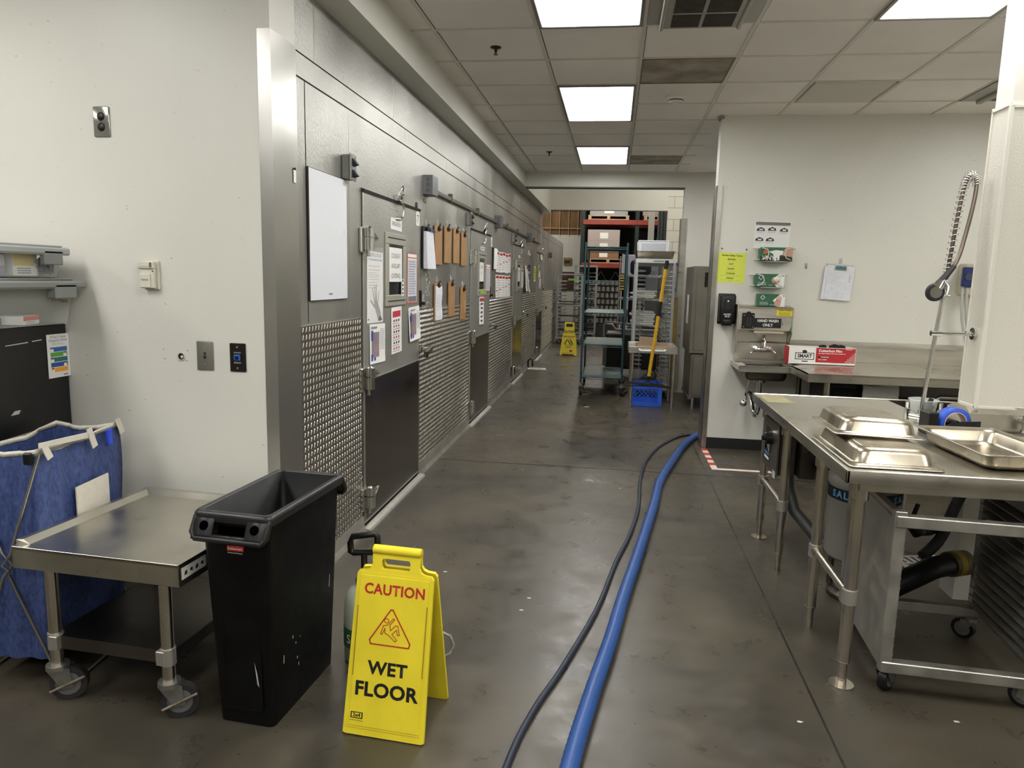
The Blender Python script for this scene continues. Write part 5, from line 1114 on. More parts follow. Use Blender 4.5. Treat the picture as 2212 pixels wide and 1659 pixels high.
# small hook and clipboard
t = T('adhesive_hook', 'small clear adhesive hook between the glove boxes and the white clipboard', 'hook', R(1.64, 1.66))
MB().box(-0.012, 0.012, -0.004, 0, -0.02, 0.03, 0.003).build('base', mat('clear_hook'), t)
b = MB(); b.tube([(0, -0.004, 0.008), (0, -0.012, 0.006), (0, -0.014, -0.014), (0, -0.022, -0.016), (0, -0.024, -0.006)], 0.0025, 6); b.build('hook_wire', STEELDK, t)
t = T('clipboard', 'clipboard stacked with white papers under a square clip, on the right wall', 'clipboard', R(1.912, 1.535), rot=(0, 0.06, 0))
b = MB(); b.box(-0.115, 0.115, -0.008, -0.003, -0.155, 0.15, 0.0015); b.build('board', col(178, 178, 170), t)
b = MB(); b.box(-0.125, 0.1, -0.02, -0.008, -0.16, 0.13, 0.001); b.box(-0.1, 0.12, -0.024, -0.02, -0.155, 0.14, 0.001); b.build('papers', mat('paper_stack'), t)
P = MB(); scribble(P, -0.09, 0.02, -0.02, 0.1, 8, 0, y=-0.0245, th=.15); P.rect(0.085, 0.092, 0.0, 0.06, 0, -0.0245); P.rect(-0.09, 0.1, -0.1, -0.099, 0, -0.0245); P.build('print', col(170, 172, 176), t)
b = MB(); b.box(-0.05, 0.055, -0.034, -0.024, 0.1, 0.15, 0.004); cp = b.build('clip', mat('clear_clip', (196, 200, 200), 0.25, 0.2), t)
b = MB(); b.rect(-0.042, 0.048, 0.104, 0.128, 0, -0.0346); b.build('clip_label', col(74, 120, 108), cp); text('SYSCO', 0.026, cp, col(40, 60, 120), (0.003, -0.0352, 0.127), bold=0.03)
b = MB(); b.ring((0, -0.012, 0.17), 0.014, 0.0015, 'y', 16, 6); b.box(-0.012, 0.012, -0.004, 0, 0.155, 0.2, 0.002); b.build('wall_hook', mat('clear_hook'), t)

# back counter
t = T('counter', 'stainless counter with backsplash along the right wall behind the dish table', 'counter', (1.48, 0, 0))
b = MB()
b.prism([(0.065, 6.13, 0.835), (-0.012, 6.1, 0.835), (-0.012, 5.57, 0.835), (3.0, 5.57, 0.835), (3.0, 6.585, 0.835), (0.065, 6.585, 0.835)], (0, 0, 0.008))
b.prism([(-0.012, 6.1, 0.78), (-0.012, 5.57, 0.78), (3.0, 5.57, 0.78), (3.0, 5.576, 0.78), (-0.006, 5.576, 0.78), (-0.006, 6.1, 0.78)], (0, 0, 0.063)); b.box(-0.012, 3.0, 5.566, 5.574, 0.838, 0.846)
b.build('top', STEELTOP, t)
b = MB(); b.box(0.065, 3.0, 6.55, 6.598, 0.843, 1.0, 0.002); b.prism([(0.065, 6.55, 1.0), (0.065, 6.535, 0.985), (0.065, 6.598, 1.02), (0.065, 6.598, 1.0)], (2.935, 0, 0)); b.box(0.065, 3, 6.548, 6.552, 0.92, 0.924); b.build('backsplash', STEEL, t)
for lx, ly in ((0.12, 6.35), (0.16, 5.68), (1.78, 5.68), (1.78, 6.35), (2.8, 5.68)):
    b = MB(); b.cyl((lx, ly, 0.0), (lx, ly, 0.78), 0.021, n=16); b.build('leg', TUBE if ly < 6 else STEELDK, t)
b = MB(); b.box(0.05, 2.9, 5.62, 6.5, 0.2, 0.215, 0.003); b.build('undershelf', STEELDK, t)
# film box
t = T('film_box', 'long white and red carton of cutter film standing on the back counter', 'box', (1.735, 6.3, 0.8445), 0.0)
b = MB()
for a in ((-0.265, 0.265, -0.075, -0.07), (-0.265, 0.265, 0.07, 0.075), (-0.265, -0.26, -0.07, 0.07), (0.26, 0.265, -0.07, 0.07)): b.box(*a, 0, 0.145)
b.box(-0.265, 0.265, -0.075, 0.075, 0, 0.004); b.build('carton', WHITE, t)
P = MB(); y = -0.0757
P.rect(-0.05, 0.262, 0.02, 0.142, 0, y); P.rect(-0.215, -0.062, 0.04, 0.098, 1, y); P.rect(-0.209, -0.068, 0.046, 0.092, 2, y - .0004)
P.prism([(-0.155, y - .0002, 0.096), (-0.16, y - .0002, 0.115), (-0.14, y - .0002, 0.122), (-0.12, y - .0002, 0.112), (-0.125, y - .0002, 0.096)], (0, -0.0003, 0), 1); P.rect(-0.16, -0.11, 0.022, 0.03, 1, y)
scribble(P, -0.03, 0.19, 0.092, 0.1, 1, 2, y=y - .0004, ragged=.05, th=.6); P.rect(-0.03, 0.05, 0.058, 0.072, 1, y - .0004)
for k in range(5):
    for q in range(k + 1):
        x = 0.255 - 0.016 * q; z = 0.026 + 0.017 * (k - 0)
        if 0.026 + 0.017 * (4 - q) >= 0.026 + 0.017 * k - 0.001 or True:
            zz = 0.026 + 0.017 * (k - q)
            P.rect(x - 0.006, x + 0.006, zz, zz + 0.012, 2, y - .0004); P.rect(x - 0.0045, x + 0.0045, zz + 0.0015, zz + 0.0105, 0, y - .0006)
P.build('print', [mat('carton_red', (176, 40, 44), 0.5), INK, WHITE], t)
text('SMART', 0.04, t, INK, (-0.138, y - 0.001, 0.069), bold=0.04, sx=0.92); text('Cutterbox Film', 0.027, t, WHITE, (-0.03, y - 0.001, 0.118), bold=0.04, align='LEFT', sx=1.1); text('STANDARD', 0.012, t, WHITE, (-0.01, y - 0.001, 0.065), bold=0.03, align='LEFT'); text('18in x 2000ft', 0.013, t, WHITE, (-0.03, y - 0.001, 0.045), bold=0.02, align='LEFT'); text('SUPERCRAFT', 0.009, t, WHITE, (0.21, y - 0.001, 0.134), bold=0.03)
b = MB(); b.box(-0.2695, -0.265, -0.075, 0.075, 0.0, 0.145); b.build('end_print', mat('carton_red'), t)
b = MB(); b.box(-0.26, 0.26, -0.07, 0.07, 0.13, 0.134); b.build('inner_flap', CARD, t)
b = MB()
for x, w_ in ((0.02, .03), (0.12, .05), (0.17, .03)): b.prism([(x - w_, -0.03, 0.14), (x + w_, -0.02, 0.142), (x + w_ * .8, 0.0, 0.16), (x, 0.01, 0.17 - abs(x - .12) * .1), (x - w_ * .9, 0, 0.152)], (0, 0.03, 0))
b.build('torn_strip', DARK, t)
# things under the counter
t = T('black_bin', 'black plastic bin with recessed front under the back counter', 'bin', (1.8, 5.95, 0.216))
b = MB(); b.box(-0.14, 0.14, -0.16, 0.3, 0, 0.54, 0.02, seg=2); b.build('body', BLACK, t); b = MB(); b.box(-0.1, 0.1, -0.168, -0.158, 0.2, 0.5, 0.008); b.build('recess', DARK, t)
b = MB(); n = 10; V = []; F = []
for i in range(n + 1):
    for j in range(n + 1): V.append((-0.13 + 0.26 * i / n, 0.004 * math.sin(7 * i / n + 5 * j / n), -0.28 + 0.4 * j / n - 0.01 * math.sin(6 * i / n)))
for i in range(n):
    for j in range(n): a = i * (n + 1) + j; F.append((a, a + n + 1, a + n + 2, a + 1))
k0 = len(V); V += [(x, y + 0.003, z) for x, y, z in V]; F += [tuple(k0 + q for q in f[::-1]) for f in F]
b.add(V, F, 0, True); tag(b.build('hanging_cloth', mat('white_cloth', (196, 196, 188), 0.9, var=0.08, scale=25, bump=0.8, bscale=14), loc=(2.05, 5.74, 0.635)), 'wrinkled white cloth hanging under the back counter edge beside the black bin', 'cloth')
t = T('steel_cart', 'dark steel cart with pale tubular handle under the right end of the back counter', 'cart', (2.62, 5.86, 0.0))
b = MB(); b.box(-0.36, 0.5, -0.1, 0.4, 0.216, 0.6, 0.01); b.build('body', STEELDK, t)
b = MB(); b.tube([(-0.2, -0.14, 0.45), (-0.2, -0.16, 0.66), (-0.17, -0.17, 0.69), (0.4, -0.17, 0.69)], 0.018, 10); b.box(-0.36, 0.5, -0.13, -0.1, 0.6, 0.64, 0.006); b.build('handle', STEEL, t)
# chemical dispenser
t = T('chemical_dispenser', 'beige wall dispenser with blue front and clear hoses behind the wing wall', 'dispenser', R(2.93, 1.55))
MB().box(-0.055, 0.14, -0.14, 0, -0.1, 0.16, 0.01).build('housing', col(176, 170, 145, 0.4), t)
b = MB(); b.box(-0.085, 0.0, -0.17, -0.13, -0.03, 0.13, 0.008); b.cyl((-0.042, -0.17, 0.05), (-0.042, -0.18, 0.05), 0.03, n=16, m=1); b.build('blue_pump', [col(36, 48, 100, 0.3), col(60, 66, 80)], t)
b = MB()
for k, x in enumerate((-0.065, -0.03)): b.tube([(x, -0.14, -0.04), (x, -0.15, -0.15), (x + 0.03, -0.12, -0.3), (x + 0.09, -0.1, -0.5)], 0.012, 8)
b.build('hoses', mat('milky_tube', (190, 190, 182), 0.3, alpha=0.8), t)

# ================================================================ DISH TABLE
t = T('dish_table', 'long stainless dish table with raised rim on tubular legs, right foreground', 'table', (0, 0, 0))
b = MB(); z = 0.85
top = [(0.85, 2.60), (2.9, 2.60), (2.9, 3.5), (1.6, 3.5), (1.6, 4.36), (0.85, 4.36)]
b.prism([(x, y, z - 0.004) for x, y in top], (0, 0, 0.004))
# rolled rim on the left and front edges, sunken centre reads by the raised lip
b.box(0.842, 0.856, 2.594, 4.366, z - 0.042, z + 0.008, 0.004, seg=2); b.box(0.842, 2.9, 2.594, 2.608, z - 0.042, z + 0.008, 0.004, seg=2); b.box(0.842, 2.1, 4.354, 4.366, z - 0.042, z + 0.008, 0.004)
b.box(0.9, 2.9, 2.7, 2.74, z - 0.05, z - 0.004); b.box(0.9, 2.9, 2.625, 2.64, z - 0.075, z - 0.004)
b.build('top', STEELTOP, t)
b = MB(); b.box(1.6, 2.1, 3.75, 4.35, 0.56, 0.565); b.box(1.598, 1.602, 3.5, 4.36, 0.56, z); b.box(1.6, 2.1, 4.346, 4.352, 0.56, z); b.box(2.098, 2.104, 3.75, 4.36, 0.56, z); b.box(1.6, 2.1, 3.745, 3.75, 0.56, z)
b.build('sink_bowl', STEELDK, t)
b = MB()
b.box(1.655, 1.69, 3.53, 3.75, z, 0.93); b.prism([(1.655, 3.53, 0.93), (1.692, 3.53, 0.95), (1.692, 3.53, 0.93)], (0, 0.22, 0))
b.box(1.655, 2.9, 3.525, 3.56, z, 0.93); b.prism([(1.655, 3.525, 0.93), (1.655, 3.56, 0.952), (1.655, 3.56, 0.93)], (1.25, 0, 0))
b.build('backsplash', STEELTOP, t)
LEGS = [(0.918, 2.672), (0.918, 3.135), (0.918, 3.765), (0.918, 4.26), (2.0, 2.672), (1.7, 4.26)]
for i, (lx, ly) in enumerate(LEGS):
    b = MB(); b.cyl((lx, ly, 0.1), (lx, ly, 0.75), 0.0225, n=20); b.cyl((lx, ly, 0.03), (lx, ly, 0.1), 0.0165, n=16); b.cyl((lx, ly, 0.095), (lx, ly, 0.1), 0.0235, n=16)
    b.cyl((lx, ly, 0.735), (lx, ly, 0.812), 0.032, n=18)
    if i in (0, 3): b.cyl((lx, ly, 0), (lx, ly, 0.008), 0.045, n=22); b.cyl((lx, ly, 0.008), (lx, ly, 0.03), 0.018)
    else: b.cyl((lx, ly, 0), (lx, ly, 0.03), 0.015, 0.0165)
    lg = b.build('leg', TUBE, t)
    if i < 4: q = MB(); q.cyl((lx, ly, 0.33), (lx, ly, 0.385), 0.0285, n=18); q.build('collar', mat('cast_aluminium'), lg)
for y0, y1 in ((2.69, 3.12), (3.785, 4.24)):
    b = MB(); b.cyl((0.918, y0, 0.358), (0.918, y1, 0.358), 0.0165, n=14); b.cyl((0.918, y1 - 0.02, 0.358), (0.918, y1, 0.358), 0.024, n=14); b.cyl((0.918, y0, 0.358), (0.918, y0 + 0.02, 0.358), 0.022, n=14); b.build('cross_rail', TUBE, t)
P = MB(); P.quad((0.87, 4.08, z + .0006), (1.02, 4.08, z + .0006), (1.0, 4.34, z + .0006), (0.87, 4.34, z + .0006)); P.build('yellowed_patch', mat('tape_film', (176, 168, 128), 0.35, 0.5, var=0.15, scale=12), t)
# control box hanging under the table
t = T('control_box', 'steel disposer control box with black switch knob hanging under the dish table', 'control box', (0, 0, 0))
b = MB(); b.box(0.897, 0.985, 3.84, 4.18, 0.495, 0.76, 0.004); b.build('housing', STEELDK, t)
b = MB(); b.box(0.885, 0.8965, 3.83, 4.185, 0.49, 0.762, 0.002); b.build('cover', mat('box_cover', (120, 114, 104), 0.35, 0.9, var=0.1, scale=5), t)
b = MB(); b.cyl((0.885, 3.96, 0.67), (0.85, 3.96, 0.67), 0.03, n=18); b.cyl((0.85, 3.96, 0.673), (0.83, 3.96, 0.673), 0.014, n=14); b.build('switch_knob', BLACK, t)
b = MB()
for yy, zz in ((4.03, 0.69), (4.06, 0.672)): b.cyl((0.885, yy, zz), (0.865, yy, zz - .005), 0.013, n=14)
b.build('chrome_buttons', CHROME, t)
P = MB()
def lrect(y0, y1, z0, z1, m, x=0.8845):
    y0 -= 0.24; y1 -= 0.24; z0 += .045; z1 += .045; x -= 0.0
    P.quad((x, y1, z0), (x, y0, z0), (x, y0, z1), (x, y1, z1), m)
lrect(4.24, 4.37, 0.48, 0.62, 0); lrect(4.2, 4.36, 0.545, 0.67, 0); lrect(4.25, 4.35, 0.6, 0.612, 1, 0.8840); lrect(4.25, 4.36, 0.515, 0.53, 1, 0.8840); lrect(4.25, 4.36, 0.49, 0.505, 2, 0.8840); lrect(4.08, 4.14, 0.43, 0.47, 3)
for k in range(5): lrect(4.25, 4.25 + 0.03 + 0.02 * (k % 3), 0.54 + k * .011, 0.545 + k * .011, 3, 0.8840)
P.build('labels', [INK, col(70, 110, 180), WHITE, col(190, 185, 175)], t)
b = MB(); b.tube([(0.96, 3.88, 0.5), (0.965, 3.86, 0.42), (0.99, 3.8, 0.32), (1.08, 3.7, 0.22), (1.16, 3.6, 0.18)], 0.03, 10); b.build('cable', mat('grey_flex', (58, 58, 56), 0.5), t)
t = T('junction_cover', 'plain steel box under the dish table between the second and third legs', 'box', (0, 0, 0))
MB().box(0.99, 1.075, 3.78, 3.98, 0.5, 0.745, 0.004).build('housing', STEELDK, t)
b = MB(); b.tube([(1.12, 3.8, 0.55), (1.16, 3.8, 0.53), (1.16, 3.78, 0.62), (1.2, 3.72, 0.7)], 0.016, 8); b.cyl((1.1, 3.74, 0.5), (1.1, 3.74, 0.47), 0.014); b.build('fittings', CHROME, t)

# disposer
t = T('disposer', 'food waste disposer drum with blue-lettered SALVAJOR band under the dish table', 'disposer', (1.23, 3.52, 0))
b = MB(); b.lathe((0, 0, 0), [(0.0, 0.2), (0.14, 0.2), (0.158, 0.22), (0.16, 0.56), (0.165, 0.565), (0.165, 0.6), (0.15, 0.62), (0.07, 0.64), (0.0, 0.64)], 36); b.build('drum', mat('grey_enamel', (150, 148, 140), 0.4, var=0.06, scale=5), t)
b = MB(); b.lathe((0, 0, 0), [(0.1625, 0.5), (0.1625, 0.556)], 36); bd = b.build('name_band', col(22, 26, 36), t)
def wrap(s_, size, r, z, m, parent, a0, step):
    for k, ch in enumerate(s_):
        if ch == ' ': continue
        a = a0 + step * k
        text(ch, size, parent, m, (r * math.cos(a), r * math.sin(a), z), rot=(PI / 2, 0, a + PI / 2), bold=0.03)
wrap('SALVAJOR SALVAJOR', 0.045, 0.164, 0.528, col(110, 170, 225), bd, -PI + 0.35, 0.2)
b = MB(); b.cyl((0, 0, 0.64), (0, 0, 0.7), 0.07, 0.05); b.cyl((0, 0, 0.7), (0, 0, 0.84), 0.1, n=20)
for k in range(8): b.cyl((0.13 * math.cos(k * PI / 4), 0.13 * math.sin(k * PI / 4), 0.6), (0.13 * math.cos(k * PI / 4), 0.13 * math.sin(k * PI / 4), 0.64), 0.01, n=8)
b.cyl((-0.1, -0.1, 0.6), (-0.1, -0.1, 0.7), 0.02); b.build('throat', STEEL, t)
b = MB()
for k in range(3): a = k * 2.1 + .5; b.cyl((0.12 * math.cos(a), 0.12 * math.sin(a), 0.03), (0.12 * math.cos(a), 0.12 * math.sin(a), 0.21), 0.015)
b.lathe((0, 0, 0), [(0, 0), (0.13, 0), (0.13, 0.03), (0, 0.03)], 20); b.build('stand', STEELDK, t)
b = MB(); b.tube([(0.13, -0.05, 0.42), (0.2, -0.06, 0.41), (0.24, -0.06, 0.36)], 0.035, 10); b.cyl((0.2, -0.06, 0.42), (0.22, -0.06, 0.5), 0.01); b.build('outlet_valve', BLACK, t)
for pp, rr in (([(0.22, -0.05, 0.37), (0.3, -0.02, 0.36), (0.42, 0.05, 0.4)], 0.022), ([(0.5, 0.05, 0.66), (0.42, 0.02, 0.48), (0.34, -0.05, 0.34), (0.24, -0.12, 0.27)], 0.026)): b = MB(); b.tube(smooth_path(pp), rr, 8); b.build('drain_hose', RUBBER, t)
b = MB(); b.tube([(0.04, -0.26, 0.15), (0.14, -0.24, 0.2), (0.25, -0.2, 0.245), (0.36, -0.14, 0.25)], 0.05, 12); b.build('black_drain_pipe', BLACK, t)
b = MB(); b.cyl((0.34, -0.15, 0.25), (0.43, -0.11, 0.25), 0.057, n=18); b.cyl((0.36, -0.141, 0.25), (0.39, -0.128, 0.25), 0.0585, n=18, m=1); b.build('pipe_coupling', [mat('brass_coupling', (90, 78, 50), 0.5, 0.3, var=0.3, scale=15), col(128, 110, 36)], t)
b = MB()
for k in range(7):
    for q in (0, 1): b.box(-0.13 + k * 0.038, -0.118 + k * 0.038, -0.1 + q * 0.1, -0.01 + q * 0.1, 0.001, 0.008)
for y in (-0.115, -0.006, 0.09): b.box(-0.15, 0.14, y, y + 0.014, 0.001, 0.009)
b.box(-0.155, -0.135, -0.115, 0.104, 0.001, 0.009); b.box(0.125, 0.145, -0.115, 0.104, 0.001, 0.009)
tag(b.build('floor_drain_grate', mat('white_grate', (200, 196, 186), 0.5), loc=(1.76, 4.02, 0.0), rz=0.25), 'white slotted floor drain grate under the dish table', 'drain grate')

# aluminium bun-pan rack under the table
_p = Vector((1.03, 2.63, 0)); _r = Matrix.Rotation(-0.055, 3, 'Z')
t = T('tray_rack', 'low aluminium tray rack on casters pushed under the dish table', 'rack', tuple(_p - _r @ _p), -0.055)
RX0, RX1, RY0, RY1, RB, RT = 1.03, 1.585, 2.63, 3.2, 0.11, 0.70
for x0, x1 in ((RX0, RX0 + 0.004), (RX1 - 0.004, RX1)):
    MB().box(x0, x1, RY0, RY1, RB, RT - 0.02).build('side_panel', ALU, t)
for x in (RX0, RX1):
    for y in (RY0, RY1):
        s_ = 1 if x == RX0 else -1; b = MB(); b.box(x - 0.004 * s_, x + 0.036 * s_, y - 0.018, y + 0.018, RB - 0.005, RT + (0.012 if y == RY0 else 0), 0.002); b.build('post', ALU, t)
for y in (RY0 - 0.012, RY1 - 0.012):
    for z0 in (RB - 0.01, RT - 0.045):
        MB().box(RX0, RX1, y - 0.012, y + 0.03, z0, z0 + 0.042, 0.003).build('cross_rail', ALU, t)
for x in (RX0 + 0.005, RX1 - 0.035): MB().box(x, x + 0.03, RY0, RY1, RT - 0.03, RT, 0.002).build('top_side_rail', ALU, t)
for x0, s_ in ((RX0 + 0.004, 1), (RX1 - 0.004, -1)):
    for k in range(14):
        z0 = RB + 0.045 + k * 0.037; b = MB(); b.prism([(x0, RY0, z0), (x0 + s_ * 0.04, RY0, z0 + 0.004), (x0 + s_ * 0.04, RY0, z0 + 0.007), (x0, RY0, z0 + 0.02)], (0, RY1 - RY0, 0)); b.build('tray_runner', ALU, t)
for x in (RX0 + 0.03, RX1 - 0.03):
    for y in (RY0 + 0.03, RY1 - 0.02): caster(t, (x, y, 0.105), r=0.045, w=0.03, steer=0.9 if x < 1.3 else 2.4, rub=BLACK, brake=(y > 3))

# steam-table pans
def pan(name, label, loc, rz, up, rot=None, L_=0.53, W_=0.325, d=0.065):
    t = T(name, label, 'pan', loc, rz, rot=rot)
    b = MB(); hx, hy = W_ / 2, L_ / 2; o = 0.0015
    Z = (lambda q: d - q) if up else (lambda q: q)
    secs = [rrect(hx, hy, Z(0.0), 0.02, 5), rrect(hx - 0.012, hy - 0.012, Z(0.0015), 0.03, 5), rrect(hx - 0.022, hy - 0.022, Z(0.012), 0.045, 5), rrect(hx - 0.032, hy - 0.032, Z(d - 0.018), 0.045, 5), rrect(hx - 0.042, hy - 0.042, Z(d - 0.004), 0.045, 5), rrect(hx - 0.06, hy - 0.06, Z(d), 0.04, 5)]
    loft(b, secs, cap0=False, cap1=True)
    # inner wall for thickness
    secs2 = [rrect(hx, hy, Z(0.0), 0.02, 5), rrect(hx, hy, Z(0.005), 0.02, 5), rrect(hx - 0.004, hy - 0.004, Z(0.005), 0.02, 5), rrect(hx - 0.026, hy - 0.026, Z(0.014), 0.045, 5), rrect(hx - 0.036, hy - 0.036, Z(d - 0.018), 0.045, 5), rrect(hx - 0.06, hy - 0.06, Z(d + 0.0015), 0.04, 5)] if not up else None
    if secs2: loft(b, secs2, cap0=False, cap1=True)
    q = MB(); q.tube(rrect(hx, hy, Z(0.002), 0.02, 5), 0.0028, 6, closed=True); q.build('rolled_rim', STEEL, t)
    b.build('body', mat('pan_steel', (170, 161, 143), 0.3, 1.0, var=0.12, scale=6, rvar=0.08), t)
    return t
pan('hotel_pan', 'upside-down steel pan flat on the front corner of the dish table', (1.035, 2.925, 0.853), 0.0, False)
pan('hotel_pan', 'upside-down steel pan resting skewed on top of the other inverted pan', (1.06, 3.12, 0.913), -0.04, False, rot=(-0.06, 0.01, -0.10))
pan('hotel_pan', 'open steel pan right way up at the right of the dish table front', (1.475, 2.965, 0.853), 0.06, True)

# pre-rinse sprayer
t = T('prerinse_sprayer', 'tall chrome pre-rinse spray unit with coil spring and hanging hose', 'sprayer', (0, 0, 0))
rx, ry = 1.515, 3.66
b = MB(); b.cyl((1.5, ry, 0.853), (1.5, ry, 0.9), 0.024); b.cyl((1.5, ry, 0.9), (1.5, ry, 0.915), 0.018); b.cyl((1.44, ry, 0.885), (1.58, ry - 0.03, 0.87), 0.014)
for x, y in ((1.435, ry), (1.575, ry - 0.03)): b.cyl((x, y, 0.865), (x, y, 0.92), 0.014); b.cyl((x, y, 0.92), (x - 0.004, y - 0.01, 0.955), 0.007, 0.009)
b.build('base_valve', CHROME, t)
b = MB(); b.cyl((1.5, ry, 0.9), (1.549, ry, 1.58), 0.0095, n=12); b.build('riser_pipe', CHROME, t)
b = MB(); b.cyl((1.526, ry, 1.288), (1.69, ry - 0.01, 1.292), 0.008, n=12); b.cyl((1.505, ry, 1.288), (1.55, ry, 1.288), 0.013, n=12); b.cyl((1.655, ry - 0.01, 1.292), (1.68, ry - 0.01, 1.292), 0.011); b.cyl((1.683, ry - 0.01, 1.292), (1.6935, ry - 0.01, 1.292), 0.029, n=20); b.build('wall_bracket', CHROME, t)
hp = [(1.549, ry, 1.56), (1.553, ry, 1.64), (1.56, ry, 1.75), (1.567, ry, 1.85), (1.576, ry, 1.94), (1.585, ry, 1.99), (1.6, ry, 2.018), (1.617, ry - .002, 2.015), (1.628, ry - .005, 1.985), (1.626, ry - .01, 1.93), (1.615, ry - .015, 1.84), (1.598, ry - .02, 1.74), (1.58, ry - .03, 1.66), (1.555, ry - .04, 1.6), (1.53, ry - .05, 1.56)]
hs = smooth_path(hp, 14)
b = MB(); b.tube(hs, 0.0095, 10, rf=lambda i: 0.0095 if i % 2 else 0.0088); b.build('flexible_hose', mat('ribbed_hose', (110, 100, 90), 0.3, 0.9), t)
# coil spring following the upper hose
sp_ = []; seg = hs[4: 14 * 8 + 6]; turns = 30
for k in range(turns * 10):
    u = k / (turns * 10 - 1); u2 = u * (len(seg) - 2); i = int(u2); p = seg[i].lerp(seg[i + 1], u2 - i); d = (seg[i + 1] - seg[i]).normalized()
    a = Vector((0, 1, 0)); a = (a - d * a.dot(d)).normalized(); c = d.cross(a); ph = 2 * PI * turns * (u ** 0.9)
    sp_.append(p + (a * math.cos(ph) + c * math.sin(ph)) * 0.019)
b = MB(); b.tube(sp_, 0.0019, 6); b.build('coil_spring', CHROME, t)
b = MB(); b.cyl((1.558, ry - 0.04, 1.605), (1.505, ry - 0.055, 1.535), 0.012, 0.016); b.build('spray_grip', mat('black_grip', (40, 38, 36), 0.4), t)
b = MB(); b.cyl((1.505, ry - 0.055, 1.535), (1.485, ry - 0.06, 1.5), 0.018, 0.026); b.tube([(1.51, ry - .07, 1.54), (1.525, ry - .085, 1.51), (1.52, ry - .09, 1.47)], 0.005, 6); b.tube([(1.549, ry, 1.56), (1.54, ry - .03, 1.5), (1.56, ry - .01, 1.47)], 0.003, 6); b.cyl((1.51, ry - .05, 1.462), (1.57, ry, 1.466), 0.0035); b.build('valve_head', CHROME, t)
b = MB(); b.ring((1.478, ry - 0.062, 1.482), 0.032, 0.011, 'y', 20, 8); b.cyl((1.478, ry - .05, 1.482), (1.478, ry - .075, 1.482), 0.027, n=18, m=1); b.build('spray_face', [RUBBER, CHROME], t)
# small wall faucet on the right
t = T('wall_faucet', 'lever faucet on the backsplash at the right edge of the picture', 'faucet', (1.875, 3.525, 0.915))
b = MB(); b.cyl((0, 0, 0), (0, -0.05, 0), 0.012); b.cyl((0, -0.05, -0.045), (0, -0.05, 0.03), 0.017, n=14); b.cyl((0, -0.05, -0.055), (0, -0.05, -0.04), 0.022); b.cyl((0, -0.05, 0.03), (0, -0.05, 0.045), 0.013); b.cyl((0, -0.05, -0.02), (0.3, -0.05, -0.018), 0.014); b.build('body', CHROME, t)
b = MB(); b.prism([(0.02, -0.05, 0.045), (-0.05, -0.056, 0.05), (-0.052, -0.044, 0.05), (0.02, -0.038, 0.045)], (0, 0, 0.009)); b.build('lever', CHROME, t)
# tape dispenser
t = T('tape_dispenser', 'black desktop tape dispenser holding a roll of blue tape on the dish table', 'tape dispenser', (1.54, 3.42, 0.8505), 0.12)
b = MB(); b.box(-0.1, 0.09, -0.04, 0.04, 0, 0.012, 0.003); b.prism([(-0.1, -0.042, 0.012), (-0.02, -0.042, 0.06), (0.1, -0.042, 0.066), (0.1, -0.042, 0.012)], (0, 0.008, 0)); b.prism([(-0.1, 0.034, 0.012), (-0.02, 0.034, 0.045), (0.1, 0.034, 0.05), (0.1, 0.034, 0.012)], (0, 0.008, 0)); b.box(-0.13, -0.085, -0.042, 0.042, 0, 0.1, 0.004); b.cyl((0, -0.04, 0.058), (0, 0.04, 0.058), 0.008); b.build('base', BLACK, t)
b = MB(); b.lathe((0, 0, 0.07), [(0.05, -0.025), (0.068, -0.025), (0.068, 0.025), (0.05, 0.025), (0.05, -0.025)], 36, 0, 'y'); b.xf(Matrix.Translation((0, 0, -0.018))); rl = b.build('blue_tape', mat('blue_tape', (44, 84, 190), 0.45), t)
b = MB(); b.lathe((0, 0, 0.07), [(0.047, -0.0255), (0.05, -0.0255), (0.05, 0.0255), (0.047, 0.0255), (0.047, -0.0255)], 36, 0, 'y'); b.xf(Matrix.Translation((0, 0, -0.018))); b.build('tape_core', col(205, 170, 165), rl)
t = T('plastic_cup', 'clear ribbed cup holding a black utensil behind the sprayer base', 'cup', (1.72, 4.05, 0.8))
t.location = (1.655, 4.02, 0.79)
b = MB(); b.lathe((0, 0, 0), [(0.0, 0.0), (0.05, 0.0), (0.068, 0.115), (0.074, 0.12), (0.074, 0.126), (0.066, 0.12), (0.049, 0.004), (0, 0.004)], 26); b.build('cup', mat('clear_cup', (215, 218, 216), 0.08, alpha=0.35), t)
b = MB(); b.cyl((-0.02, 0, 0.006), (0.04, 0, 0.13), 0.012); b.cyl((0.0, 0.01, 0.01), (0.03, 0.02, 0.1), 0.03); b.build('utensil', BLACK, t)
b = MB(); b.box(1.601, 1.73, 3.93, 4.11, 0.78, 0.79, 0.001); b.build('cup_shelf', STEELDK, bpy.data.objects['dish_table'])

# red and white tape on the floor
b = MB(); n = 8
for k in range(n):
    y0, y1 = 6.56 - (6.56 - 5.86) * k / n, 6.56 - (6.56 - 5.86) * (k + 1) / n
    b.box(0.846, 0.896, y1, y0, 0, 0.0012, m=k % 2)
b.box(0.846, 1.45, 5.81, 5.86, 0, 0.0012, m=2)
tag(b.build('floor_tape', [mat('tape_red', (190, 60, 48), 0.5), mat('tape_white', (222, 210, 198), 0.5, var=.06, scale=30), mat('tape_pale', (222, 205, 192), 0.5)]), 'red and white striped tape corner stuck on the floor at the right wall', 'tape')

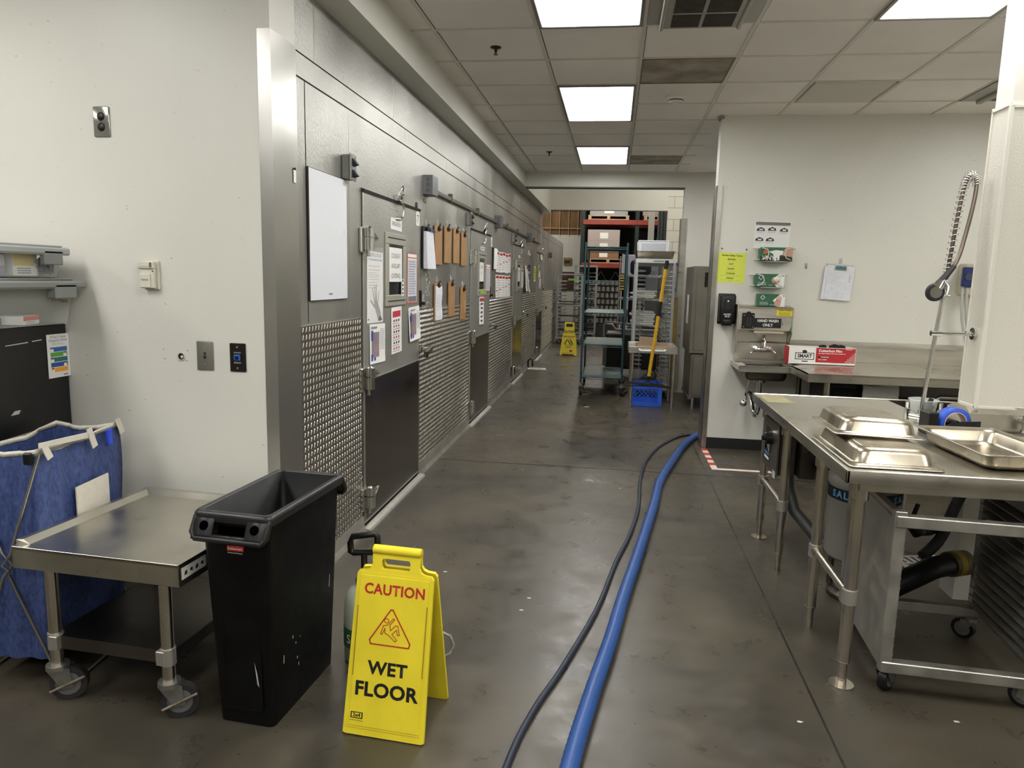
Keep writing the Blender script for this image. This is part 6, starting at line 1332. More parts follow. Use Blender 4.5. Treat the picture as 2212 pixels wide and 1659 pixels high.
# hoses on the floor
def hose(name, pts, r, m, label, ribs=False):
    p = smooth_path(pts, 26 if ribs else 10); b = MB(); b.tube(p, r, 14, rf=(lambda i: r * (1.0 if i % 2 else 0.93)) if ribs else None); tag(b.build(name, m), label, 'hose')
hose('vacuum_hose', [(1.6, 7.25, .031), (1.15, 7.2, .031), (0.93, 7.1, .031), (0.8, 6.86, .031), (0.67, 6.45, .031), (0.53, 5.87, .031), (0.395, 5.25, .031), (0.325, 4.7, .031), (0.19, 3.77, .031), (0.105, 3.22, .031), (0.045, 2.78, .031), (-0.02, 2.37, .031), (-0.075, 1.95, .031), (-0.12, 1.4, .031), (-0.15, 0.7, .031)], 0.031, mat('blue_hose', (40, 74, 132), 0.4, var=0.08, scale=8), 'thick ribbed blue hose running across the floor towards the camera', True)
hose('black_cable', [(1.6, 7.4, .011), (1.1, 7.35, .011), (0.87, 7.12, .011), (0.7, 7.0, .011), (0.48, 6.53, .011), (0.33, 5.95, .011), (0.255, 5.3, .011), (0.22, 4.65, .011), (0.15, 4.1, .011), (0.07, 3.67, .011), (-0.015, 3.11, .011), (-0.13, 2.6, .011), (-0.22, 2.26, .011), (-0.268, 1.95, .011), (-0.3, 1.4, .011), (-0.3, 0.7, .011)], 0.0115, mat('navy_cable', (36, 42, 56), 0.45), 'thin dark hose lying left of the thick blue hose')
# litter flecks
random.seed(5); b = MB()
for k, (x, y) in enumerate(((-0.66, 5.45), (-0.36, 3.05), (-0.8, 3.4), (-1.1, 2.4), (-0.05, 8.0), (0.1, 5.1), (-0.2, 8.05), (1.1, 6.3), (-0.34, 3.18), (0.7, 2.4), (1.25, 2.5))):
    a = random.uniform(0, 3); b.prism([(x + math.cos(a + q) * 0.008 * (1 + (q > 2)), y + math.sin(a + q) * 0.006, 0.0003) for q in (0, 1.5, 3, 4.6)], (0, 0, 0.001))
o = tag(b.build('paper_flecks', col(200, 198, 190)), 'scattered tiny paper flecks on the concrete floor', 'litter'); o['kind'] = 'stuff'
# ================================================================ FAR END OF THE CORRIDOR
# green epoxy wire shelving on casters
GREEN = mat('green_epoxy', (44, 70, 72), 0.4, 0.2, var=0.12, scale=8)
t = T('wire_shelving', 'tall narrow green wire shelving unit on casters in the middle of the corridor end', 'shelving', (-0.125, 9.9, 0), 0.0)
gw, gd = 0.265, 0.6
for x in (-gw, gw):
    for y in (-gd, gd):
        b = MB(); b.cyl((x, y, 0.16), (x, y, 1.97), 0.0135, n=12); b.cyl((x, y, 1.955), (x, y, 1.975), 0.0145, n=12)
        for k in range(34): b.cyl((x, y, 0.25 + k * 0.05), (x, y, 0.253 + k * 0.05), 0.0145, n=10)
        b.build('post', GREEN, t); caster(t, (x, y, 0.165), r=0.06, w=0.032, steer=(PI / 2 if x < 0 else 0.9), brake=(y < 0))
for z in (0.24, 0.67, 1.08, 1.49, 1.92):
    b = MB()
    for y in (-gd, gd):
        for dz in (0, -0.028): b.cyl((-gw, y, z + dz), (gw, y, z + dz), 0.0035, n=6)
        b.tube([(-gw + (2 * gw) * k / 14, y, z - (0.026 if k % 2 else 0.002)) for k in range(15)], 0.0025, 5)
    for x in (-gw, gw):
        for dz in (0, -0.028): b.cyl((x, -gd, z + dz), (x, gd, z + dz), 0.0035, n=6)
        b.tube([(x, -gd + 2 * gd * k / 28, z - (0.026 if k % 2 else 0.002)) for k in range(29)], 0.0025, 5)
    for k in range(40): b.cyl((-gw, -gd + 2 * gd * (k + .5) / 40, z - 0.003), (gw, -gd + 2 * gd * (k + .5) / 40, z - 0.003), 0.0022, n=5)
    sh = b.build('shelf', GREEN, t)
    if z < 1.4: MB().box(-gw + .01, gw - .01, -gd + .01, gd - .01, z + 0.001, z + 0.005).build('shelf_liner', mat('scuffed_green_mat', (66, 94, 91), 0.45, var=0.25, scale=9), sh)
b = MB(); b.ring((-0.4, 9.5, 0.0012), 0.145, 0.004, 'z', 40, 6); o = tag(b.build('floor_ring', col(170, 165, 152)), 'worn white ring marked on the floor around a caster of the green shelving', 'floor mark')
P = MB(); P.box(-0.3, -0.24, 8.42, 8.44, 0, 0.001); tag(P.build('paper_scrap', WHITE), 'small white paper scrap on the floor in front of the green shelving', 'paper')

# stainless stand with cardboard, blue crate, squeegee
t = T('equipment_stand', 'small stainless stand with cardboard on it, in front of the aluminium tray rack', 'table', (0.48, 8.88, 0), 0.0)
b = MB(); b.box(-0.28, 0.28, -0.33, 0.33, 0.70, 0.706); 
for a in ((-0.285, 0.285, -0.335, -0.32), (-0.285, 0.285, 0.32, 0.335), (-0.285, -0.27, -0.32, 0.32), (0.27, 0.285, -0.32, 0.32)): b.box(*a, 0.655, 0.735, 0.003)
b.build('top', STEEL, t)
for x in (-0.235, 0.25):
    for y in (-0.28, 0.28): b = MB(); b.cyl((x, y, 0.04), (x, y, 0.66), 0.019, n=14); b.cyl((x, y, 0.0), (x, y, 0.04), 0.013, 0.011); b.build('leg', TUBE, t)
b = MB(); b.tube([(-0.16, -0.335, 0.7), (-0.15, -0.375, 0.69), (0.13, -0.375, 0.69), (0.14, -0.335, 0.7)], 0.013, 8); b.build('towel_bar', WPLAS, t)
b = MB(); b.box(-0.17, 0.22, -0.2, 0.28, 0, 0.012, 0.001); tag(b.build('cardboard_sheet', CARD, loc=(0.48, 8.88, 0.7065), rz=0.08), 'flat brown cardboard lying in the stainless stand top', 'cardboard')
b = MB(); b.prism([(-0.17, 0.0, 0.0), (0.05, 0.0, 0.0), (0.05, 0.05, 0.09), (-0.17, 0.05, 0.1)], (0, 0.006, 0)); tag(b.build('cardboard_flap', mat('grey_board', (130, 112, 92), 0.8), loc=(0.5, 9.0, 0.72)), 'folded cardboard piece leaning in the stainless stand top', 'cardboard')
# crate
CR = mat('crate_blue', (58, 116, 240), 0.4)
t = T('milk_crate', 'bright blue milk crate with diamond lattice sides on the floor under the squeegee', 'crate', (0.43, 8.83, 0), -0.02)
cw_, cd_, ch_ = 0.185, 0.17, 0.275
b = MB()
for sx_, sy2 in ((-1, 0), (1, 0), (0, -1), (0, 1)):
    h_ = cw_ if sy2 else cd_
    def bx(u0, u1, z0, z1, th=0.008):
        if sy2: b.box(u0, u1, sy2 * cd_ - th, sy2 * cd_ + th, z0, z1, 0.002)
        else: b.box(sx_ * cw_ - th, sx_ * cw_ + th, u0, u1, z0, z1, 0.002)
    bx(-h_, h_, 0.0, 0.055, 0.006)
    for k in range(3): bx(-h_, h_, 0.012 + k * .018, 0.02 + k * .018, 0.009)
    bx(-h_, h_, 0.205, ch_, 0.006); bx(-h_, h_, 0.215, 0.222, 0.01); bx(-h_, h_, ch_ - 0.01, ch_, 0.011)
    for u in (-h_, h_ - 0.04): bx(u, u + 0.04, 0.05, 0.21, 0.006)
b.box(-cw_, cw_, -cd_, cd_, 0, 0.006); b.build('shell', CR, t)
for sy2 in (-1, 1):
    b = MB()
    for k in range(-3, 6):
        for sl in (-1, 1):
            p = []
            u0 = -cw_ + 0.04 + k * 0.05; z0 = 0.055
            for q in range(2): pass
            x0, x1 = u0, u0 + 0.15 * 1.0; zA, zB = 0.055, 0.205
            if sl < 0: x0, x1 = x1, x0
            lo, hi = -cw_ + 0.04, cw_ - 0.04; ta, tb_ = 0.0, 1.0
            dx = x1 - x0
            for lim, sg in ((lo, 1), (hi, -1)):
                tt = (lim - x0) / dx
                if (x0 - lim) * sg < 0: ta = max(ta, tt)
                if (x1 - lim) * sg < 0: tb_ = min(tb_, tt)
            if ta < tb_: b.cyl((x0 + dx * ta, sy2 * cd_, zA + 0.15 * ta), (x0 + dx * tb_, sy2 * cd_, zA + 0.15 * tb_), 0.0028, n=5)
    b.build('lattice', CR, t)
for sx_ in (-1, 1):
    b = MB()
    for k in range(5):
        for j in range(6): b.cyl((sx_ * cw_, -0.11 + k * 0.055, 0.06 + j * .024), (sx_ * cw_, -0.11 + k * 0.055 + 0.02, 0.075 + j * .024), 0.004, n=5)
    b.build('side_lattice', CR, t)
b = MB(); b.ring((0, -cd_ - 0.002, 0.085), 0.05, 0.004, 'y', 18, 6); b.xf(Matrix.Translation((0, 0, 0.085)) @ Matrix.Diagonal((1, 1, 0.55, 1)) @ Matrix.Translation((0, 0, -0.085))); b.build('hand_hole_rim', CR, t)
# items stacked on the crate: lid board
t = T('squeegee', 'yellow-handled floor squeegee with black blade leaning against the stainless stand', 'squeegee', (0.47, 8.42, 0))
b = MB(); p0, p1 = Vector((-0.035, 0.0, 0.36)), Vector((0.11, 0.05, 1.74)); L_ = lambda a: p0.lerp(p1, a)
b.cyl(L_(0.03), L_(0.54), 0.02, n=14); b.cyl(L_(0.66), L_(0.93), 0.02, n=14); b.build('yellow_pole', mat('pole_yellow', (214, 168, 36), 0.4, var=0.1, scale=30), t)
b = MB(); b.cyl(L_(0.54), L_(0.66), 0.022, n=14); b.cyl(L_(0.93), L_(1.0), 0.022, n=14); b.build('grip', BLACK, t)
b = MB(); b.cyl((-0.037, 0.0, 0.33), L_(0.05), 0.013); b.tube([(-0.2, 0.0, 0.325), (-0.1, 0.0, 0.32), (-0.04, 0, 0.34), (0.03, 0, 0.31), (0.16, 0, 0.3)], 0.008, 7)
for s_ in (-1, 1): b.cyl(L_(0.075), (-0.03 + s_ * 0.12, 0, 0.33 - 0.02 * s_), 0.006)
b.build('brace', BLACKM, t)
b = MB(); b.prism([(-0.27, -0.02, 0.335), (0.235, -0.02, 0.29), (0.235, -0.02, 0.262), (-0.27, -0.02, 0.307)], (0, 0.04, 0)); b.box(-0.265, 0.235, -0.006, 0.006, 0.276, 0.29)
b.build('blade', mat('squeegee_rubber', (42, 40, 36), 0.5, 0.2), t)

# end-load aluminium tray rack with pan and tote on top
ALR = mat('rack_aluminium', (168, 170, 170), 0.35, 0.7)
t = T('tray_rack', 'tall aluminium tray rack behind the stainless stand, tote and pan on its top', 'rack', (0.5, 9.62, 0))
for x in (-0.235, 0.235):
    for y in (-0.3, 0.3): MB().box(x - 0.018, x + 0.018, y - 0.014, y + 0.014, 0.13, 1.74, 0.002).build('post', ALR, t)
for k in range(26):
    z = 0.2 + k * 0.057
    for s_ in (-1, 1):
        b = MB(); b.tube([(s_ * 0.235, -0.3, z), (s_ * 0.12, -0.29, z - 0.002), (s_ * 0.12, -0.27, z + 0.008), (s_ * 0.235, -0.26, z + 0.018)], 0.0042, 6); b.tube([(s_ * 0.235, 0.3, z), (s_ * 0.14, 0.29, z), (s_ * 0.14, -0.28, z), (s_ * 0.235, -0.3, z)], 0.0032, 5); b.build('wire_slide', ALR, t)
MB().box(-0.25, 0.25, -0.315, -0.285, 1.73, 1.782, 0.003).build('top_rail', mat('pale_rail', (192, 192, 186), 0.4, 0.3), t)
b = MB(); b.box(-0.25, 0.25, -0.3, 0.31, 1.735, 1.75); b.box(-0.25, 0.25, 0.285, 0.315, 1.7, 1.78); b.build('top', ALR, t)
MB().box(-0.25, 0.25, -0.31, 0.31, 0.1, 0.13, 0.003).build('base', ALR, t)
P = MB(); P.rect(-0.03, 0.1, 1.745, 1.765, 0, -0.3165); P.build('label', col(120, 128, 138), t)
for x in (-0.2, 0.2):
    for y in (-0.26, 0.26): caster(t, (x, y, 0.102), r=0.045, w=0.03, steer=0.5)
t = T('hotel_pan', 'steel pan standing on top of the aluminium tray rack', 'pan', (0.485, 9.55, 1.7825))
b = MB(); S_ = [rrect(0.265, 0.16, 0.1, 0.02, 4), rrect(0.25, 0.148, 0.098, 0.03, 4), rrect(0.23, 0.13, 0.0, 0.03, 4)]; loft(b, S_, cap0=False, cap1=True); b.build('body', mat('pan_steel'), t)
t = T('storage_tote', 'white translucent lid-like tub standing on edge in the pan on the tray rack', 'tub', (0.47, 9.55, 1.8))
b = MB(); b.prism([(x, 0.02, z) for x, _, z in []] or [(-0.2, 0, 0), (0.2, 0, 0), (0.205, 0, 0.2), (0.19, 0, 0.225), (-0.19, 0, 0.225), (-0.205, 0, 0.2)], (0, 0.12, 0)); b.build('body', mat('white_tub', (206, 208, 212), 0.35), t)
b = MB(); b.box(-0.155, 0.155, -0.006, 0.001, 0.02, 0.19, 0.004); b.build('recess', mat('tub_recess', (178, 180, 186), 0.4), t)
b = MB(); b.tube([(-0.15, 0.0, 0.0), (-0.19, 0, 0.02), (-0.195, 0, 0.2), (-0.18, 0, 0.218), (0.18, 0, 0.218), (0.195, 0, 0.2), (0.19, 0, 0.02)], 0.008, 6); b.build('rim', mat('white_tub'), t)

# steel holding cabinet beyond the right wall end
t = T('holding_cabinet', 'tall stainless holding cabinet behind the steel-edged wall end', 'cabinet', (1.3, 9.14, 0))
HC = mat('cabinet_steel', (150, 146, 138), 0.32, 0.95, var=0.15, scale=2.5)
b = MB(); b.box(-0.39, 0.4, -0.42, 0.42, 0.66, 1.69, 0.004); b.box(-0.36, 0.4, -0.4, 0.4, 0.12, 0.65, 0.004); b.box(-0.37, -0.33, -0.41, 0.41, 0.1, 0.13); b.build('body', HC, t)
b = MB(); b.box(-0.345, 0.38, -0.445, -0.422, 0.7, 1.66, 0.003); d_ = b.build('door', HC, t)
b = MB(); b.box(-0.22, -0.16, -0.485, -0.445, 0.95, 1.02, 0.004); b.box(-0.22, 0.3, -0.452, -0.445, 0.86, 0.9); b.box(-0.22, 0.3, -0.452, -0.445, 1.1, 1.12); b.build('door_handle', STEEL, d_)
b = MB(); b.box(-0.33, 0.38, -0.43, -0.402, 0.16, 0.63, 0.003); b.build('lower_door', HC, t)
b = MB(); b.box(-0.22, 0.3, -0.436, -0.43, 0.2, 0.58); b.build('recess_panel', STEELDK, t)
b = MB(); b.box(-0.26, 0.3, -0.449, -0.444, 1.45, 1.62); b.build('control_panel', BLACK, t)
P = MB()
for k in range(3):
    y = -0.1 + k * 0.08; P.quad((-0.3925, y + .05, 1.0), (-0.3925, y, 1.0), (-0.3925, y, 1.35), (-0.3925, y + .05, 1.35))
P.build('paper_label', WHITE, t)
for x in (-0.31, 0.35):
    for y in (-0.36, 0.36): b = MB(); b.cyl((x, y, 0), (x, y, 0.12), 0.018); b.build('foot', CHROME, t)
t = T('broom_handle', 'yellow pole leaning between the holding cabinet and the steel wall edge', 'pole', (0, 0, 0))
b = MB(); b.cyl((0.985, 7.65, 0.0), (1.0, 7.9, 1.56), 0.014); b.build('pole', mat('pole_yellow'), t)
b = MB(); b.cyl((0.965, 7.6, 0), (0.99, 7.7, 2.12), 0.018); tag(b.build('dark_pole', mat('dark_pole', (56, 50, 50), 0.5)), 'dark pole standing just behind the steel edge of the right wall', 'pole')
# corridor items leaning at the jamb
b = MB(); b.box(-0.03, 0.03, -0.02, 0.02, 0, 1.3, 0.004); tag(b.build('yellow_post', mat('faded_yellow_post', (150, 128, 60), 0.6, var=.2, scale=10), loc=(0.79, 9.6, 0)), 'faded yellow post beside the tray rack', 'post')

# utility cart behind the green shelving
t = T('utility_cart', 'black utility cart with grey handle end behind the green shelving', 'cart', (0.18, 11.3, 0))
b = MB(); b.box(-0.28, 0.5, -0.3, 0.35, 0.16, 0.7, 0.02); b.build('body', BLACK, t)
b = MB(); b.box(-0.32, -0.24, -0.3, 0.3, 0.2, 0.6, 0.01); b.build('side_panel', mat('cart_grey', (120, 120, 122), 0.5), t)
b = MB(); b.tube([(-0.31, -0.3, 0.5), (-0.31, -0.3, 0.84), (-0.2, -0.3, 0.84), (-0.14, -0.3, 0.76), (0.5, -0.3, 0.76)], 0.02, 8); b.tube([(-0.31, 0.3, 0.5), (-0.31, 0.3, 0.84), (0.5, 0.3, 0.78)], 0.02, 8); b.build('rim', mat('cart_grey'), t)
for x in (-0.24, 0.42):
    for y in (-0.24, 0.28): caster(t, (x, y, 0.16), r=0.06, w=0.03, steer=0.3)

# second wire shelf with trays, behind the tray rack
CW2 = mat('chrome_wire', (165, 165, 162), 0.3, 0.8)
t = T('wire_shelving', 'chrome wire shelving holding white trays, seen through the tray rack', 'shelving', (0.52, 12.3, 0))
for x in (-0.45, 0.35):
    for y in (-0.25, 0.25): b = MB(); b.cyl((x, y, 0), (x, y, 1.9), 0.013, n=8); b.build('post', CW2, t)
for z in (0.78, 1.22, 1.6):
    b = MB(); b.box(-0.45, 0.35, -0.25, 0.25, z - 0.004, z)
    for y in (-0.25, 0.25): b.tube([(-0.45 + 0.8 * k / 24, y, z - 0.03 * (k % 2)) for k in range(25)], 0.004, 5); b.cyl((-0.45, y, z - 0.032), (0.35, y, z - 0.032), 0.004, n=5)
    b.build('shelf', CW2, t)
random.seed(3)
for k in range(6):
    b = MB(); w_ = random.uniform(.17, .22); b.box(-w_, w_, -0.16, 0.16, 0, 0.036, 0.008, seg=2)
    tag(b.build('foam_tray', mat('foam_white', (214, 216, 214), 0.6), loc=(0.475 + random.uniform(-.02, .02), 12.25, 0.782 + k * 0.038), rz=random.uniform(-.05, .05)), '%s white tray in the stack on the middle chrome shelf' % ('lowest', 'second', 'third', 'fourth', 'fifth', 'topmost')[k], 'tray', 'stacked white trays')
for k in range(4):
    b = MB(); b.box(-0.19 + .03 * (k % 2), 0.2, -0.16, 0.16, 0, 0.03, 0.008, seg=2)
    tag(b.build('foam_tray', mat('foam_white'), loc=(0.45 + .03 * (k % 2), 12.25, 1.222 + k * 0.032), rz=0.04 * k), '%s white tray on the upper chrome shelf' % ('lowest', 'second', 'third', 'topmost')[k], 'tray', 'stacked white trays')
b = MB(); b.box(-0.09, 0.11, -0.1, 0.1, -1.05, 0.75, 0.01); tag(b.build('grey_locker', mat('grey_locker', (112, 116, 120), 0.5, var=0.1, scale=3), loc=(0.62, 12.8, 1.05)), 'plain grey upright panel behind the white trays', 'panel')
b = MB(); b.box(-0.18, 0.16, -0.15, 0.12, 0, 0.24, 0.06, seg=3); tag(b.build('dark_clothes', mat('navy_cloth', (32, 34, 44), 0.9, bump=0.8, bscale=12), loc=(0.42, 12.2, 1.605)), 'dark bundled cloth on the top chrome shelf', 'cloth')
b = MB(); b.lathe((0, 0, 0), [(0, 0), (0.06, 0.0), (0.078, 0.2), (0.065, 0.24), (0.0, 0.26)], 18); tag(b.build('grey_bucket', mat('lilac_grey', (120, 122, 134), 0.5), loc=(0.16, 12.17, 0.784)), 'grey lilac rounded tub at the left of the middle chrome shelf', 'tub')
for k, (z, c_) in enumerate(((1.39, 0), (0.946, 0), (0.502, 0))):
    b = MB(); b.box(-0.3, 0.3, -0.25, 0.25, 0, 0.42, 0.01); b.box(-0.31, 0.31, -0.26, 0.26, 0.39, 0.442, 0.005, m=1)
    tag(b.build('grey_bin', [mat('bin_grey', (136, 136, 130), 0.5), col(30, 36, 110)], loc=(1.1, 13.1, z)), '%s grey bin with blue rim in the stack by the block wall' % ('top', 'middle', 'bottom')[k], 'bin')
b = MB(); b.box(-0.3, 0.3, -0.25, 0.25, 0, 0.5, 0.01); tag(b.build('low_stand', STEELDK, loc=(1.1, 13.1, 0)), 'steel base under the grey bins by the block wall', 'stand')

# far wet floor sign
t = T('wet_floor_sign', 'small far yellow floor sign with caution triangle beside the last cooler door', 'floor sign', (-0.86, 14.25, 0), 0.0)
def fsign(s_):
    b = MB()
    for a, c_ in ((0, 1),):
        pts = [(-0.17, 0), (-0.13, 0), (-0.12, 0.03), (0.10, 0.03), (0.12, 0), (0.17, 0), (0.135, 0.36), (0.1, 0.5), (0.095, 0.66), (-0.095, 0.66), (-0.1, 0.5), (-0.135, 0.36)]
        b.prism([(x, 0, z) for x, z in pts], (0, 0.012, 0))
    return b
ln = math.radians(13)
M1 = Matrix.Translation((0, -0.004, 0.655)) @ Matrix.Rotation(-ln, 4, 'X') @ Matrix.Translation((0, 0, -0.665)); M2 = Matrix.Translation((0, 0.004, 0.655)) @ Matrix.Rotation(ln, 4, 'X') @ Matrix.Translation((0, 0, -0.665))
f_ = fsign(-1).xf(M1).build('front_panel', YELLOW, t); fsign(1).xf(M2).build('rear_panel', YELLOW, t)
for s_, sz, z, m_ in (('CAUTION', 0.06, 0.475, INK), ('WET FLOOR', 0.042, 0.375, RED), ('CUIDADO', 0.026, 0.165, INK)): o = text(s_, sz, f_, m_, (0, -0.002, z), bold=0.03); o.data.transform(M1)
P = MB(); P.rect(-0.065, 0.065, 0.575, 0.635, 0, -0.0015); P.rect(-0.09, 0.09, 0.44, 0.443, 0, -0.0015); P.rect(-0.07, 0.07, 0.345, 0.348, 0, -0.0015); P.rect(0.02, 0.075, 0.07, 0.11, 1, -0.0015); P.rect(-0.13, 0.13, 0.05, 0.053, 0, -0.0015)
for sgn in (-1, 1): P.prism([(sgn * 0.03, -0.001, 0.325), (sgn * 0.045, -0.001, 0.315), (sgn * 0.095, -0.001, 0.225), (sgn * 0.08, -0.001, 0.22)], (0, -0.0005, 0), 0)
P.prism([(-0.035, -0.001, 0.32), (0.035, -0.001, 0.32), (0.075, -0.001, 0.2), (-0.075, -0.001, 0.2)], (0, -0.0004, 0), 0); P.prism([(-0.027, -0.0016, 0.312), (0.027, -0.0016, 0.312), (0.064, -0.0016, 0.207), (-0.064, -0.0016, 0.207)], (0, -0.0004, 0), 2); P.prism([(-0.02, -0.002, 0.29), (0.0, -0.002, 0.3), (0.05, -0.002, 0.215), (0.03, -0.002, 0.212)], (0, -0.0004, 0), 0)
o = P.build('print', [INK, RED, YELLOW], f_); o.data.transform(M1)

# chrome pan racks by the cooler end
def pan_rack(x, y, label, h_=1.62):
    t = T('pan_rack', label, 'rack', (x, y, 0))
    for sx_ in (-0.27, 0.27):
        for sy2 in (-0.3, 0.3): MB().box(sx_ - .016, sx_ + .016, sy2 - .016, sy2 + .016, 0.13, h_).build('post', ALR, t)
    for z in (0.13, h_ * .55, h_ - .02):
        b = MB()
        for sy2 in (-0.3, 0.3): b.box(-0.27, 0.27, sy2 - .012, sy2 + .012, z, z + 0.035)
        for sx_ in (-0.27, 0.27): b.box(sx_ - .012, sx_ + .012, -0.3, 0.3, z, z + 0.035)
        b.build('frame_rail', ALR, t)
    for k in range(16):
        z = 0.22 + k * (h_ - .3) / 16; b = MB()
        for s_ in (-1, 1): b.tube([(s_ * 0.26, -0.3, z), (s_ * 0.1, -0.29, z - .006), (s_ * 0.1, 0.29, z), (s_ * 0.26, 0.3, z)], 0.006, 5)
        b.build('tray_slide', ALR, t)
    for k in (1, 3, 5, 8, 9, 12, 14): b = MB(); z = 0.235 + k * (h_ - .3) / 16; b.box(-0.24, 0.24, -0.28, 0.28, z, z + 0.012); b.build('tray', mat('dark_tray', (70, 66, 62), 0.4, 0.8), t)
    for sx_ in (-0.24, 0.24):
        for sy2 in (-0.27, 0.27): caster(t, (sx_, sy2, 0.13), r=0.05, w=0.03, steer=0.4, rub=BLACK)
pan_rack(-1.03, 16.9, 'nearer bright metal pan rack on casters against the far end of the cooler')
pan_rack(-0.74, 18.5, 'farther bright metal pan rack behind the first one at the cooler end', 1.85)
b = MB(); b.rect(-0.12, 0.12, -0.02, 0.02, 0, 0); tag(b.build('green_tag', col(130, 200, 70), loc=(-0.95, 16.57, 1.5)), 'bright green tape tag on the nearer pan rack', 'tag')

# ---------------------------------------------------------------- warehouse racking and stock
RGRN = mat('rack_green', (26, 36, 35), 0.5, 0.2); RORG = mat('rack_orange', (118, 42, 30), 0.5, var=0.15, scale=6)
t = T('pallet_rack', 'tall warehouse pallet rack with green uprights and orange-red beams', 'rack', (0, 20.3, 0))
for x in (-0.93, 0.52, 2.3):
    for y in (-0.5, 0.5): MB().box(x - .05, x + .05, y - .04, y + .04, 0, 5.2).build('upright', RGRN, t)
    b = MB()
    for k in range(8): b.cyl((x, -0.5, 0.3 + k * .6), (x, 0.5, 0.6 + k * .6 if k % 2 else 0.3 + k * .6), 0.018, n=6)
    b.build('bracing', RGRN, t)
for z in (1.83, 2.98, 4.1):
    for y in (-0.54, 0.54):
        b = MB(); b.box(-0.93, 0.52, y - .025, y + .025, z, z + .13, 0.006); b.build('beam', RORG, t); b = MB(); b.box(0.52, 2.3, y - .025, y + .025, z + (0 if z > 2.5 else .0), z + .13, 0.006); b.build('beam', RORG if z > 2.5 else RGRN, t)
b = MB()
for x0, x1 in ((-0.93, 0.52), (0.52, 2.3)): b.box(x0, x1, 0.7, 0.72, 0, 5)
b.build('back_panel', mat('rack_back_dark', (20, 20, 22), 0.8), t)
b = MB()
for k in range(3): b.cyl((-0.62 + k * .42, 0.5, 1.4), (-0.42 + k * .42, 0.5, 1.75), 0.008, n=5); b.cyl((-0.42 + k * .42, 0.5, 1.75), (-0.2 + k * .42, 0.5, 1.4), 0.008, n=5)
b.build('wire_brace', col(190, 188, 180), t)
WRAP = mat('stretch_wrap', (215, 215, 215), 0.15, alpha=0.28, bump=1.0, bscale=9)
PAL = mat('pallet_wood', (150, 128, 96), 0.8, var=0.2, scale=10)
def pallet(x, z, y=20.25, w_=0.55, label=''):
    t = T('pallet', label, 'pallet', (x, y, z))
    b = MB(); b.box(-w_, w_, -0.5, 0.5, 0.09, 0.115); b.box(-w_, w_, -0.5, 0.5, 0, 0.02); b.build('deck', PAL, t)
    for q in (-w_ + .05, 0, w_ - .05): b = MB(); b.box(q - .04, q + .04, -0.5, 0.5, 0.02, 0.09); b.build('stringer', PAL, t)
def goods(x, z, w_, h_, label, m, rows=2, cols2=1, y=20.2, wrap=True, grp=None):
    dx, dz = w_ / cols2, h_ / rows
    for r_ in range(rows):
        for c_ in range(cols2):
            b = MB(); b.box(-dx / 2 + .005, dx / 2 - .005, -0.42, 0.42, 0, dz - .004, 0.006); b.rect(-dx * .12, dx * .14, dz * .2, dz * .75, 1, -0.4215)
            tag(b.build('carton', [m, col(205, 200, 190)], loc=(x - w_ / 2 + dx * (c_ + .5), y, z + r_ * dz)), '%s, layer %s%s' % (label, ('one from the bottom', 'two', 'three', 'four')[r_], '' if cols2 == 1 else (', left one', ', right one')[c_]), 'box', grp or label)
    if wrap:
        X0, X1, Y0, Y1, Z0, Z1 = x - w_ / 2 - .006, x + w_ / 2 + .006, y - .43, y + .43, z + .001, z + h_ + .01
        b = MB(); b.quad((X0, Y0, Z0), (X1, Y0, Z0), (X1, Y0, Z1), (X0, Y0, Z1)).quad((X0, Y0, Z1), (X1, Y0, Z1), (X1, Y1, Z1), (X0, Y1, Z1)).quad((X1, Y0, Z0), (X1, Y1, Z0), (X1, Y1, Z1), (X1, Y0, Z1)).quad((X0, Y1, Z0), (X0, Y0, Z0), (X0, Y0, Z1), (X0, Y1, Z1)); tag(b.build('stretch_wrap', WRAP), 'clear stretch wrap around the ' + label, 'plastic wrap')
BRN = mat('carton_brown', (118, 86, 62), 0.7, var=0.1, scale=4)
pallet(-0.22, 1.962, label='wooden pallet on the orange beam behind the green shelving'); goods(-0.36, 2.08, 0.85, 0.2, 'low brown cartons on the orange beam behind the green shelving', BRN, 1, 1, wrap=False)
goods(-0.36, 2.28, 0.85, 0.56, 'large shrink-wrapped brown cartons under the upper orange beam', BRN, 2, 1)
pallet(-0.25, 3.112, label='wooden pallet on the upper orange beam, left'); goods(-0.25, 3.23, 1.0, 0.55, 'dark shrink-wrapped load on the upper orange beam, left', mat('dark_load', (38, 42, 62), 0.5), 2, 1)
pallet(1.08, 3.112, label='wooden pallet on the upper orange beam, right', w_=0.4); goods(1.08, 3.23, 0.85, 0.55, 'brown cartons on the upper orange beam, right', BRN, 2, 2)
pallet(1.03, 1.965, label='wooden pallet on the right rack bay', w_=0.4, y=20.2)
goods(0.88, 2.085, 0.5, 0.42, 'dark red cartons with pale squares on the right rack bay', mat('carton_maroon', (96, 62, 58), 0.6), 2, 1, wrap=False)
b = MB(); b.box(-0.16, 0.16, -0.2, 0.2, 0, 0.5, 0.01); b.box(-0.03, 0.03, -0.03, 0.03, -1.6, 0.0); tag(b.build('lilac_panel', col(170, 168, 190), loc=(0.3, 17.2, 1.6)), 'pale lilac panel behind the top right post of the green shelving', 'panel')
b = MB(); b.box(-0.01, 0.01, -0.01, 0.01, -0.95, 1.1); b.box(-0.03, 0.07, -0.02, 0.02, 0.35, 0.7, 0.01, m=1)
for k in range(6): b.box(-0.035, 0.075, -0.024, -0.018, 0.37 + .055 * k, 0.395 + .055 * k, m=2)
tag(b.build('striped_tool', [WPLAS, INK, col(220, 190, 60)], loc=(0.13, 15.0, 0.95)), 'yellow and black striped tool hanging on a white pole behind the green shelving', 'tool')
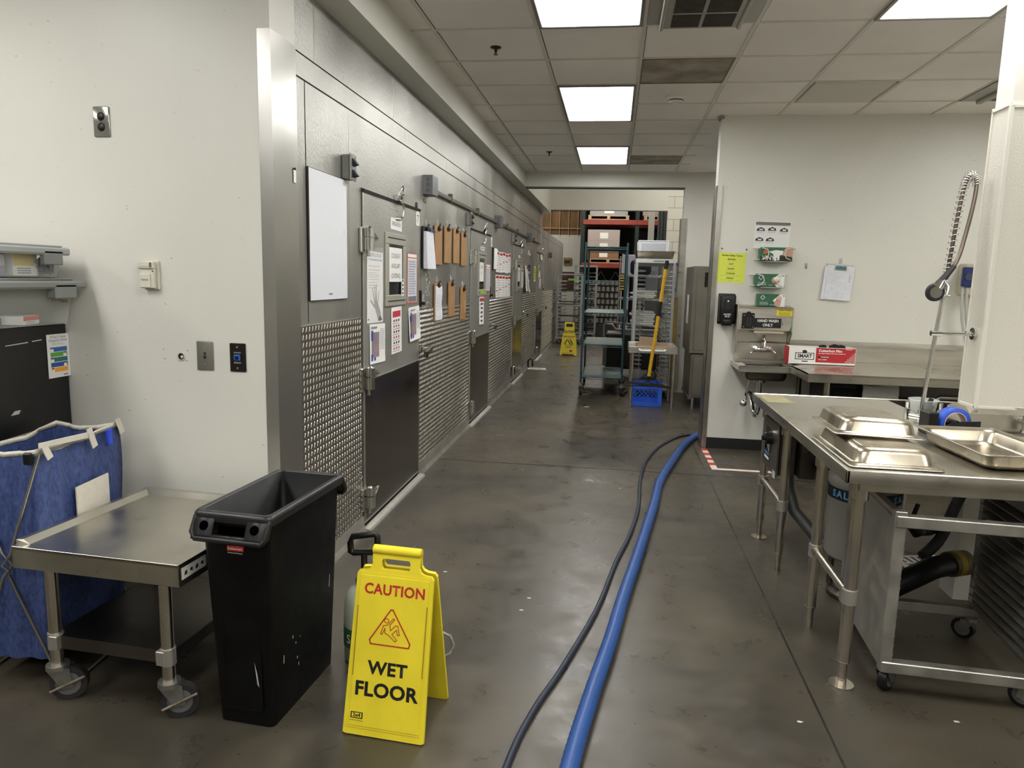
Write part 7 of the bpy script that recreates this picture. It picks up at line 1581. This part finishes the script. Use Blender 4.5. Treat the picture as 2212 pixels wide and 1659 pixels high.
# cans on pallets: each shrink-wrapped tray is one object with its cans as parts
CAN = mat('can_metal', (175, 170, 162), 0.3, 0.8, var=0.2, scale=30)
def can_tray(label, loc):
    t = T('can_tray', label, 'tray of cans', loc, group='shrink-wrapped trays of cans')
    b = MB(); b.box(-0.42, 0.42, -0.3, 0.3, 0, 0.03); b.build('tray', DARK, t)
    for k in range(7):
        q = MB(); q.cyl((-0.36 + k * .12, -0.24, 0.03), (-0.36 + k * .12, -0.24, 0.145), 0.05, n=10); q.cyl((-0.36 + k * .12, -0.24, 0.145), (-0.36 + k * .12, -0.24, 0.15), 0.052, n=10, m=1); q.build('can', [CAN, CHROME], t)
    b = MB(); b.box(-0.42, 0.42, -0.18, 0.3, 0.03, 0.15); b.build('rear_cans', STEELDK, t)
    return t
ord_ = ('lowest', 'second', 'third', 'fourth', 'fifth', 'sixth', 'topmost')
p_ = can_tray('lowest tray of cans in the stack seen through the green shelving', (-0.32, 19.3, 0.36))
for k in range(1, 7): copy_tree(p_, (-0.32 + (0.02 if k % 2 else 0), 19.3, 0.36 + 0.165 * k), label='%s tray of cans in the stack seen through the green shelving' % ord_[k])
for k in range(6): copy_tree(p_, (1.02, 19.3, 0.36 + 0.165 * k), label='%s tray of cans in the right-hand stack, behind the rack post' % ord_[k])
b = MB(); b.box(-0.75, 1.5, -0.42, 0.3, 0.0, 0.355); tag(b.build('low_platform', mat('dark_platform', (40, 36, 34), 0.7), loc=(0, 19.4, 0)), 'dark low platform under the trays of cans', 'platform')
b = MB(); b.box(-1.2, 0.4, 0, 0.05, 0, 0.03); tag(b.build('floor_rail', col(140, 130, 112), loc=(0, 17.2, 0)), 'pale low rail on the floor in front of the trays of cans', 'rail')
# left part of the warehouse
b = MB(); b.box(-0.13, 0.13, -0.04, 0, -0.11, 0.11, m=0); b.box(-0.1, 0.1, -0.045, -0.04, -0.08, 0.03, m=1)
tag(b.build('wall_vent', [col(150, 125, 80), col(70, 50, 40)], loc=(-1.6, 23.99, 2.1)), 'small brown framed opening in the far warehouse wall', 'vent')
for k in range(2):
    b = MB(); b.box(-0.33, 0.33, -0.25, 0.25, 0, 0.26, 0.006); b.rect(-0.06, 0.1, 0.1, 0.16, 1, -0.2515)
    tag(b.build('carton', [mat('dark_carton', (88, 60, 52), 0.7), col(120, 80, 66)], loc=(-1.55, 22.0, 1.2 + 0.265 * k)), '%s dark brown carton on the shelf behind the pan racks' % ('lower', 'upper')[k], 'box')
b = MB(); b.box(-0.6, 0.6, -0.3, 0.3, 1.15, 1.195)
for x in (-0.55, 0.55): b.box(x - .03, x + .03, -0.3, -0.25, 0, 1.15)
tag(b.build('warehouse_shelf', STEELDK, loc=(-1.5, 22.0, 0)), 'dark shelf carrying cartons near the far warehouse wall', 'shelf')
# column and pipes inside the opening
S(MB().box(0.66, 0.78, 15.9, 16.1, 0, 6).build('trim_5', WALL))
PIPE = mat('pipe_grey', (118, 128, 136), 0.35, 0.7)
for k, x in enumerate((0.80, 0.855, 0.92, 0.975)):
    b = MB(); b.cyl((x, 14.6, 0.0), (x, 14.6, 6.0), 0.022 if k != 1 else 0.028, n=12); b.cyl((x, 14.6, 2.3), (x, 14.6, 2.34), 0.034)
    tag(b.build('wall_pipe', PIPE), '%s vertical grey pipe inside the warehouse opening' % ('first', 'second', 'third', 'fourth')[k], 'pipe', 'vertical pipes at the warehouse opening')
S(MB().box(0.8, 2.5, 14.7, 14.8, 0, 6).build('trim_6', mat('pipe_back', (150, 152, 150), 0.6)))
